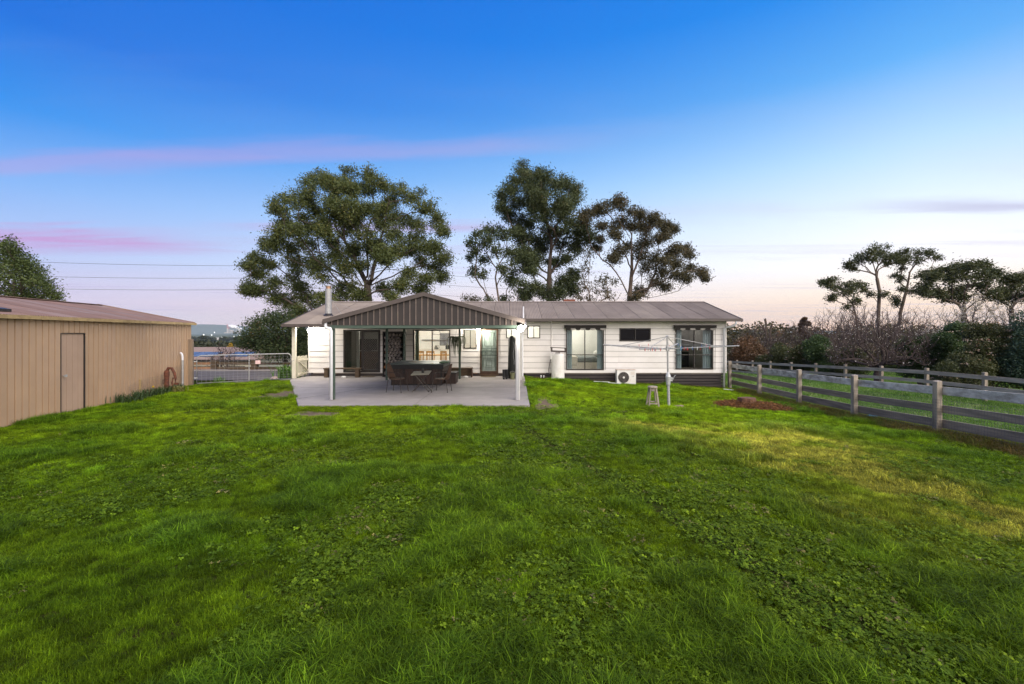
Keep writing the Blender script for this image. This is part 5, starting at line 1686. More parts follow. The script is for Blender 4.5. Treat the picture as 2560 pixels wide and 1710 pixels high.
def skeleton(trunk, targets, rng, limbs=(), wpath=0.55, wig=0.09, seg=0.7, lift=0.2, zpen=1.0):
    """limbs reach from the trunk to every target, forking off the nearest suitable limb"""
    P = [np.array(trunk[0], float)]
    par = [-1]
    plen = [0.0]
    for q in trunk[1:]:
        q = np.array(q, float)
        a = P[-1]
        k = max(1, int(np.linalg.norm(q - a) / (seg * 1.2)))
        base = len(P) - 1
        for i in range(1, k + 1):
            p = a + (q - a) * i / k
            plen.append(plen[-1] + np.linalg.norm(p - P[-1]))
            P.append(p)
            par.append(len(P) - 2)
    for limb in limbs:                                # main limbs laid out by hand
        q0 = np.array(limb[0], float)
        prev = int(np.argmin([np.linalg.norm(p - q0) for p in P]))
        for q in limb:
            q = np.array(q, float)
            a = P[prev].copy()
            k = max(1, int(np.linalg.norm(q - a) / (seg * 1.2)))
            for i in range(1, k + 1):
                p = a + (q - a) * i / k + rng.normal(size=3) * 0.06
                plen.append(plen[prev] + np.linalg.norm(p - P[prev]))
                P.append(p)
                par.append(prev)
                prev = len(P) - 1
    ntr = len(P)
    skip = max(1, len(trunk))
    root = P[min(ntr - 1, ntr // 2)]
    order = np.argsort([np.linalg.norm(np.array(t) - root) for t in targets])
    tips = []
    arr = np.zeros((ntr + len(targets) * 40, 3))
    arr[:ntr] = P
    pl = np.zeros(len(arr))
    pl[:ntr] = plen
    cnt = ntr
    for oi in order:
        t = np.array(targets[oi], float)
        d = np.linalg.norm(arr[:cnt] - t, axis=1)
        cost = d + wpath * pl[:cnt] + zpen * np.maximum(0, arr[:cnt, 2] - t[2] + 0.25 * np.linalg.norm(arr[:cnt, :2] - t[:2], axis=1))
        cost[:skip] += 4
        i = int(np.argmin(cost))
        a = arr[i].copy()
        D = d[i]
        if D < 0.05:
            tips.append(i)
            continue
        dirp = a - arr[par[i]] if par[i] >= 0 else np.array([0, 0, 1.0])
        dirp = dirp / max(np.linalg.norm(dirp), 1e-6)
        c = a + dirp * D * 0.28 + np.array([0, 0, lift * D * 0.30])
        k = max(2, min(30, int(D / seg) + 1))
        prev = i
        for j in range(1, k + 1):
            s = j / k
            p = (1 - s) ** 2 * a + 2 * s * (1 - s) * c + s * s * t
            if j < k:
                p = p + rng.normal(size=3) * wig * min(D / k, 1.0)
            arr[cnt] = p
            pl[cnt] = pl[prev] + np.linalg.norm(p - arr[prev])
            par.append(prev)
            prev = cnt
            cnt += 1
        tips.append(prev)
    par = np.array(par)
    load = np.zeros(cnt)
    for i in tips:
        load[i] += 1
    for i in range(cnt - 1, 0, -1):
        load[par[i]] += load[i]
    return arr[:cnt], par, np.maximum(load, 0.5), tips

def tree(name, label, trunk, clumps, d, rtrunk, leafmat, barkmat, rng, depth=3.0, subs=7, per=60, leaf=(0.28, 0.09), droop=0.6, clr=0.5, group=None, flat=1.0, cat="tree", limbs=(), wpath=0.55, fill=0.0, crown="crown"):
    """clumps: (px, py, radius_px) as seen in the photograph, given real depth round the trunk"""
    base = np.array(trunk[0], float)
    t = thing(name, label, cat, tuple(base), group)
    cx0 = np.mean([c[0] for c in clumps])
    half = max(abs(c[0] - cx0) for c in clumps) + 1e-6
    targets, radii = [], []
    clumps = list(clumps)
    for _ in range(int(fill * len(clumps))):           # foliage between neighbouring clumps
        i0, i1 = rng.integers(0, len(clumps), 2)
        a_, b2 = clumps[i0], clumps[i1]
        if i0 != i1 and math.hypot(a_[0] - b2[0], a_[1] - b2[1]) < 1.9 * (a_[2] + b2[2]):
            clumps.append(((a_[0] + b2[0]) / 2, (a_[1] + b2[1]) / 2, 0.42 * (a_[2] + b2[2])))
    for (px, py, r) in clumps:
        k = 1 - min(1.0, abs(px - cx0) / half) ** 2
        dd = d + rng.uniform(-1, 1) * depth * (0.3 + 0.7 * math.sqrt(k))
        c = np.array(at(px, py, dd))
        R = r / F * dd
        ns = max(2, int(subs * (0.6 + R * 0.45)))
        for _ in range(ns):
            v = rng.normal(size=3)
            v /= np.linalg.norm(v)
            q = c + v * R * rng.uniform(0.25, 1.12) * np.array([1, 1, flat])
            targets.append(q)
            radii.append(min(clr * rng.uniform(0.5, 1.3), R * 0.8 + 0.15))
    P, par, load, tips = skeleton(trunk, targets, rng, limbs, wpath)
    rad = 0.012 * np.power(load, 0.58)
    rad *= rtrunk / rad[0] if rad[0] > 0 else 1
    rad = np.maximum(rad, 0.011)
    i = np.arange(1, len(P))
    V, Q = frustums(P[par[i]], P[i], np.minimum(rad[par[i]], rad[i] * 1.35), rad[i], 6)
    np_mesh("trunk", V, Q, barkmat, t, smooth=True)
    Ls, tone = [], []
    for q, r in zip(targets, radii):
        n = max(6, int(per * (r / clr) ** 2))
        o = rng.normal(size=(n, 3)) * r * 0.62
        o[:, 2] *= 0.75
        Ls.append(q + o)
        tone.append(np.clip(rng.random() * 0.55 + rng.random(n) * 0.45, 0, 1))
    C = np.concatenate(Ls)
    V, Q = leaves(C, leaf[0], leaf[1], rng, droop)
    np_mesh(crown, V, Q, leafmat, t, tone=np.repeat(np.concatenate(tone), 4))
    return t

M_BARK = material("gum_bark", (0.105, 0.080, 0.062), (0.06, 0.046, 0.037), 3, 0.9, bump=0.4, rand=0.1)
M_BARKPALE = material("pale_gum_bark", (0.19, 0.14, 0.105), (0.09, 0.068, 0.054), 2, 0.9, bump=0.3, rand=0.1)
M_TWIG = material("bare_twig_bark", (0.085, 0.062, 0.055), (0.055, 0.041, 0.038), 5, 0.9, rand=0.15)
L_GUM = leaf_material("gum_leaf", (0.045, 0.066, 0.022), (0.123, 0.142, 0.037), (0.188, 0.156, 0.046), 0.2)
L_TALL = leaf_material("tall_gum_leaf", (0.033, 0.050, 0.021), (0.092, 0.113, 0.042), (0.136, 0.106, 0.042), 0.2)
L_RUSTGUM = leaf_material("rusty_gum_leaf", (0.039, 0.041, 0.022), (0.105, 0.087, 0.039), (0.150, 0.083, 0.039), 0.2)
L_DARK = leaf_material("dark_shrub_leaf", (0.020, 0.036, 0.014), (0.063, 0.087, 0.025), (0.105, 0.073, 0.031), 0.2)
L_PINE = leaf_material("cypress_leaf", (0.033, 0.048, 0.021), (0.090, 0.099, 0.033), (0.150, 0.128, 0.045), 0.2)
L_LIGHT = leaf_material("light_tree_leaf", (0.039, 0.062, 0.018), (0.117, 0.150, 0.042), (0.169, 0.169, 0.058), 0.25)

def conv(reg, scale, items):
    ox, oy = reg
    return [(ox + x * scale, oy + y * scale, r * scale) for x, y, r in items]
def trunk3(reg, scale, pts, d, x0=None):
    ox, oy = reg
    q = [at(ox + x * scale, oy + y * scale, d + dd) for x, y, dd in pts]
    b = q[0].copy()
    b.z = gz(b.x, b.y) - 0.2
    return [tuple(b)] + [tuple(p) for p in q]

def limbs3(reg, scale, d, lines, rng, amp=2.0):
    out = []
    for ln in lines:
        off = rng.uniform(-amp, amp)
        out.append([tuple(at(reg[0] + x * scale, reg[1] + y * scale, d + off * (i + 1) / len(ln))) for i, (x, y) in enumerate(ln)])
    return out
# ------------------------------------------------------------------ the big trees behind the house
R6 = ((600, 390), 0.2742)
big = conv(*R6, [(990,160,90),(1180,190,100),(750,220,110),(600,280,100),(860,270,90),(1270,260,90),(1440,320,110),(1600,380,100),(1690,470,80),(480,400,100),(370,460,90),(620,400,80),(1000,330,90),(1130,300,80),(330,500,50),(420,600,80),(360,690,80),(560,560,50),(980,460,90),(1160,470,80),(1400,560,80),(1800,590,80),(1850,690,40),(1010,600,100),(960,700,80),(1170,730,100),(1300,640,80),(1400,720,110),(1580,740,110),(1680,830,70),(230,830,90),(330,800,80),(480,830,110),(650,820,100),(760,700,90),(120,940,70),(80,1000,50),(250,980,80),(500,950,110),(480,1080,100),(700,970,100),(740,1060,110),(880,900,80),(1180,870,80),(1450,870,80),(1780,840,50),(1850,930,80),(1780,1000,80),(1640,950,70),(1850,1100,60),(1700,1120,60),(1550,1080,70),(1480,1190,80),(1640,1210,50),(90,1190,60),(60,1230,40),(180,1230,50),(330,1160,70),(330,1290,60),(560,1200,80),(650,1300,90),(450,1330,80),(530,1420,70),(1000,1200,110),(1080,1280,90),(920,1290,80),(1300,1200,60),(1380,1290,50),(700,520,60),(820,450,70),(760,600,50),(900,560,60),(640,650,60),(1300,480,70),(1500,600,60),(1600,620,60),(1240,560,60),(1060,520,70),(1250,800,70),(1050,850,70),(950,1000,70),(1330,950,60),(1100,1000,50),(850,800,60),(1380,420,60),(860,380,60)])
tree("gum_tree", "broad domed gum tree behind the left half of the house", trunk3(*R6, [(1170, 1500, 0), (1170, 1330, 0), (1160, 1170, 0.2)], 42), big, 42, 0.42, L_GUM, M_BARK, np.random.default_rng(1), depth=5.5, subs=17, per=112, leaf=(0.23, 0.074), clr=0.50, flat=0.95, fill=1.0, wpath=0.45,
     limbs=limbs3(*R6, 42, [[(1120,1180),(960,920),(870,740),(720,650),(560,590)], [(1140,1120),(1000,850),(900,700),(850,560),(700,460)], [(1160,1100),(1150,800),(1180,600),(1150,400)], [(1190,1120),(1260,880),(1310,650),(1340,450)], [(1200,1150),(1400,960),(1560,850),(1700,700)], [(1200,1180),(1480,1050),(1680,1000),(1840,930)], [(1130,1200),(900,1080),(700,1000),(450,960)], [(1130,1260),(800,1250),(500,1280),(200,1240)]], np.random.default_rng(91), 3.5))
R7 = ((1140, 390), 0.2811)
tall = conv(*R7, [(590,110,60),(560,200,90),(650,200,80),(770,160,70),(760,250,90),(520,310,90),(660,320,110),(420,360,50),(420,450,60),(480,540,60),(560,440,90),(760,400,100),(900,250,80),(970,280,90),(1050,300,60),(1040,400,70),(930,420,100),(950,500,80),(800,520,100),(650,580,90),(560,600,70),(700,480,80),(1000,600,100),(1130,620,80),(1170,700,70),(1080,720,100),(900,660,100),(820,720,90),(700,750,90),(600,720,80),(540,680,60),(620,850,80),(560,880,60),(680,950,80),(740,850,70),(950,780,80),(1060,820,70),(850,950,70),(980,920,60),(640,1020,60),(940,1120,80),(1020,1180,80),(890,1220,80),(1040,1050,60),(700,1180,60),(620,1240,50),(780,1230,50)])
tree("gum_tree", "tallest dark gum tree standing behind the middle of the house", trunk3(*R7, [(835, 1500, 0), (830, 1250, 0), (830, 1000, 0), (850, 760, 0.2), (780, 480, 0.2)], 46), tall, 46, 0.34, L_TALL, M_BARK, np.random.default_rng(2), depth=3.6, subs=16, per=122, leaf=(0.245, 0.078), clr=0.50, fill=0.5)
left = conv(*R7, [(200,700,60),(290,660,60),(380,670,70),(440,700,60),(120,780,40),(180,860,50),(150,1030,50),(120,900,25),(270,780,60),(350,840,50),(420,1010,50),(460,870,50),(230,1060,40),(500,950,40),(530,1060,60),(480,1100,50),(570,1150,60),(590,1260,60),(300,1280,40),(430,1280,40),(250,920,40)])
tree("gum_tree", "sparse thin-stemmed gum tree at the left of the tallest gum", trunk3(*R7, [(385, 1500, 0), (380, 1280, 0), (350, 1080, 0.2)], 44), left, 44, 0.16, L_TALL, M_BARKPALE, np.random.default_rng(3), depth=2.5, subs=10, per=70, leaf=(0.28, 0.09), clr=0.5)
right = conv(*R7, [(1380,440,60),(1440,400,50),(1470,440,50),(1290,480,60),(1240,500,50),(1160,520,50),(1130,560,30),(1590,490,60),(1650,520,50),(1740,550,60),(1830,600,60),(1880,630,40),(1940,650,35),(1700,620,60),(1480,590,60),(1400,640,60),(1430,690,60),(1560,620,50),(1700,720,90),(1660,780,80),(1830,740,70),(1870,700,50),(1300,620,40),(1270,740,40),(1250,820,50),(1440,860,80),(1400,920,60),(1500,800,60),(1960,840,60),(2040,830,50),(2070,880,40),(1900,880,60),(1780,900,70),(1650,880,60),(1960,960,50),(2090,1000,50),(2170,1040,50),(2220,1090,25),(2050,1080,50),(1930,1060,60),(1820,1020,60),(1700,1000,60),(1760,1120,60),(1860,1160,50),(1640,1200,50),(1600,1260,40)])
tree("gum_tree", "spreading open gum tree behind the right half of the house roof", trunk3(*R7, [(1545, 1500, 0), (1545, 1250, 0), (1565, 1000, 0.2), (1560, 760, 0.4)], 44), right, 44, 0.27, L_RUSTGUM, M_BARKPALE, np.random.default_rng(4), depth=3.6, subs=13, per=92, leaf=(0.23, 0.074), clr=0.44, flat=0.85, fill=0.3, wpath=0.45,
     limbs=limbs3(*R7, 44, [[(1520,1210),(1430,1040),(1300,920),(1230,820)], [(1560,1000),(1560,760),(1470,600),(1400,470)], [(1570,1050),(1650,850),(1700,680),(1740,580)], [(1570,1120),(1780,950),(1900,900),(2030,850)], [(1560,1260),(1800,1250),(1980,1190),(2150,1080)], [(1560,1230),(1700,1180),(1850,1080),(1960,980)]], np.random.default_rng(92), 2.5))
mid = conv(*R7, [(1190,880,50),(1160,940,50),(1150,1050,50),(1140,1150,50),(1110,1260,50),(1180,1270,40),(1320,1080,50),(1290,1110,40),(1370,1240,50),(1240,1190,40),(1330,1180,40),(1400,1120,30)])
tree("gum_tree", "young slender gum tree between the tallest and the spreading gum", trunk3(*R7, [(1190, 1500, 0), (1195, 1300, 0), (1180, 1200, 0)], 41), mid, 41, 0.10, L_RUSTGUM, M_BARKPALE, np.random.default_rng(5), depth=1.5, subs=5, per=45, leaf=(0.25, 0.08), clr=0.45)
tip = conv(*R7, [(130,1265,45),(180,1285,32),(90,1285,32),(130,1310,40)])
tree("shrub", "small leafy tree top just showing over the roof beside the gable", trunk3(*R7, [(135, 1500, 0), (135, 1330, 0)], 33), tip, 33, 0.07, L_RUSTGUM, M_BARK, np.random.default_rng(6), depth=0.8, subs=6, per=50, leaf=(0.16, 0.06), clr=0.35)
R4 = ((440, 700), 0.2041)
dk = conv(*R4, [(1230,420,80),(1120,470,90),(1350,420,90),(980,540,80),(1080,590,100),(1200,560,110),(1320,560,100),(1400,520,80),(900,640,80),(1000,680,100),(1120,700,110),(1240,690,100),(1350,690,90),(850,740,80),(950,780,100),(1080,800,110),(1200,800,100),(1330,800,90),(1420,640,90),(1440,780,90),(1500,700,100),(1560,800,90),(1150,880,80),(1280,900,80),(1400,880,80),(1500,900,80),(1600,680,80),(1600,880,70),(1550,600,80)])
tree("evergreen_tree", "dense dark evergreen tree beyond the farm gate beside the house", trunk3(*R4, [(1350, 1060, 0), (1330, 950, 0), (1280, 800, 0)], 27.5), dk, 27.5, 0.16, L_DARK, M_BARK, np.random.default_rng(7), depth=2.2, subs=9, per=110, leaf=(0.15, 0.06), clr=0.42, droop=0.2)
R3 = ((0, 580), 0.3189)
sh = conv(*R3, [(60,90,40),(100,120,40),(30,160,70),(130,190,60),(190,230,50),(80,260,80),(220,290,60),(280,310,50),(150,330,80),(290,370,50),(30,350,80),(230,400,80),(320,420,50),(100,430,80),(370,450,40),(400,480,50),(440,520,45),(300,490,70),(180,490,80),(30,470,80),(-60,250,90),(-60,400,90),(-120,330,90)])
tree("shrub_tree", "leafy green tree rising behind the shed roof", trunk3(*R3, [(130, 900, 0), (120, 600, 0), (110, 400, 0)], 27), sh, 27, 0.2, L_LIGHT, M_BARK, np.random.default_rng(8), depth=2.2, subs=9, per=110, leaf=(0.15, 0.06), clr=0.45, droop=0.2)

# ------------------------------------------------------------------ right-hand skyline trees
RR = ((2040, 600), 0.2296)
u1 = conv(*RR, [(560,140,70),(650,120,80),(740,120,70),(480,190,50),(430,230,50),(360,250,50),(340,290,30),(410,300,30),(540,200,60),(640,200,60),(720,190,60),(800,200,50),(850,180,40),(760,250,40),(730,590,35),(600,590,35),(880,230,35)])
tree("umbrella_tree", "tall umbrella-crowned tree, middle one of the three on the right skyline", trunk3(*RR, [(680, 1100, 0), (680, 800, 0), (692, 560, 0), (665, 420, 0), (655, 350, 0)], 56), u1, 56, 0.19, L_PINE, M_BARKPALE, np.random.default_rng(12), depth=2.4, subs=10, per=46, leaf=(0.28, 0.10), clr=0.42, flat=0.85, droop=0.0, group="umbrella trees on the skyline")
u2 = conv(*RR, [(900,170,50),(980,140,60),(1080,140,70),(1180,140,60),(1250,160,50),(1310,200,35),(1000,210,60),(1110,210,60),(950,250,50),(930,310,30),(870,400,50),(920,420,40),(1130,390,50),(1200,370,50),(1270,340,50),(930,540,30),(880,640,55),(850,690,40),(1030,560,30)])
tree("umbrella_tree", "tall umbrella-crowned tree, rightmost of the three on the right skyline", trunk3(*RR, [(900, 1100, 0), (920, 790, 0), (960, 640, 0), (1000, 480, 0), (1022, 350, 0)], 57), u2, 57, 0.18, L_PINE, M_BARKPALE, np.random.default_rng(13), depth=2.2, subs=10, per=46, leaf=(0.28, 0.10), clr=0.42, flat=0.85, droop=0.0, group="umbrella trees on the skyline")
u3 = conv(*RR, [(60,470,30),(120,450,50),(190,430,50),(150,490,40),(220,510,40),(280,520,60),(360,500,50),(450,490,60),(510,500,40),(520,550,40),(300,570,60),(190,600,50),(170,640,30),(380,560,50),(460,660,45),(340,720,35)])
tree("umbrella_tree", "shorter leaning tree, leftmost of the three on the right skyline", trunk3(*RR, [(460, 1100, 0), (440, 840, 0), (400, 690, 0), (320, 610, 0)], 55), u3, 55, 0.12, L_PINE, M_BARKPALE, np.random.default_rng(14), depth=1.8, subs=10, per=46, leaf=(0.28, 0.10), clr=0.40, flat=0.8, droop=0.0, group="umbrella trees on the skyline")
t1 = conv(*RR, [(1540,280,60),(1700,270,70),(1800,290,70),(1620,310,70),(1480,330,60),(1380,360,70),(1300,400,60),(1900,340,60),(1960,370,50),(1850,400,80),(1720,390,80),(1580,400,80),(1450,440,70),(1250,430,40),(1180,500,50),(1150,540,50),(1180,580,50),(1280,560,60),(1350,600,60),(1420,640,50),(1550,520,70),(1680,500,80),(1820,520,80),(1900,600,70),(1500,570,60),(1600,620,50)])
tree("cypress_tree", "wide dark layered tree at the right behind the blossom trees", trunk3(*RR, [(1620, 1100, 0), (1610, 720, 0), (1620, 560, 0)], 52), t1, 52, 0.26, L_PINE, M_BARK, np.random.default_rng(15), depth=4.0, subs=10, per=75, leaf=(0.30, 0.11), clr=0.52, flat=0.75, droop=0.0)
t2 = conv(*RR, [(2050,440,70),(2140,410,60),(2200,400,60),(2080,520,80),(2180,520,80),(2010,560,60),(2100,620,80),(2230,600,70),(2000,640,50),(2260,430,70),(2320,380,70),(2330,520,80),(2400,450,80),(2330,640,80)])
tree("cypress_tree", "dark tree cut by the right edge of the picture", trunk3(*RR, [(2140, 1100, 0), (2130, 760, 0), (2140, 600, 0)], 54), t2, 54, 0.25, L_PINE, M_BARK, np.random.default_rng(16), depth=3.5, subs=10, per=75, leaf=(0.30, 0.11), clr=0.52, flat=0.8, droop=0.0)

# ------------------------------------------------------------------ bare and blossoming trees
E_PETAL = leaf_material("white_petal", (0.40, 0.36, 0.36), (0.68, 0.64, 0.63), None, 0.3)
L_BUD = leaf_material("brown_bud", (0.10, 0.062, 0.045), (0.16, 0.10, 0.07), None, 0.2)
def bare_tree(label, px, d, top_py, half_px, rng, ntw=260, npet=900, stems=5, zlow=0.25, group=None, base_z=None, name="blossom_tree", petal=0.06):
    b = at(px, 900, d)
    zb = gz(b.x, d)
    t = thing(name, label, "tree", (b.x, d, zb), group)
    H = (at(px, top_py, d).z - zb)
    Rw = half_px / F * d
    targets = []
    for _ in range(ntw):
        a = rng.uniform(0, 2 * np.pi)
        r = math.sqrt(rng.random())
        hgt = H * (1.0 - 0.42 * r * r) * rng.uniform(0.55 if r < 0.7 else 0.35, 1.0)
        hgt = max(hgt, H * zlow)
        targets.append((b.x + Rw * r * math.cos(a), d + Rw * 0.8 * r * math.sin(a), zb + hgt))
    P, par, load, tips = skeleton([(b.x, d, zb - 0.1), (b.x + 0.05, d, zb + H * 0.10), (b.x, d, zb + H * 0.16)], targets, rng, wpath=0.5, wig=0.10, seg=0.28, lift=0.6, zpen=0.8)
    rad = 0.0075 * np.power(load, 0.55)
    rad = np.maximum(rad, 0.0075 + 0.00012 * d)
    i = np.arange(1, len(P))
    A, B = P[par[i]], P[i]
    # short side twigs
    m = rng.random(len(i)) < 0.75
    tw = rng.normal(size=(m.sum(), 3)) * 0.5
    tw[:, 2] = np.abs(tw[:, 2]) + 0.35
    tw /= np.linalg.norm(tw, axis=1, keepdims=True)
    Bt = B[m] + tw * rng.uniform(0.2, 0.75, (m.sum(), 1))
    V1, Q1 = frustums(A, B, np.minimum(rad[par[i]], rad[i] * 1.5), rad[i], 5)
    V2, Q2 = frustums(B[m], Bt, np.full(m.sum(), 0.006 + 0.00012 * d), np.full(m.sum(), 0.004 + 0.00006 * d), 3)
    np_mesh("trunk", V1, Q1, M_TWIG, t, smooth=True)
    np_mesh("twigs", V2, Q2, M_TWIG, t)
    if npet:
        pool = np.concatenate([Bt, B[load[i] < 8]])
        C = pool[rng.integers(0, len(pool), npet)] + rng.normal(size=(npet, 3)) * 0.05
        V, Q = leaves(C, petal, petal * 0.9, rng, 0.0)
        np_mesh("blossom", V, Q, E_PETAL, t, tone=np.repeat(rng.random(npet), 4))
    return t
g_ = "bare blossom trees beyond the far fence"
bare_tree("wide many-stemmed bare tree with few white blossoms behind the far fence", 2195, 27.5, 772, 118, np.random.default_rng(21), 620, 600, group=g_, zlow=0.3)
bare_tree("white blossoming tree below the wide dark layered tree", 2370, 36, 772, 75, np.random.default_rng(22), 300, 3200, group=g_, zlow=0.3, petal=0.07)
bare_tree("tallest white blossoming tree, second from the right edge", 2450, 36, 726, 62, np.random.default_rng(23), 300, 3800, group=g_, zlow=0.3, petal=0.075)
bare_tree("white blossoming tree at the right edge behind the tall hedge shrubs", 2545, 34, 752, 75, np.random.default_rng(24), 300, 2600, group=g_, zlow=0.3, petal=0.07)
bare_tree("bare grey thicket tree left of the wide many-stemmed tree", 2090, 44, 765, 80, np.random.default_rng(25), 520, 500, group=g_, zlow=0.2, petal=0.055)
bare_tree("bare grey thicket tree above the round green shrub", 2000, 46, 800, 80, np.random.default_rng(26), 480, 600, group=g_, zlow=0.2, petal=0.055)
bare_tree("pale bare thicket tree right of the house corner", 1900, 48, 812, 75, np.random.default_rng(27), 480, 700, group=g_, zlow=0.2, petal=0.055)
bare_tree("bare twiggy tree behind the middle umbrella trees", 2280, 42, 770, 80, np.random.default_rng(28), 520, 500, group=g_, zlow=0.25, petal=0.055)
bare_tree("tall upright bare sapling cluster on the skyline behind the bare thicket", 2140, 50, 752, 60, np.random.default_rng(29), 420, 0, group=g_, zlow=0.3)
# dead stag trees
for (px, tops, lab) in ((1915, [(1898, 806), (1900, 815), (1915, 820), (1911, 797), (1914, 796)], "dead forked tree trunk on the skyline right of the house"),
                        (1925, [(1927, 812), (1930, 808), (1921, 822)], "smaller dead stub trunk on the skyline right of the forked one")):
    d = 58
    b = at(px, 860, d)
    zb = gz(b.x, d)
    t = thing("dead_tree", lab, "tree", (b.x, d, zb), "dead trunks on the skyline")
    m = MB()
    f0 = at(px, 832, d)
    m.tube([(b.x, d, zb - 0.2), (b.x + 0.1, d, (zb + f0.z) / 2), tuple(f0)], [0.2, 0.16, 0.13], 7)
    m.build("trunk", M_BARK, t)
    for (tx, ty) in tops:
        q = at(tx, ty, d)
        mm = (Vector(f0) + q) / 2 + Vector((0.1, 0, 0.1))
        MB().tube([tuple(f0), tuple(mm), tuple(q)], [0.12, 0.10, 0.06], 6).build("limb", M_BARK, t)

# ------------------------------------------------------------------ hedge shrubs beyond the far fence
L_PHOT = leaf_material("photinia_leaf", (0.030, 0.046, 0.017), (0.085, 0.088, 0.030), (0.200, 0.080, 0.042), 0.2)
L_PHOTRED = leaf_material("reddish_photinia_leaf", (0.048, 0.035, 0.021), (0.152, 0.080, 0.038), (0.240, 0.104, 0.048), 0.2)
L_GREENSH = leaf_material("green_shrub_leaf", (0.021, 0.045, 0.018), (0.075, 0.120, 0.036), (0.112, 0.150, 0.045), 0.2)
L_BLUEGREEN = leaf_material("bluegreen_shrub_leaf", (0.022, 0.048, 0.031), (0.063, 0.105, 0.063), (0.084, 0.119, 0.070), 0.2)
L_FLOWER = leaf_material("cream_flower", (0.36, 0.26, 0.20), (0.52, 0.42, 0.35), None, 0.2)
def shrub(label, px, d, top_py, half_px, mat, rng, n=9000, flowers=0, lumps=14, leaf=(0.14, 0.06), group="shrubs beyond the far fence", depth=None, name="hedge_shrub"):
    c = at(px, 900, d)
    zb = gz(c.x, d)
    top = at(px, top_py, d).z
    H = top - zb
    Rw = half_px / F * d
    Rd = depth or Rw * 0.8
    t = thing(name, label, "shrub", (c.x, d, zb), group)
    cen, rr_ = [], []
    for _ in range(lumps):
        a = rng.uniform(0, 2 * np.pi)
        r = math.sqrt(rng.random()) * 0.75
        hz = rng.uniform(0.18, 0.80) * (1 - 0.35 * r * r)
        cen.append((c.x + Rw * r * math.cos(a), d + Rd * r * math.sin(a), zb + H * hz))
        rr_.append(min(Rw, H) * rng.uniform(0.30, 0.46))
    cen.append((c.x, d, zb + H * 0.72)); rr_.append(min(Rw, H * 0.9) * 0.34)
    cen, rr_ = np.array(cen), np.array(rr_)
    cen[:, 2] += np.clip((cen[:, 2] - zb) / H, 0, 1) * (top - np.max(cen[:, 2] + 0.9 * rr_)) * 1.15
    n = int(n * 1.5)
    k = rng.integers(0, len(cen), n)
    v = rng.normal(size=(n, 3))
    v /= np.linalg.norm(v, axis=1, keepdims=True)
    rad = rr_[k] * (1 - 0.6 * rng.random(n) ** 2.2)
    C = cen[k] + v * rad[:, None] * np.array([1, 1, 0.9])
    C += rng.normal(size=C.shape) * 0.06
    C[:, 2] = np.minimum(C[:, 2], top + 0.1)
    keep = C[:, 2] > zb + 0.05
    C, v, k = C[keep], v[keep], k[keep]
    V, Q = leaves(C, leaf[0], leaf[1], rng, -0.1)
    lumpt = rng.random(len(cen))
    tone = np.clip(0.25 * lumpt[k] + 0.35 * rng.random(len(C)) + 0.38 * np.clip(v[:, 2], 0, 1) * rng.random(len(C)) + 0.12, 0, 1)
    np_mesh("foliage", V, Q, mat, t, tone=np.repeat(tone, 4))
    m = MB()
    for q, r in zip(cen[:7], rr_[:7]):
        m.tube([(c.x + 0.1 * (q[0] - c.x), d, zb - 0.1), (c.x + 0.5 * (q[0] - c.x), d + 0.4 * (q[1] - d), zb + (q[2] - zb) * 0.5), tuple(q)], [0.045, 0.035, 0.015], 5)
    m.build("stem", M_BARK, t)
    if flowers:
        k2 = rng.integers(0, len(cen), flowers)
        v2 = rng.normal(size=(flowers, 3)); v2[:, 2] = np.abs(v2[:, 2]) + 0.2; v2[:, 1] -= 0.4
        v2 /= np.linalg.norm(v2, axis=1, keepdims=True)
        fc = cen[k2] + v2 * rr_[k2][:, None] * 1.03
        fc = fc[fc[:, 2] > zb + 0.3 * H]
        FC = (fc[:, None, :] + rng.normal(size=(len(fc), 9, 3)) * np.array([0.09, 0.09, 0.025])).reshape(-1, 3)
        V, Q = leaves(FC, 0.07, 0.06, rng, 0.0)
        np_mesh("flower_head", V, Q, L_FLOWER, t, tone=np.repeat(rng.random(len(FC)), 4))
    return t
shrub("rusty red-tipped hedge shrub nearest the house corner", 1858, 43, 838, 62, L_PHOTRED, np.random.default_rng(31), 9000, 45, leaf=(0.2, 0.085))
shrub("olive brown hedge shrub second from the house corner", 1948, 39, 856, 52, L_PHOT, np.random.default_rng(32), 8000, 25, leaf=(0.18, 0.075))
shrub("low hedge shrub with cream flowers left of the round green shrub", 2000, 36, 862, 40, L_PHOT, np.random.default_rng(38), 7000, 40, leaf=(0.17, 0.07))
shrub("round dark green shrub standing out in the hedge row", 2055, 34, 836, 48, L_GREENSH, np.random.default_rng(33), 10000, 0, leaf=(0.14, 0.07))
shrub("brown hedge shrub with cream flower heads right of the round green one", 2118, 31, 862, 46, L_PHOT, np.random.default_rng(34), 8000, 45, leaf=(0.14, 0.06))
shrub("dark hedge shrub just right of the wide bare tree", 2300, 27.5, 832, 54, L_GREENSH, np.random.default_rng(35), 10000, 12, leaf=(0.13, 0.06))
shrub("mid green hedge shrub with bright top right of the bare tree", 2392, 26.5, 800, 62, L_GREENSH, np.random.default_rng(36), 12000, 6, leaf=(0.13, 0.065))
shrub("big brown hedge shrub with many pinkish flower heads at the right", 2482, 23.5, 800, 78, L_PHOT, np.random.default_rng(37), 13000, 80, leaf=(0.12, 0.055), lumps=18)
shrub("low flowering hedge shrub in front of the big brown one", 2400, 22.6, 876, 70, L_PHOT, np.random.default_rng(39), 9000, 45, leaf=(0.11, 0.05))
shrub("blue-green hedge shrub cut by the right edge of the picture", 2575, 22.5, 768, 95, L_BLUEGREEN, np.random.default_rng(40), 13000, 0, leaf=(0.12, 0.055), lumps=18)
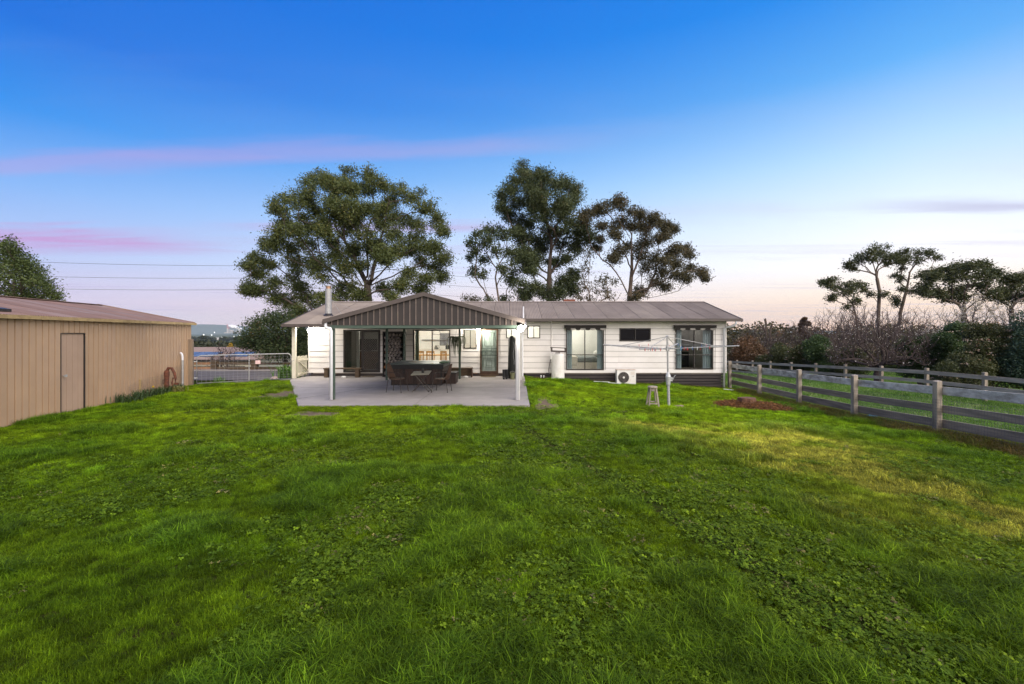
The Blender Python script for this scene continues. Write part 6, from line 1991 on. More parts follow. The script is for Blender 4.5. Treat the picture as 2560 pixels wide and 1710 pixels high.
shrub("small red-brown conifer poking above the distant treeline", 2012, 62, 788, 15, L_PHOTRED, np.random.default_rng(41), 3500, 0, leaf=(0.3, 0.11), group=None, name="conifer")

# ------------------------------------------------------------------ plants by the shed and the gate
def strap_plant(name, label, x, y, nl, hgt, spread, mat, rng, cat="plant", group=None, width=0.022, flower=None):
    z0 = gz(x, y)
    t = thing(name, label, cat, (x, y, z0), group)
    Vs, Qs, tn = [], [], []
    off = 0
    for _ in range(nl):
        a = rng.uniform(0, 2 * np.pi)
        bx_, by_ = x + rng.normal() * spread * 0.35, y + rng.normal() * spread * 0.35
        L = hgt * rng.uniform(0.5, 1.25)
        out = spread * rng.uniform(0.2, 1.0)
        dirv = np.array([math.cos(a), math.sin(a)])
        side = np.array([-dirv[1], dirv[0], 0])
        pts = []
        for s in np.linspace(0, 1, 5):
            zz = L * (1.25 * s - 0.65 * s ** 2.4 * (0.4 + out)) if width < 0.02 else L * math.sin(min(1.0, 0.15 + out) * 2.6 * s) * (1.0 if out < 0.35 else 0.85)
            pts.append(np.array([bx_ + dirv[0] * out * s ** 1.5, by_ + dirv[1] * out * s ** 1.5, z0 + max(zz, 0.0)]))
        for s, p in zip(np.linspace(0, 1, 5), pts):
            w = width * (1 - s ** 3) * (0.6 + 0.4 * min(1, s * 4)) + 0.002
            Vs += [p - side * w, p + side * w]
        for k in range(4):
            Qs.append((off + 2 * k, off + 2 * k + 1, off + 2 * k + 3, off + 2 * k + 2))
        tn += [rng.random()] * 10
        off += 10
    np_mesh("leaves", np.array(Vs), np.array(Qs), mat, t, tone=tn)
    if flower:
        for _ in range(flower):
            fx_, fy_ = x + rng.normal() * spread * 0.5, y + rng.normal() * spread * 0.5 - 0.1
            hz = hgt * 0.95
            MB().cyl((fx_, fy_, z0), (fx_, fy_, z0 + hz), 0.006, n=5).build("flower_stem", MATS["strap_leaf_green"], t)
            MB().lathe((fx_, fy_, z0 + hz), [(0.012, -0.01), (0.04, 0.0), (0.045, 0.015), (0.018, 0.02), (0.022, 0.045)], 8).build("flower", material("yellow_daffodil", (0.75, 0.5, 0.02), None, 9, 0.6), t)
    return t
L_DAFF = leaf_material("daffodil_leaf", (0.035, 0.065, 0.026), (0.080, 0.125, 0.045), None, 0.25)
L_AGAP = leaf_material("agapanthus_leaf", (0.045, 0.11, 0.018), (0.11, 0.22, 0.03), None, 0.25)
rgd = np.random.default_rng(51)
spots = [(4.75, 0.30, "first, nearest the shed door"), (4.3, 0.32, "second from the shed door"), (3.8, 0.28, "third from the shed door"), (3.3, 0.3, "fourth from the shed door"), (2.8, 0.27, "with a yellow flower, fifth from the shed door"), (2.25, 0.27, "sixth from the shed door, left of the rusty pump"), (1.7, 0.24, "growing right at the rusty pump")]
for k, (s, h_, w_) in enumerate(spots):
    q = sp(s, -0.30 - 0.08 * (k % 2))
    strap_plant("daffodil_clump", "daffodil clump along the shed, " + w_, q.x, q.y, 90, h_ - 0.01, 0.26, L_DAFF, rgd, group="daffodil clumps along the shed", width=0.009, flower=1 if k == 4 else None)
strap_plant("low_shrub", "small yellowish green shrublet right of the rusty pump", -11.65, 15.9, 160, 0.20, 0.2, leaf_material("yellow_shrub_leaf", (0.15, 0.16, 0.05), (0.26, 0.24, 0.08), None, 0.2), rgd, width=0.012)
strap_plant("agapanthus", "bright green arching agapanthus clump by the gate and verandah post", -10.3, 20.9, 260, 0.62, 0.58, L_AGAP, rgd, width=0.021)
strap_plant("grass_tuft", "tall grass tuft growing through the bottom of the farm gate", -12.0, 18.65, 90, 0.28, 0.24, L_AGAP, rgd, width=0.006)
def rock(x, y, r, label, seed):
    rng = np.random.default_rng(seed)
    z0 = gz(x, y)
    bm = bmesh.new()
    bmesh.ops.create_icosphere(bm, subdivisions=2, radius=1.0)
    for v in bm.verts:
        n = 1 + 0.25 * math.sin(v.co.x * 3 + seed) * math.cos(v.co.y * 4) + 0.12 * rng.normal()
        v.co = Vector((v.co.x * n * r * 1.2 + x, v.co.y * n * r + y, v.co.z * n * r * 0.75 + z0 + r * 0.4))
    me = bpy.data.meshes.new("garden_rock")
    bm.to_mesh(me)
    bm.free()
    tag(link("garden_rock", me, material("pinkish_rock", (0.42, 0.33, 0.29), (0.30, 0.23, 0.2), 12, 0.9, bump=0.4)), label, "rock")
rock(-10.62, 20.35, 0.12, "pale pinkish rock at the foot of the agapanthus clump", 3)

# ------------------------------------------------------------------ grass, clover and litter (instanced tufts)
def tuft(seed, nb, rad, h, w, lean=0.5, kind='grass'):
    rng = np.random.default_rng(seed)
    Vs, Qs, tn = [], [], []
    for _ in range(nb):
        a = rng.uniform(0, 2 * np.pi)
        r = rad * math.sqrt(rng.random())
        b = np.array([r * math.cos(a), r * math.sin(a), 0.0])
        if kind == 'grass':
            L = h * rng.uniform(0.45, 1.25)
            dr_ = rng.uniform(0, 2 * np.pi)
            dv = np.array([math.cos(dr_), math.sin(dr_), 0])
            sd_ = np.array([-dv[1], dv[0], 0]) * w * rng.uniform(0.7, 1.3)
            le = lean * rng.uniform(0.2, 1.3)
            m1 = b + dv * L * le * 0.25 + np.array([0, 0, L * 0.55])
            tp_ = b + dv * L * le + np.array([0, 0, L * (1 - 0.35 * le)])
            o = len(Vs)
            Vs += [b - sd_, b + sd_, m1 + sd_ * 0.8, m1 - sd_ * 0.8, tp_ + sd_ * 0.12, tp_ - sd_ * 0.12]
            Qs += [(o, o + 1, o + 2, o + 3), (o + 3, o + 2, o + 4, o + 5)]
            tn += [rng.random()] * 6
        else:                                      # clover or broad-leaved weed: three rounded leaflets on a stalk
            hz = h * rng.uniform(0.4, 1.1)
            c = b + np.array([rng.normal() * 0.01, rng.normal() * 0.01, hz])
            tl = rng.normal(size=2) * 0.35
            t_ = rng.random()
            for k in range(3):
                ang_ = a + k * 2.094
                dv = np.array([math.cos(ang_), math.sin(ang_), tl[0] * math.cos(ang_) + tl[1] * math.sin(ang_)])
                sv = np.array([-math.sin(ang_), math.cos(ang_), -tl[0] * math.sin(ang_) + tl[1] * math.cos(ang_)])
                o = len(Vs)
                q = w * rng.uniform(0.8, 1.2)
                Vs += [c, c + dv * q * 0.55 + sv * q * 0.45, c + dv * q * 1.05 + sv * q * 0.2, c + dv * q * 1.05 - sv * q * 0.2, c + dv * q * 0.55 - sv * q * 0.45]
                Vs += [c]
                Qs += [(o, o + 1, o + 2, o + 3), (o, o + 3, o + 4, o + 5)]
                tn += [t_] * 6
    me = bpy.data.meshes.new("tuft")
    me.from_pydata([tuple(v) for v in Vs], [], Qs)
    at_ = me.attributes.new('tone', 'FLOAT', 'POINT')
    at_.data.foreach_set('value', np.array(tn, dtype=np.float32))
    return me

L_GRASS = leaf_material("grass_blade", (0.55, 0.62, 0.55), (1.3, 1.2, 1.0), (1.7, 1.55, 1.1), 0.3, 0.6, instancer=True)

def scatter(name, label, cat, meshes, pts, scl, tint, kind_idx, rng):
    """one object of instanced tufts"""
    coll = bpy.data.collections.new(name + "_tufts")
    for k, me in enumerate(meshes):
        if not me.materials:
            me.materials.append(L_GRASS)
        coll.objects.link(bpy.data.objects.new("tuft_%02d" % k, me))
    n = len(pts)
    me = bpy.data.meshes.new(name)
    me.vertices.add(n)
    me.vertices.foreach_set('co', np.asarray(pts, np.float32).ravel())
    a = me.attributes.new('scl', 'FLOAT', 'POINT'); a.data.foreach_set('value', np.asarray(scl, np.float32))
    rot = np.stack([rng.normal(size=n) * 0.12, rng.normal(size=n) * 0.12, rng.uniform(0, 6.283, n)], -1).astype(np.float32)
    a = me.attributes.new('rot', 'FLOAT_VECTOR', 'POINT'); a.data.foreach_set('vector', rot.ravel())
    a = me.attributes.new('idx', 'INT', 'POINT'); a.data.foreach_set('value', np.asarray(kind_idx, np.int32))
    a = me.attributes.new('tint', 'FLOAT_COLOR', 'POINT'); a.data.foreach_set('color', np.concatenate([tint, np.ones((n, 1))], 1).astype(np.float32).ravel())
    o = link(name, me, L_GRASS)
    o['label'] = label; o['category'] = cat; o['kind'] = 'stuff'
    ng = bpy.data.node_groups.new(name, 'GeometryNodeTree')
    ng.interface.new_socket("Geometry", in_out='INPUT', socket_type='NodeSocketGeometry')
    ng.interface.new_socket("Geometry", in_out='OUTPUT', socket_type='NodeSocketGeometry')
    N = ng.nodes
    gi, go = N.new('NodeGroupInput'), N.new('NodeGroupOutput')
    ci = N.new('GeometryNodeCollectionInfo')
    ci.inputs['Collection'].default_value = coll
    ci.inputs['Separate Children'].default_value = True
    ci.inputs['Reset Children'].default_value = True
    ip = N.new('GeometryNodeInstanceOnPoints')
    def attr(nm, ty):
        x_ = N.new('GeometryNodeInputNamedAttribute')
        x_.data_type = ty
        x_.inputs['Name'].default_value = nm
        return x_.outputs['Attribute']
    ng.links.new(gi.outputs[0], ip.inputs['Points'])
    ng.links.new(ci.outputs[0], ip.inputs['Instance'])
    ip.inputs['Pick Instance'].default_value = True
    ng.links.new(attr('idx', 'INT'), ip.inputs['Instance Index'])
    ng.links.new(attr('rot', 'FLOAT_VECTOR'), ip.inputs['Rotation'])
    ng.links.new(attr('scl', 'FLOAT'), ip.inputs['Scale'])
    ng.links.new(ip.outputs[0], go.inputs[0])
    md = o.modifiers.new("tufts", 'NODES')
    md.node_group = ng
    return o

def inside_lawn(x, y):
    shed_s = (E.y - y) / 0.981
    xw = E.x + 0.196 * np.clip(shed_s, -1, 14)
    ok = (x > xw + 0.03) & (x < 10.0 + 0.0176 * y - 0.02)
    # slab, house and bare driveway stay clear
    edge = np.where(y < 19.48, -6.04 + (-9.5 + 6.04) * (y - 12.85) / (19.48 - 12.85), -9.6)
    slab = (y > 12.83) & (x > edge - 0.01) & (x < 0.53 + 0.01)
    hs = (y > DW - 0.02) & (x > -9.8) & (x < 10.1)
    gline = 18.05 + (x + 12.5) * (19.95 - 18.05) / 2.81
    drv = (y > gline + 0.05) & (x < -9.4)
    return ok & ~slab & ~hs & ~drv & (y < 24)

rg = np.random.default_rng(77)
def sample(n, x0, x1, y0, y1):
    x, y = rg.uniform(x0, x1, n), rg.uniform(y0, y1, n)
    m = (np.abs(x) < 1.35 * y + 3.2)
    return x[m], y[m]
def lawn_fields(x, y):
    """mowing stripe, dry strip, clover and bare patches as they lie in the yard"""
    wob = (vnoise(x, y, 1.2, 3) - 0.5) * 1.3 + (vnoise(x, y, 0.4, 4) - 0.5) * 0.5
    dry = 1.15 * np.exp(-((x - (5.6 - 0.10 * (y - 6)) + wob) / 1.3) ** 2) * sstep(3.6, 5.2, y) * (1 - sstep(9.8, 11.6, y))
    dry = np.maximum(dry, 0.95 * np.exp(-(((x - 3.3 + wob * 0.6) / 0.95) ** 2 + ((y - 10.3) / 0.75) ** 2)))
    dry = np.clip(1.5 * dry * (0.15 + 1.25 * vnoise(x, y, 0.45, 5) * (0.55 + 0.8 * vnoise(x, y, 0.16, 35))), 0, 1)
    bare = np.exp(-(((x + 7.6 + 0.3 * wob) / 0.75) ** 2 + ((y - 15.2) / 1.3) ** 2))
    bare = np.maximum(bare, np.exp(-(((x + 5.1 + 0.3 * wob) / 0.6) ** 2 + ((y - 11.6) / 0.35) ** 2)))
    bare = np.maximum(bare, 0.8 * np.exp(-(((x - 1.0 + 0.3 * wob) / 0.35) ** 2 + ((y - 13.8) / 1.2) ** 2)))
    bare = np.maximum(bare, np.exp(-(((x - 8.2 + 0.3 * wob) / 1.0) ** 2 + ((y - 15.3) / 0.75) ** 2)))
    bare = np.maximum(bare, 0.55 * np.exp(-((x - (10.0 + 0.0176 * y)) / 0.22) ** 2) * (1 - sstep(13, 18, y)))
    clover = sstep(0.42, 0.68, vnoise(x, y, 1.5, 6) * 0.75 + 0.25 * vnoise(x, y, 0.5, 7) + 0.22 * np.exp(-((x - 1.2) / 2.6) ** 2) - 0.12 * sstep(9, 14, y))
    track = np.exp(-((x - (0.25 + 0.34 * (10 - y)) ) / 0.17) ** 2) * sstep(2, 4, y) * (1 - sstep(9, 12, y))
    long_ = sstep(0.50, 0.72, vnoise(x, y, 1.0, 8) * 0.7 + 0.3 * vnoise(x, y, 0.33, 9))
    lush = 0.12 + 0.55 * vnoise(x, y, 2.6, 10) + 0.2 * vnoise(x, y, 0.7, 11)
    return dry, bare, clover, track, long_, lush
C_DEEP = np.array([0.066, 0.160, 0.006]); C_BRIGHT = np.array([0.245, 0.350, 0.008]); C_DRY = np.array([0.42, 0.41, 0.075]); C_BLUE = np.array([0.045, 0.135, 0.020])
def lawn_tint(x, y, dry, long_, lush, n):
    c = C_DEEP[None] * (1 - lush[:, None]) + C_BRIGHT[None] * lush[:, None]
    c = c * (1 - 0.35 * long_[:, None]) + C_BLUE[None] * 0.35 * long_[:, None]
    c = c * (1 - 0.85 * dry[:, None]) + C_DRY[None] * 0.85 * dry[:, None]
    c = c * 0.80 * (0.82 + 0.18 * sstep(3, 7, y))[:, None] * (1 + 0.5 * sstep(6, 12, y) * (0.35 + 0.65 * sstep(-6, 4, x)))[:, None]  # foreground vignette and brighter light on the far right lawn put into tint
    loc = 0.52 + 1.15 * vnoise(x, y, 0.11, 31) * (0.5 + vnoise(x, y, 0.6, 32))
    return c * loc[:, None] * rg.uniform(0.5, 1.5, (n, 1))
grass_me = [tuft(100 + k, 34, 0.075, 0.085, 0.0021, 0.75) for k in range(6)] + [tuft(110 + k, 30, 0.07, 0.125, 0.0023, 0.9) for k in range(3)] + [tuft(120 + k, 26, 0.08, 0.045, 0.0022, 0.9) for k in range(3)]
X, Y = [], []
for n, y0, y1 in ((14000, 0.6, 2.0), (36000, 2.0, 4.2), (44000, 4.2, 7.0), (50000, 7.0, 11.5), (60000, 11.5, 22.0)):
    a, b_ = sample(n * 2, -13.4, 10.4, y0, y1)
    X.append(a); Y.append(b_)
X, Y = np.concatenate(X), np.concatenate(Y)
m = inside_lawn(X, Y)
X, Y = X[m], Y[m]
dry, bare, clover, track, long_, lush = lawn_fields(X, Y)
keep = (rg.random(len(X)) > np.clip(bare * 1.25, 0, 0.97)) & (rg.random(len(X)) > clover * 0.45) & (rg.random(len(X)) > track * 0.6)
X, Y, dry, long_, lush, bare, track = [v[keep] for v in (X, Y, dry, long_, lush, bare, track)]
kidx = np.where(dry > 0.45, 9 + rg.integers(0, 3, len(X)), np.where(long_ > 0.5 + 0.4 * rg.random(len(X)), 6 + rg.integers(0, 3, len(X)), rg.integers(0, 6, len(X))))
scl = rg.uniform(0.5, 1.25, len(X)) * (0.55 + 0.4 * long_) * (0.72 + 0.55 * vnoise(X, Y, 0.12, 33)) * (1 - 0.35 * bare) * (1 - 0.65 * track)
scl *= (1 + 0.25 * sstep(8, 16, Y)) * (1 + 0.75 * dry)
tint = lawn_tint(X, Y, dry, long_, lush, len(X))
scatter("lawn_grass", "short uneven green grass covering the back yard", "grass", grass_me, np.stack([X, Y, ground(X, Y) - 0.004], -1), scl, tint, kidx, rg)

clover_me = [tuft(200 + k, 20, 0.10, 0.060, 0.013, kind='clover') for k in range(4)] + [tuft(210 + k, 10, 0.11, 0.05, 0.022, kind='clover') for k in range(2)]
X, Y = sample(142000, -13, 10.3, 1.0, 13.0)
m = inside_lawn(X, Y)
X, Y = X[m], Y[m]
dry, bare, clover, track, long_, lush = lawn_fields(X, Y)
keep = rg.random(len(X)) < clover * (1 - bare) * (1 - dry) * (1 - 0.75 * sstep(5, 10, Y)) * (1 - 0.6 * (1 - sstep(-7, -1, X))) * 0.5
X, Y, lush = X[keep], Y[keep], lush[keep]
tint = np.array([0.058, 0.118, 0.009])[None] * (1 - lush[:, None]) + np.array([0.130, 0.195, 0.014])[None] * lush[:, None]
tint = tint * rg.uniform(0.7, 1.4, (len(X), 1))
old = rg.random(len(X)) < 0.025
tint[old] = np.array([0.20, 0.185, 0.085]) * rg.uniform(0.6, 1.3, (old.sum(), 1))
scatter("clover", "patches of clover and broad-leaved weeds in the lawn", "clover", clover_me, np.stack([X, Y, ground(X, Y) - 0.002], -1), rg.uniform(0.55, 1.1, len(X)), tint, rg.integers(0, 6, len(X)), rg)

# paddock grass between the two fences and beyond
pad_me = [tuft(300 + k, 34, 0.13, 0.17, 0.0045, 0.8) for k in range(4)]
a, b_ = rg.uniform(10.2, 40, 90000), rg.uniform(7.5, 46, 90000)
m = (a > 10.05 + 0.0176 * b_ + 0.1) & (a < 1.15 * b_ + 1) & (rg.random(len(a)) < np.clip(16 / b_, 0.25, 1))
X, Y = a[m], b_[m]
lush = vnoise(X, Y, 2.2, 12)
tint = np.array([0.070, 0.165, 0.035])[None] * (1 - lush[:, None]) + np.array([0.17, 0.29, 0.07])[None] * lush[:, None]
pale = rg.random(len(X)) < 0.10
tint[pale] = np.array([0.34, 0.40, 0.24])
tint *= rg.uniform(0.75, 1.25, (len(X), 1))
scatter("paddock_grass", "longer green weedy grass in the paddock between the fences", "grass", pad_me, np.stack([X, Y, ground(X, Y) - 0.01], -1), rg.uniform(0.7, 1.35, len(X)) * (1 + 0.3 * sstep(18, 35, Y)), tint, rg.integers(0, 4, len(X)), rg)

# bare worn soil in the lawn
M_SOIL = material("worn_brown_soil", (0.15, 0.105, 0.065), (0.095, 0.068, 0.042), 5, 0.95, bump=0.6, bscale=40, rand=0)
def soil_patch(x, y, rx, ry, seed):
    n = 26
    a = np.linspace(0, 2 * np.pi, n, endpoint=False)
    k = 1 + 0.22 * np.sin(a * 3 + seed) + 0.14 * np.sin(a * 5 + 2 * seed) + 0.08 * np.sin(a * 9 + seed)
    V = [(x, y, gz(x, y) + 0.010)]
    for f in (0.5, 1.0):
        for t, q in zip(a, k):
            px_, py_ = x + rx * f * q * math.cos(t), y + ry * f * q * math.sin(t)
            V.append((px_, py_, gz(px_, py_) + (0.010 if f < 0.9 else 0.004)))
    fs = [(0, 1 + i, 1 + (i + 1) % n) for i in range(n)] + [(1 + i, 1 + n + i, 1 + n + (i + 1) % n, 1 + (i + 1) % n) for i in range(n)]
    o = MB().add(V, fs).build("bare_soil", M_SOIL, smooth=True)
    o['kind'] = 'structure'
soil_patch(-7.6, 15.2, 0.95, 1.5, 1.0)
soil_patch(-5.1, 11.6, 0.75, 0.42, 2.0)
soil_patch(1.0, 13.8, 0.36, 1.3, 3.0)
soil_patch(8.2, 15.4, 1.5, 0.95, 4.0)

# straw and dead grass along the near fence, mulch round the stump, weeds at the house wall
straw_me = [tuft(400 + k, 30, 0.12, 0.16, 0.0028, 1.3) for k in range(4)]
y = rg.uniform(6.5, 20.5, 5200)
x = 10.0 + 0.0176 * y + rg.normal(size=len(y)) * 0.20 - 0.02
lush = np.clip(rg.random(len(x)) * (0.5 + 0.9 * vnoise(x, y, 1.2, 15)), 0, 1)
tint = np.array([0.20, 0.13, 0.062])[None] * (1 - lush[:, None]) + np.array([0.09, 0.15, 0.020])[None] * lush[:, None]
m = rg.random(len(x)) < 1 - 0.6 * sstep(13, 18, y)
scatter("dead_grass", "brown dead grass and weeds along the foot of the near fence", "grass", straw_me, np.stack([x, y, ground(x, y) - 0.01], -1)[m], rg.uniform(0.6, 1.5, len(x))[m], tint[m], rg.integers(0, 4, len(x))[m], rg)
def chip(seed):
    rng = np.random.default_rng(seed)
    V, Q = leaves(rng.normal(size=(40, 3)) * np.array([0.09, 0.09, 0.015]) + np.array([0, 0, 0.02]), 0.06, 0.016, rng, 0.0, 0.25)
    me = bpy.data.meshes.new("chips")
    me.from_pydata(V.tolist(), [], Q.tolist())
    a_ = me.attributes.new('tone', 'FLOAT', 'POINT'); a_.data.foreach_set('value', np.repeat(rng.random(40), 4).astype(np.float32))
    return me
a_ = rg.uniform(0, 6.283, 900)
r_2 = np.sqrt(rg.random(900))
x, y = STX + 0.15 + 1.25 * r_2 * np.cos(a_), STY - 0.25 + 0.72 * r_2 * np.sin(a_)
hz = 0.10 * np.exp(-((x - STX) ** 2 + (y - STY) ** 2) / 0.5)
tint = np.array([0.19, 0.095, 0.052])[None] * rg.uniform(0.55, 1.5, (900, 1))
scatter("mulch", "reddish bark mulch heaped round the stump", "mulch", [chip(1), chip(2), chip(3)], np.stack([x, y, ground(x, y) + hz], -1), rg.uniform(0.8, 1.5, 900), tint, rg.integers(0, 3, 900), rg)
x = rg.uniform(0.6, 10.0, 1500); y = DW - 0.06 - np.abs(rg.normal(size=1500)) * 0.14
tint = np.array([0.12, 0.085, 0.045])[None] * rg.uniform(0.5, 1.5, (1500, 1))
gsel = rg.random(1500) < 0.35
tint[gsel] = np.array([0.06, 0.11, 0.02])
scatter("wall_litter", "dry leaves and weeds along the foot of the house wall", "leaf litter", straw_me, np.stack([x, y, ground(x, y) - 0.01], -1), rg.uniform(0.35, 0.8, 1500), tint, rg.integers(0, 4, 1500), rg)

# ------------------------------------------------------------------ beyond the gate: rail fence, bank, neighbour's house
tf = thing("rail_fence", "brown timber rail fence along the far side of the driveway", "fence", (-16.5, 26.0, gz(-16.5, 26)))
M_RUSTWOOD = material("orange_brown_timber", (0.30, 0.165, 0.085), (0.20, 0.11, 0.06), 6, 0.8, rand=0.2, stretch=(0.3, 1, 1))
for x_ in (-21.4, -19.1, -17.0, -14.7, -12.4, -10.2):
    zg = gz(x_, 26.0)
    MB().box(x_ - 0.16, x_ + 0.16, 25.9, 26.15, zg - 0.2, 0.48).build("post", M_BROWNWOOD if x_ > -18 else M_RUSTWOOD, tf)
xs_ = [-21.4, -19.1, -17.0, -14.7, -12.4, -10.2]
for a, b_ in zip(xs_[:-1], xs_[1:]):
    for (z0_, z1_) in ((0.22, 0.36), (-0.05, 0.10), (-0.32, -0.16)):
        MB().box(a + 0.17, b_ - 0.17, 25.96, 26.02, z0_, z1_).build("rail", M_RUSTWOOD if a < -17.5 else M_BROWNWOOD, tf)
bank = MB()
bank.add([(-16, 24.8, -0.25), (-9.0, 24.8, -0.25), (-9.0, 25.5, 0.10), (-16, 25.5, -0.05), (-16, 25.85, -0.08), (-9.0, 25.85, 0.05)], [(0, 1, 2, 3), (3, 2, 5, 4)])
bank.build("mulch_bank", material("red_brown_mulch", (0.10, 0.045, 0.026), (0.055, 0.03, 0.02), 12, 0.95, bump=0.8, bscale=30, rand=0))['kind'] = 'structure'
nb = thing("neighbour_house", "low neighbouring house with pinkish tiled roof and blue solar panels", "house", (-29, 44, gz(-29, 44)))
NX0, NX1, NYE, NYR = -38.0, -23.2, 41.0, 46.0
NZE, NZR = -0.36, 0.62
M_TILE = material("pinkish_tile_roof", (0.36, 0.255, 0.195), (0.28, 0.195, 0.15), 2.2, 0.8, stretch=(0.3, 3, 1), rand=0)
MB().add([(NX0, NYE, NZE), (NX1, NYE, NZE), (NX1 - 0.5, NYR, NZR), (NX0, NYR, NZR), (NX1, 51, NZE), (NX0, 51, NZE)], [(0, 1, 2, 3), (3, 2, 4, 5), (1, 4, 2)]).build("roof", M_TILE, nb)
MB().box(NX0 + 0.5, NX1 - 0.6, NYE + 0.6, 50.4, gz(-29, 44) - 0.4, NZE + 0.1).build("wall", M_CREAM, nb)
MB().box(NX0, NX1, NYE - 0.08, NYE, NZE - 0.16, NZE).build("gutter", M_FRAME, nb)
for k in range(4):
    x_ = -35.5 + k * 3.1
    MB().box(x_, x_ + 1.8, NYE + 0.53, NYE + 0.58, -2.3, -1.0).build("window", G_DARK, nb)
M_SOLAR = material("blue_solar_panel", (0.085, 0.12, 0.19), (0.10, 0.14, 0.22), 3, 0.3, rand=0.1, spec=0.25)
sl = (NZR - NZE) / (NYR - NYE)
for k in range(8):
    if k in (5,):
        continue
    x_ = -32.9 + k * 1.06
    yy0, yy1 = 42.0, 43.7
    q = MB()
    q.add([(x_ + 0.03, yy0, NZE + (yy0 - NYE) * sl + 0.06), (x_ + 1.0, yy0, NZE + (yy0 - NYE) * sl + 0.06), (x_ + 1.0 + 0.0, yy1, NZE + (yy1 - NYE) * sl + 0.06), (x_ + 0.03, yy1, NZE + (yy1 - NYE) * sl + 0.06),
           (x_ + 0.03, yy0, NZE + (yy0 - NYE) * sl + 0.02), (x_ + 1.0, yy0, NZE + (yy0 - NYE) * sl + 0.02), (x_ + 1.0, yy1, NZE + (yy1 - NYE) * sl + 0.02), (x_ + 0.03, yy1, NZE + (yy1 - NYE) * sl + 0.02)],
          [(0, 1, 2, 3), (7, 6, 5, 4), (0, 4, 5, 1), (1, 5, 6, 2), (2, 6, 7, 3), (3, 7, 4, 0)])
    q.build("solar_panel", M_SOLAR, nb)
wt = thing("outdoor_table", "white outdoor table beyond the timber rail fence", "table", (-15.2, 28.6, gz(-15.2, 28.6)))
MB().box(-15.9, -14.3, 28.2, 29.0, -0.34, -0.28).build("top", M_WHITE, wt)
for x_ in (-15.8, -14.45):
    MB().box(x_, x_ + 0.08, 28.3, 28.9, gz(x_, 28.6) - 0.1, -0.342).build("leg", M_WHITE, wt)
bare_tree("bare grey bush in front of the neighbouring solar panels", 556, 33, 862, 40, np.random.default_rng(61), 160, 0, group=None, zlow=0.3, name="bare_bush")
shrub("small golden-leaved tree beyond the neighbouring roof", 577, 75, 856, 9, leaf_material("golden_leaf", (0.30, 0.20, 0.03), (0.48, 0.32, 0.05), None, 0.3), np.random.default_rng(62), 1800, 0, leaf=(0.3, 0.16), group=None, name="golden_tree")

# ------------------------------------------------------------------ far woods, town, power station, hills
def far_wood(name, label, px0, px1, d0, d1, n, hmin, hmax, mat, seed, leaf=(1.3, 0.7), top=None):
    rng = np.random.default_rng(seed)
    Cs, tn = [], []
    for _ in range(n):
        px = rng.uniform(px0, px1)
        d = rng.uniform(d0, d1)
        q = at(px, HY, d)
        z0 = gz(q.x, d)
        h = rng.uniform(hmin, hmax)
        R = h * rng.uniform(0.35, 0.6)
        m_ = 150
        v = rng.normal(size=(m_, 3))
        v /= np.linalg.norm(v, axis=1, keepdims=True)
        C = np.array([q.x, d, z0 + h * 0.55]) + v * np.array([R, R, h * 0.45]) * (1 - 0.5 * rng.random((m_, 1)) ** 2)
        Cs.append(C)
        tn.append(np.clip(rng.random() * 0.5 + rng.random(m_) * 0.5, 0, 1))
    C = np.concatenate(Cs)
    V, Q = leaves(C, leaf[0], leaf[1], rng, 0.0)
    o = np_mesh(name, V, Q, mat, tone=np.repeat(np.concatenate(tn), 4))
    o['label'] = label; o['category'] = 'wood'; o['kind'] = 'stuff'
    return o
L_FAR = leaf_material("far_wood_leaf", (0.022, 0.030, 0.014), (0.055, 0.058, 0.026), None, 0.15)
far_wood("far_wood", "dark band of trees beyond the neighbouring house", 380, 780, 130, 330, 230, 3.6, 5.8, L_FAR, 71)
far_wood("distant_wood", "pale hazy woods on the plain below the hills", 300, 900, 900, 2600, 260, 9, 16, L_FAR, 72, leaf=(5, 3))
far_wood("skyline_wood", "dark treeline on the horizon right of the house", 1780, 2700, 85, 150, 420, 4.6, 8.0, L_RUSTGUM, 73, leaf=(0.8, 0.4))
far_wood("hedge_background_wood", "dim bushes behind the bare thicket trees", 1800, 2680, 52, 66, 90, 2.0, 3.4, L_RUSTGUM, 74, leaf=(0.5, 0.22))
twn = MB()
rt = random.Random(5)
for _ in range(170):
    d = rt.uniform(2300, 3600)
    q = at(rt.uniform(440, 760), HY, d)
    z0 = gz(q.x, d)
    w_, h_ = rt.uniform(8, 34), rt.uniform(3.5, 8)
    twn.box(q.x - w_ / 2, q.x + w_ / 2, d, d + 15, z0 - 1, z0 + h_)
o = twn.build("distant_town", material("town_white", (0.66, 0.63, 0.60), (0.5, 0.47, 0.45), 0.01, 0.8, rand=0))
o['label'] = "scattered pale buildings of a distant town on the plain"; o['category'] = "town"; o['kind'] = "stuff"
tl_ = MB()
for (px, py, d, r) in ((509, 837.5, 2600, 3.2), (529, 837.5, 2700, 2.4), (536, 831, 4000, 3.2), (599, 839, 2600, 2.4), (585, 841, 2600, 2.0), (555, 843, 2500, 1.8)):
    q = at(px, py, d)
    tl_.lathe((q.x, d, q.z), [(0.1 * r, -r), (r, -0.4 * r), (r, 0.4 * r), (0.1 * r, r)], 8)
o = tl_.build("town_lights", emission_material("town_lamp", (1.0, 0.97, 0.92), 3.0))
o['label'] = "bright lamps scattered over the distant town"; o['category'] = "lights"; o['kind'] = "stuff"
PD = 7600
ps = thing("power_station", "distant pale power station with red-topped stacks and steam below the hills", "power station", tuple(at(590, 831, PD)))
M_PS = material("pale_concrete_stack", (0.62, 0.55, 0.46), (0.55, 0.49, 0.42), 0.01, 0.8)
M_PSR = material("red_stack_band", (0.5, 0.16, 0.14), (0.45, 0.15, 0.13), 0.01, 0.8)
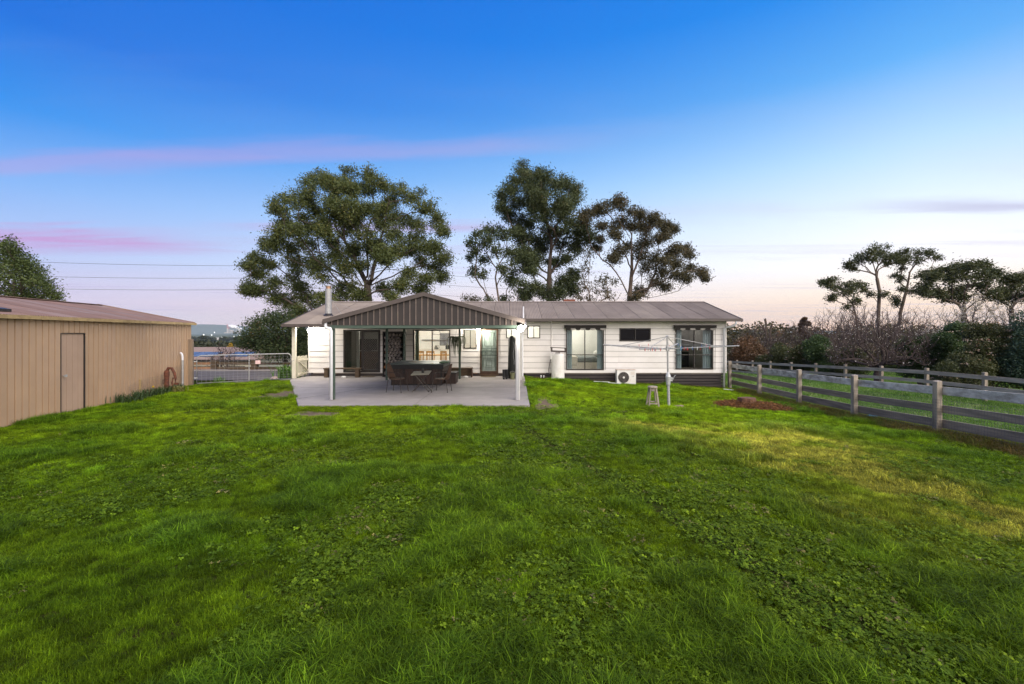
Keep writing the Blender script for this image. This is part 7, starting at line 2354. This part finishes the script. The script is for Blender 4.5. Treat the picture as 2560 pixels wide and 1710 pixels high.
for px, top in ((568, 811), (572, 814)):
    b0, t0 = at(px, 833, PD), at(px, top, PD)
    MB().cyl(b0, b0.lerp(t0, 0.55), 9, 8, 10).build("stack", M_PS, ps)
    MB().cyl(b0.lerp(t0, 0.55), t0, 8, 6.5, 10).build("stack_top", M_PSR, ps)
for px in (578, 582, 591, 600):
    b0 = at(px, 832.5, PD)
    hgt = 8.0 / F * PD if px < 585 else 6.0 / F * PD
    MB().lathe(b0, [(24, 0), (17, hgt * 0.65), (19, hgt)], 14).build("cooling_tower", M_PS, ps, smooth=True)
b0 = at(593, 833.5, PD - 100)
MB().box(b0.x - 26, b0.x + 26, b0.y, b0.y + 40, b0.z, b0.z + 34).build("turbine_hall", M_PS, ps)
b0 = at(575, 832.5, PD - 120)
MB().box(b0.x - 100, b0.x + 150, b0.y, b0.y + 30, b0.z - 2, b0.z + 9).build("yard_sheds", M_PS, ps)
stm = []
rs_ = np.random.default_rng(8)
bm = bmesh.new()
for k in range(46):
    t_ = k / 45
    px = 600 - 26 * t_ + rs_.normal() * 2.0
    py = 826 - 11 * t_ ** 0.7 + rs_.normal() * 1.0
    r = (1.5 + 2.0 * math.sin(t_ * math.pi)) / F * PD
    q = at(px, py, PD - 150 + rs_.normal() * 40)
    ret = bmesh.ops.create_icosphere(bm, subdivisions=2, radius=r * rs_.uniform(0.7, 1.3))
    for v in ret['verts']:
        v.co = v.co * (1 + 0.12 * rs_.normal()) + q
me = bpy.data.meshes.new("steam_plume")
bm.to_mesh(me); bm.free()
for p in me.polygons: p.use_smooth = True
so = link("steam_plume", me, material("white_steam", (0.82, 0.80, 0.78), (0.78, 0.76, 0.75), 0.01, 1.0, rand=0))
tag(so, "white steam drifting from the distant power station", "steam", kind='stuff')
hv, hf = [], []
nxh = 160
hx = np.linspace(-12000, 12000, nxh)
prof_h = 150 + 26 * np.sin(hx / 1500 + 1.0) + 16 * np.sin(hx / 560) + 22 * vnoise(hx, hx * 0, 900, 20)
prof_h = prof_h * (1 - 0.62 * sstep(-2500, 2500, hx))
for j, (dy, fz_) in enumerate(((9000, -0.35), (9350, 0.55), (9600, 1.0), (10400, 0.2))):
    for i in range(nxh):
        hv.append((hx[i], dy + 120 * math.sin(hx[i] / 700 + j), prof_h[i] * fz_ + 10 * math.sin(hx[i] / 300 + j * 2)))
for j in range(3):
    for i in range(nxh - 1):
        hf.append((j * nxh + i, j * nxh + i + 1, (j + 1) * nxh + i + 1, (j + 1) * nxh + i))
hl = np_mesh("hills", np.array(hv), np.array(hf), material("forested_hill", (0.05, 0.065, 0.035), (0.075, 0.085, 0.045), 0.004, 0.95, rand=0), smooth=True)
hl['kind'] = 'structure'

# ------------------------------------------------------------------ power line
pl = thing("power_line", "three thin power lines crossing the sky behind the big gum tree", "power line", (-60, 70, gz(-60, 70)))
ends = [(-120, 66), (880, 70), (1378, 98)]
for hts in ((646, 662, 703), (684, 690, 724), (715, 718, 748)):
    pts = []
    for (pa, da), (pb, db), ya, yb in zip(ends[:-1], ends[1:], hts[:-1], hts[1:]):
        A_, B_ = at(pa, ya, da), at(pb, yb, db)
        for i in range(16):
            t_ = i / 15
            p = A_.lerp(B_, t_)
            p.z -= 0.5 * 4 * t_ * (1 - t_)
            if not pts or i:
                pts.append(tuple(p))
    MB().tube(pts, 0.022, 4).build("wire", M_FRAME, pl)
for (px, d), y0_, y2_ in zip(ends, (646, 662, 703), (715, 718, 748)):
    q, q2 = at(px, y0_, d), at(px, y2_, d)
    MB().cyl((q.x, d, gz(q.x, d) - 0.5), (q.x, d, q.z + 0.4), 0.16, 0.11, 8).build("pole", M_OLDWOOD, pl)
    for zz in (q.z, (q.z + q2.z) / 2, q2.z):
        MB().box(q.x - 0.05, q.x + 0.05, d - 0.5, d + 0.5, zz - 0.06, zz + 0.02).build("crossarm", M_OLDWOOD, pl)

# ------------------------------------------------------------------ evening haze over the valley
hz = MB().box(-13500, 13500, -200, 11500, -60, 420)
hm = bpy.data.materials.new("evening_haze")
hm.use_nodes = True
T = NT(hm.node_tree)
T.n.clear()
out = T.new('ShaderNodeOutputMaterial')
pv = T.new('ShaderNodeVolumePrincipled')
pv.inputs['Color'].default_value = (0.72, 0.88, 1.0, 1)
pv.inputs['Density'].default_value = 5e-5
pv.inputs['Anisotropy'].default_value = 0.0
T.l.new(pv.outputs[0], out.inputs['Volume'])
ho = hz.build("haze", hm)
ho['kind'] = 'stuff'
ho['label'] = "thin bluish evening haze over the valley"
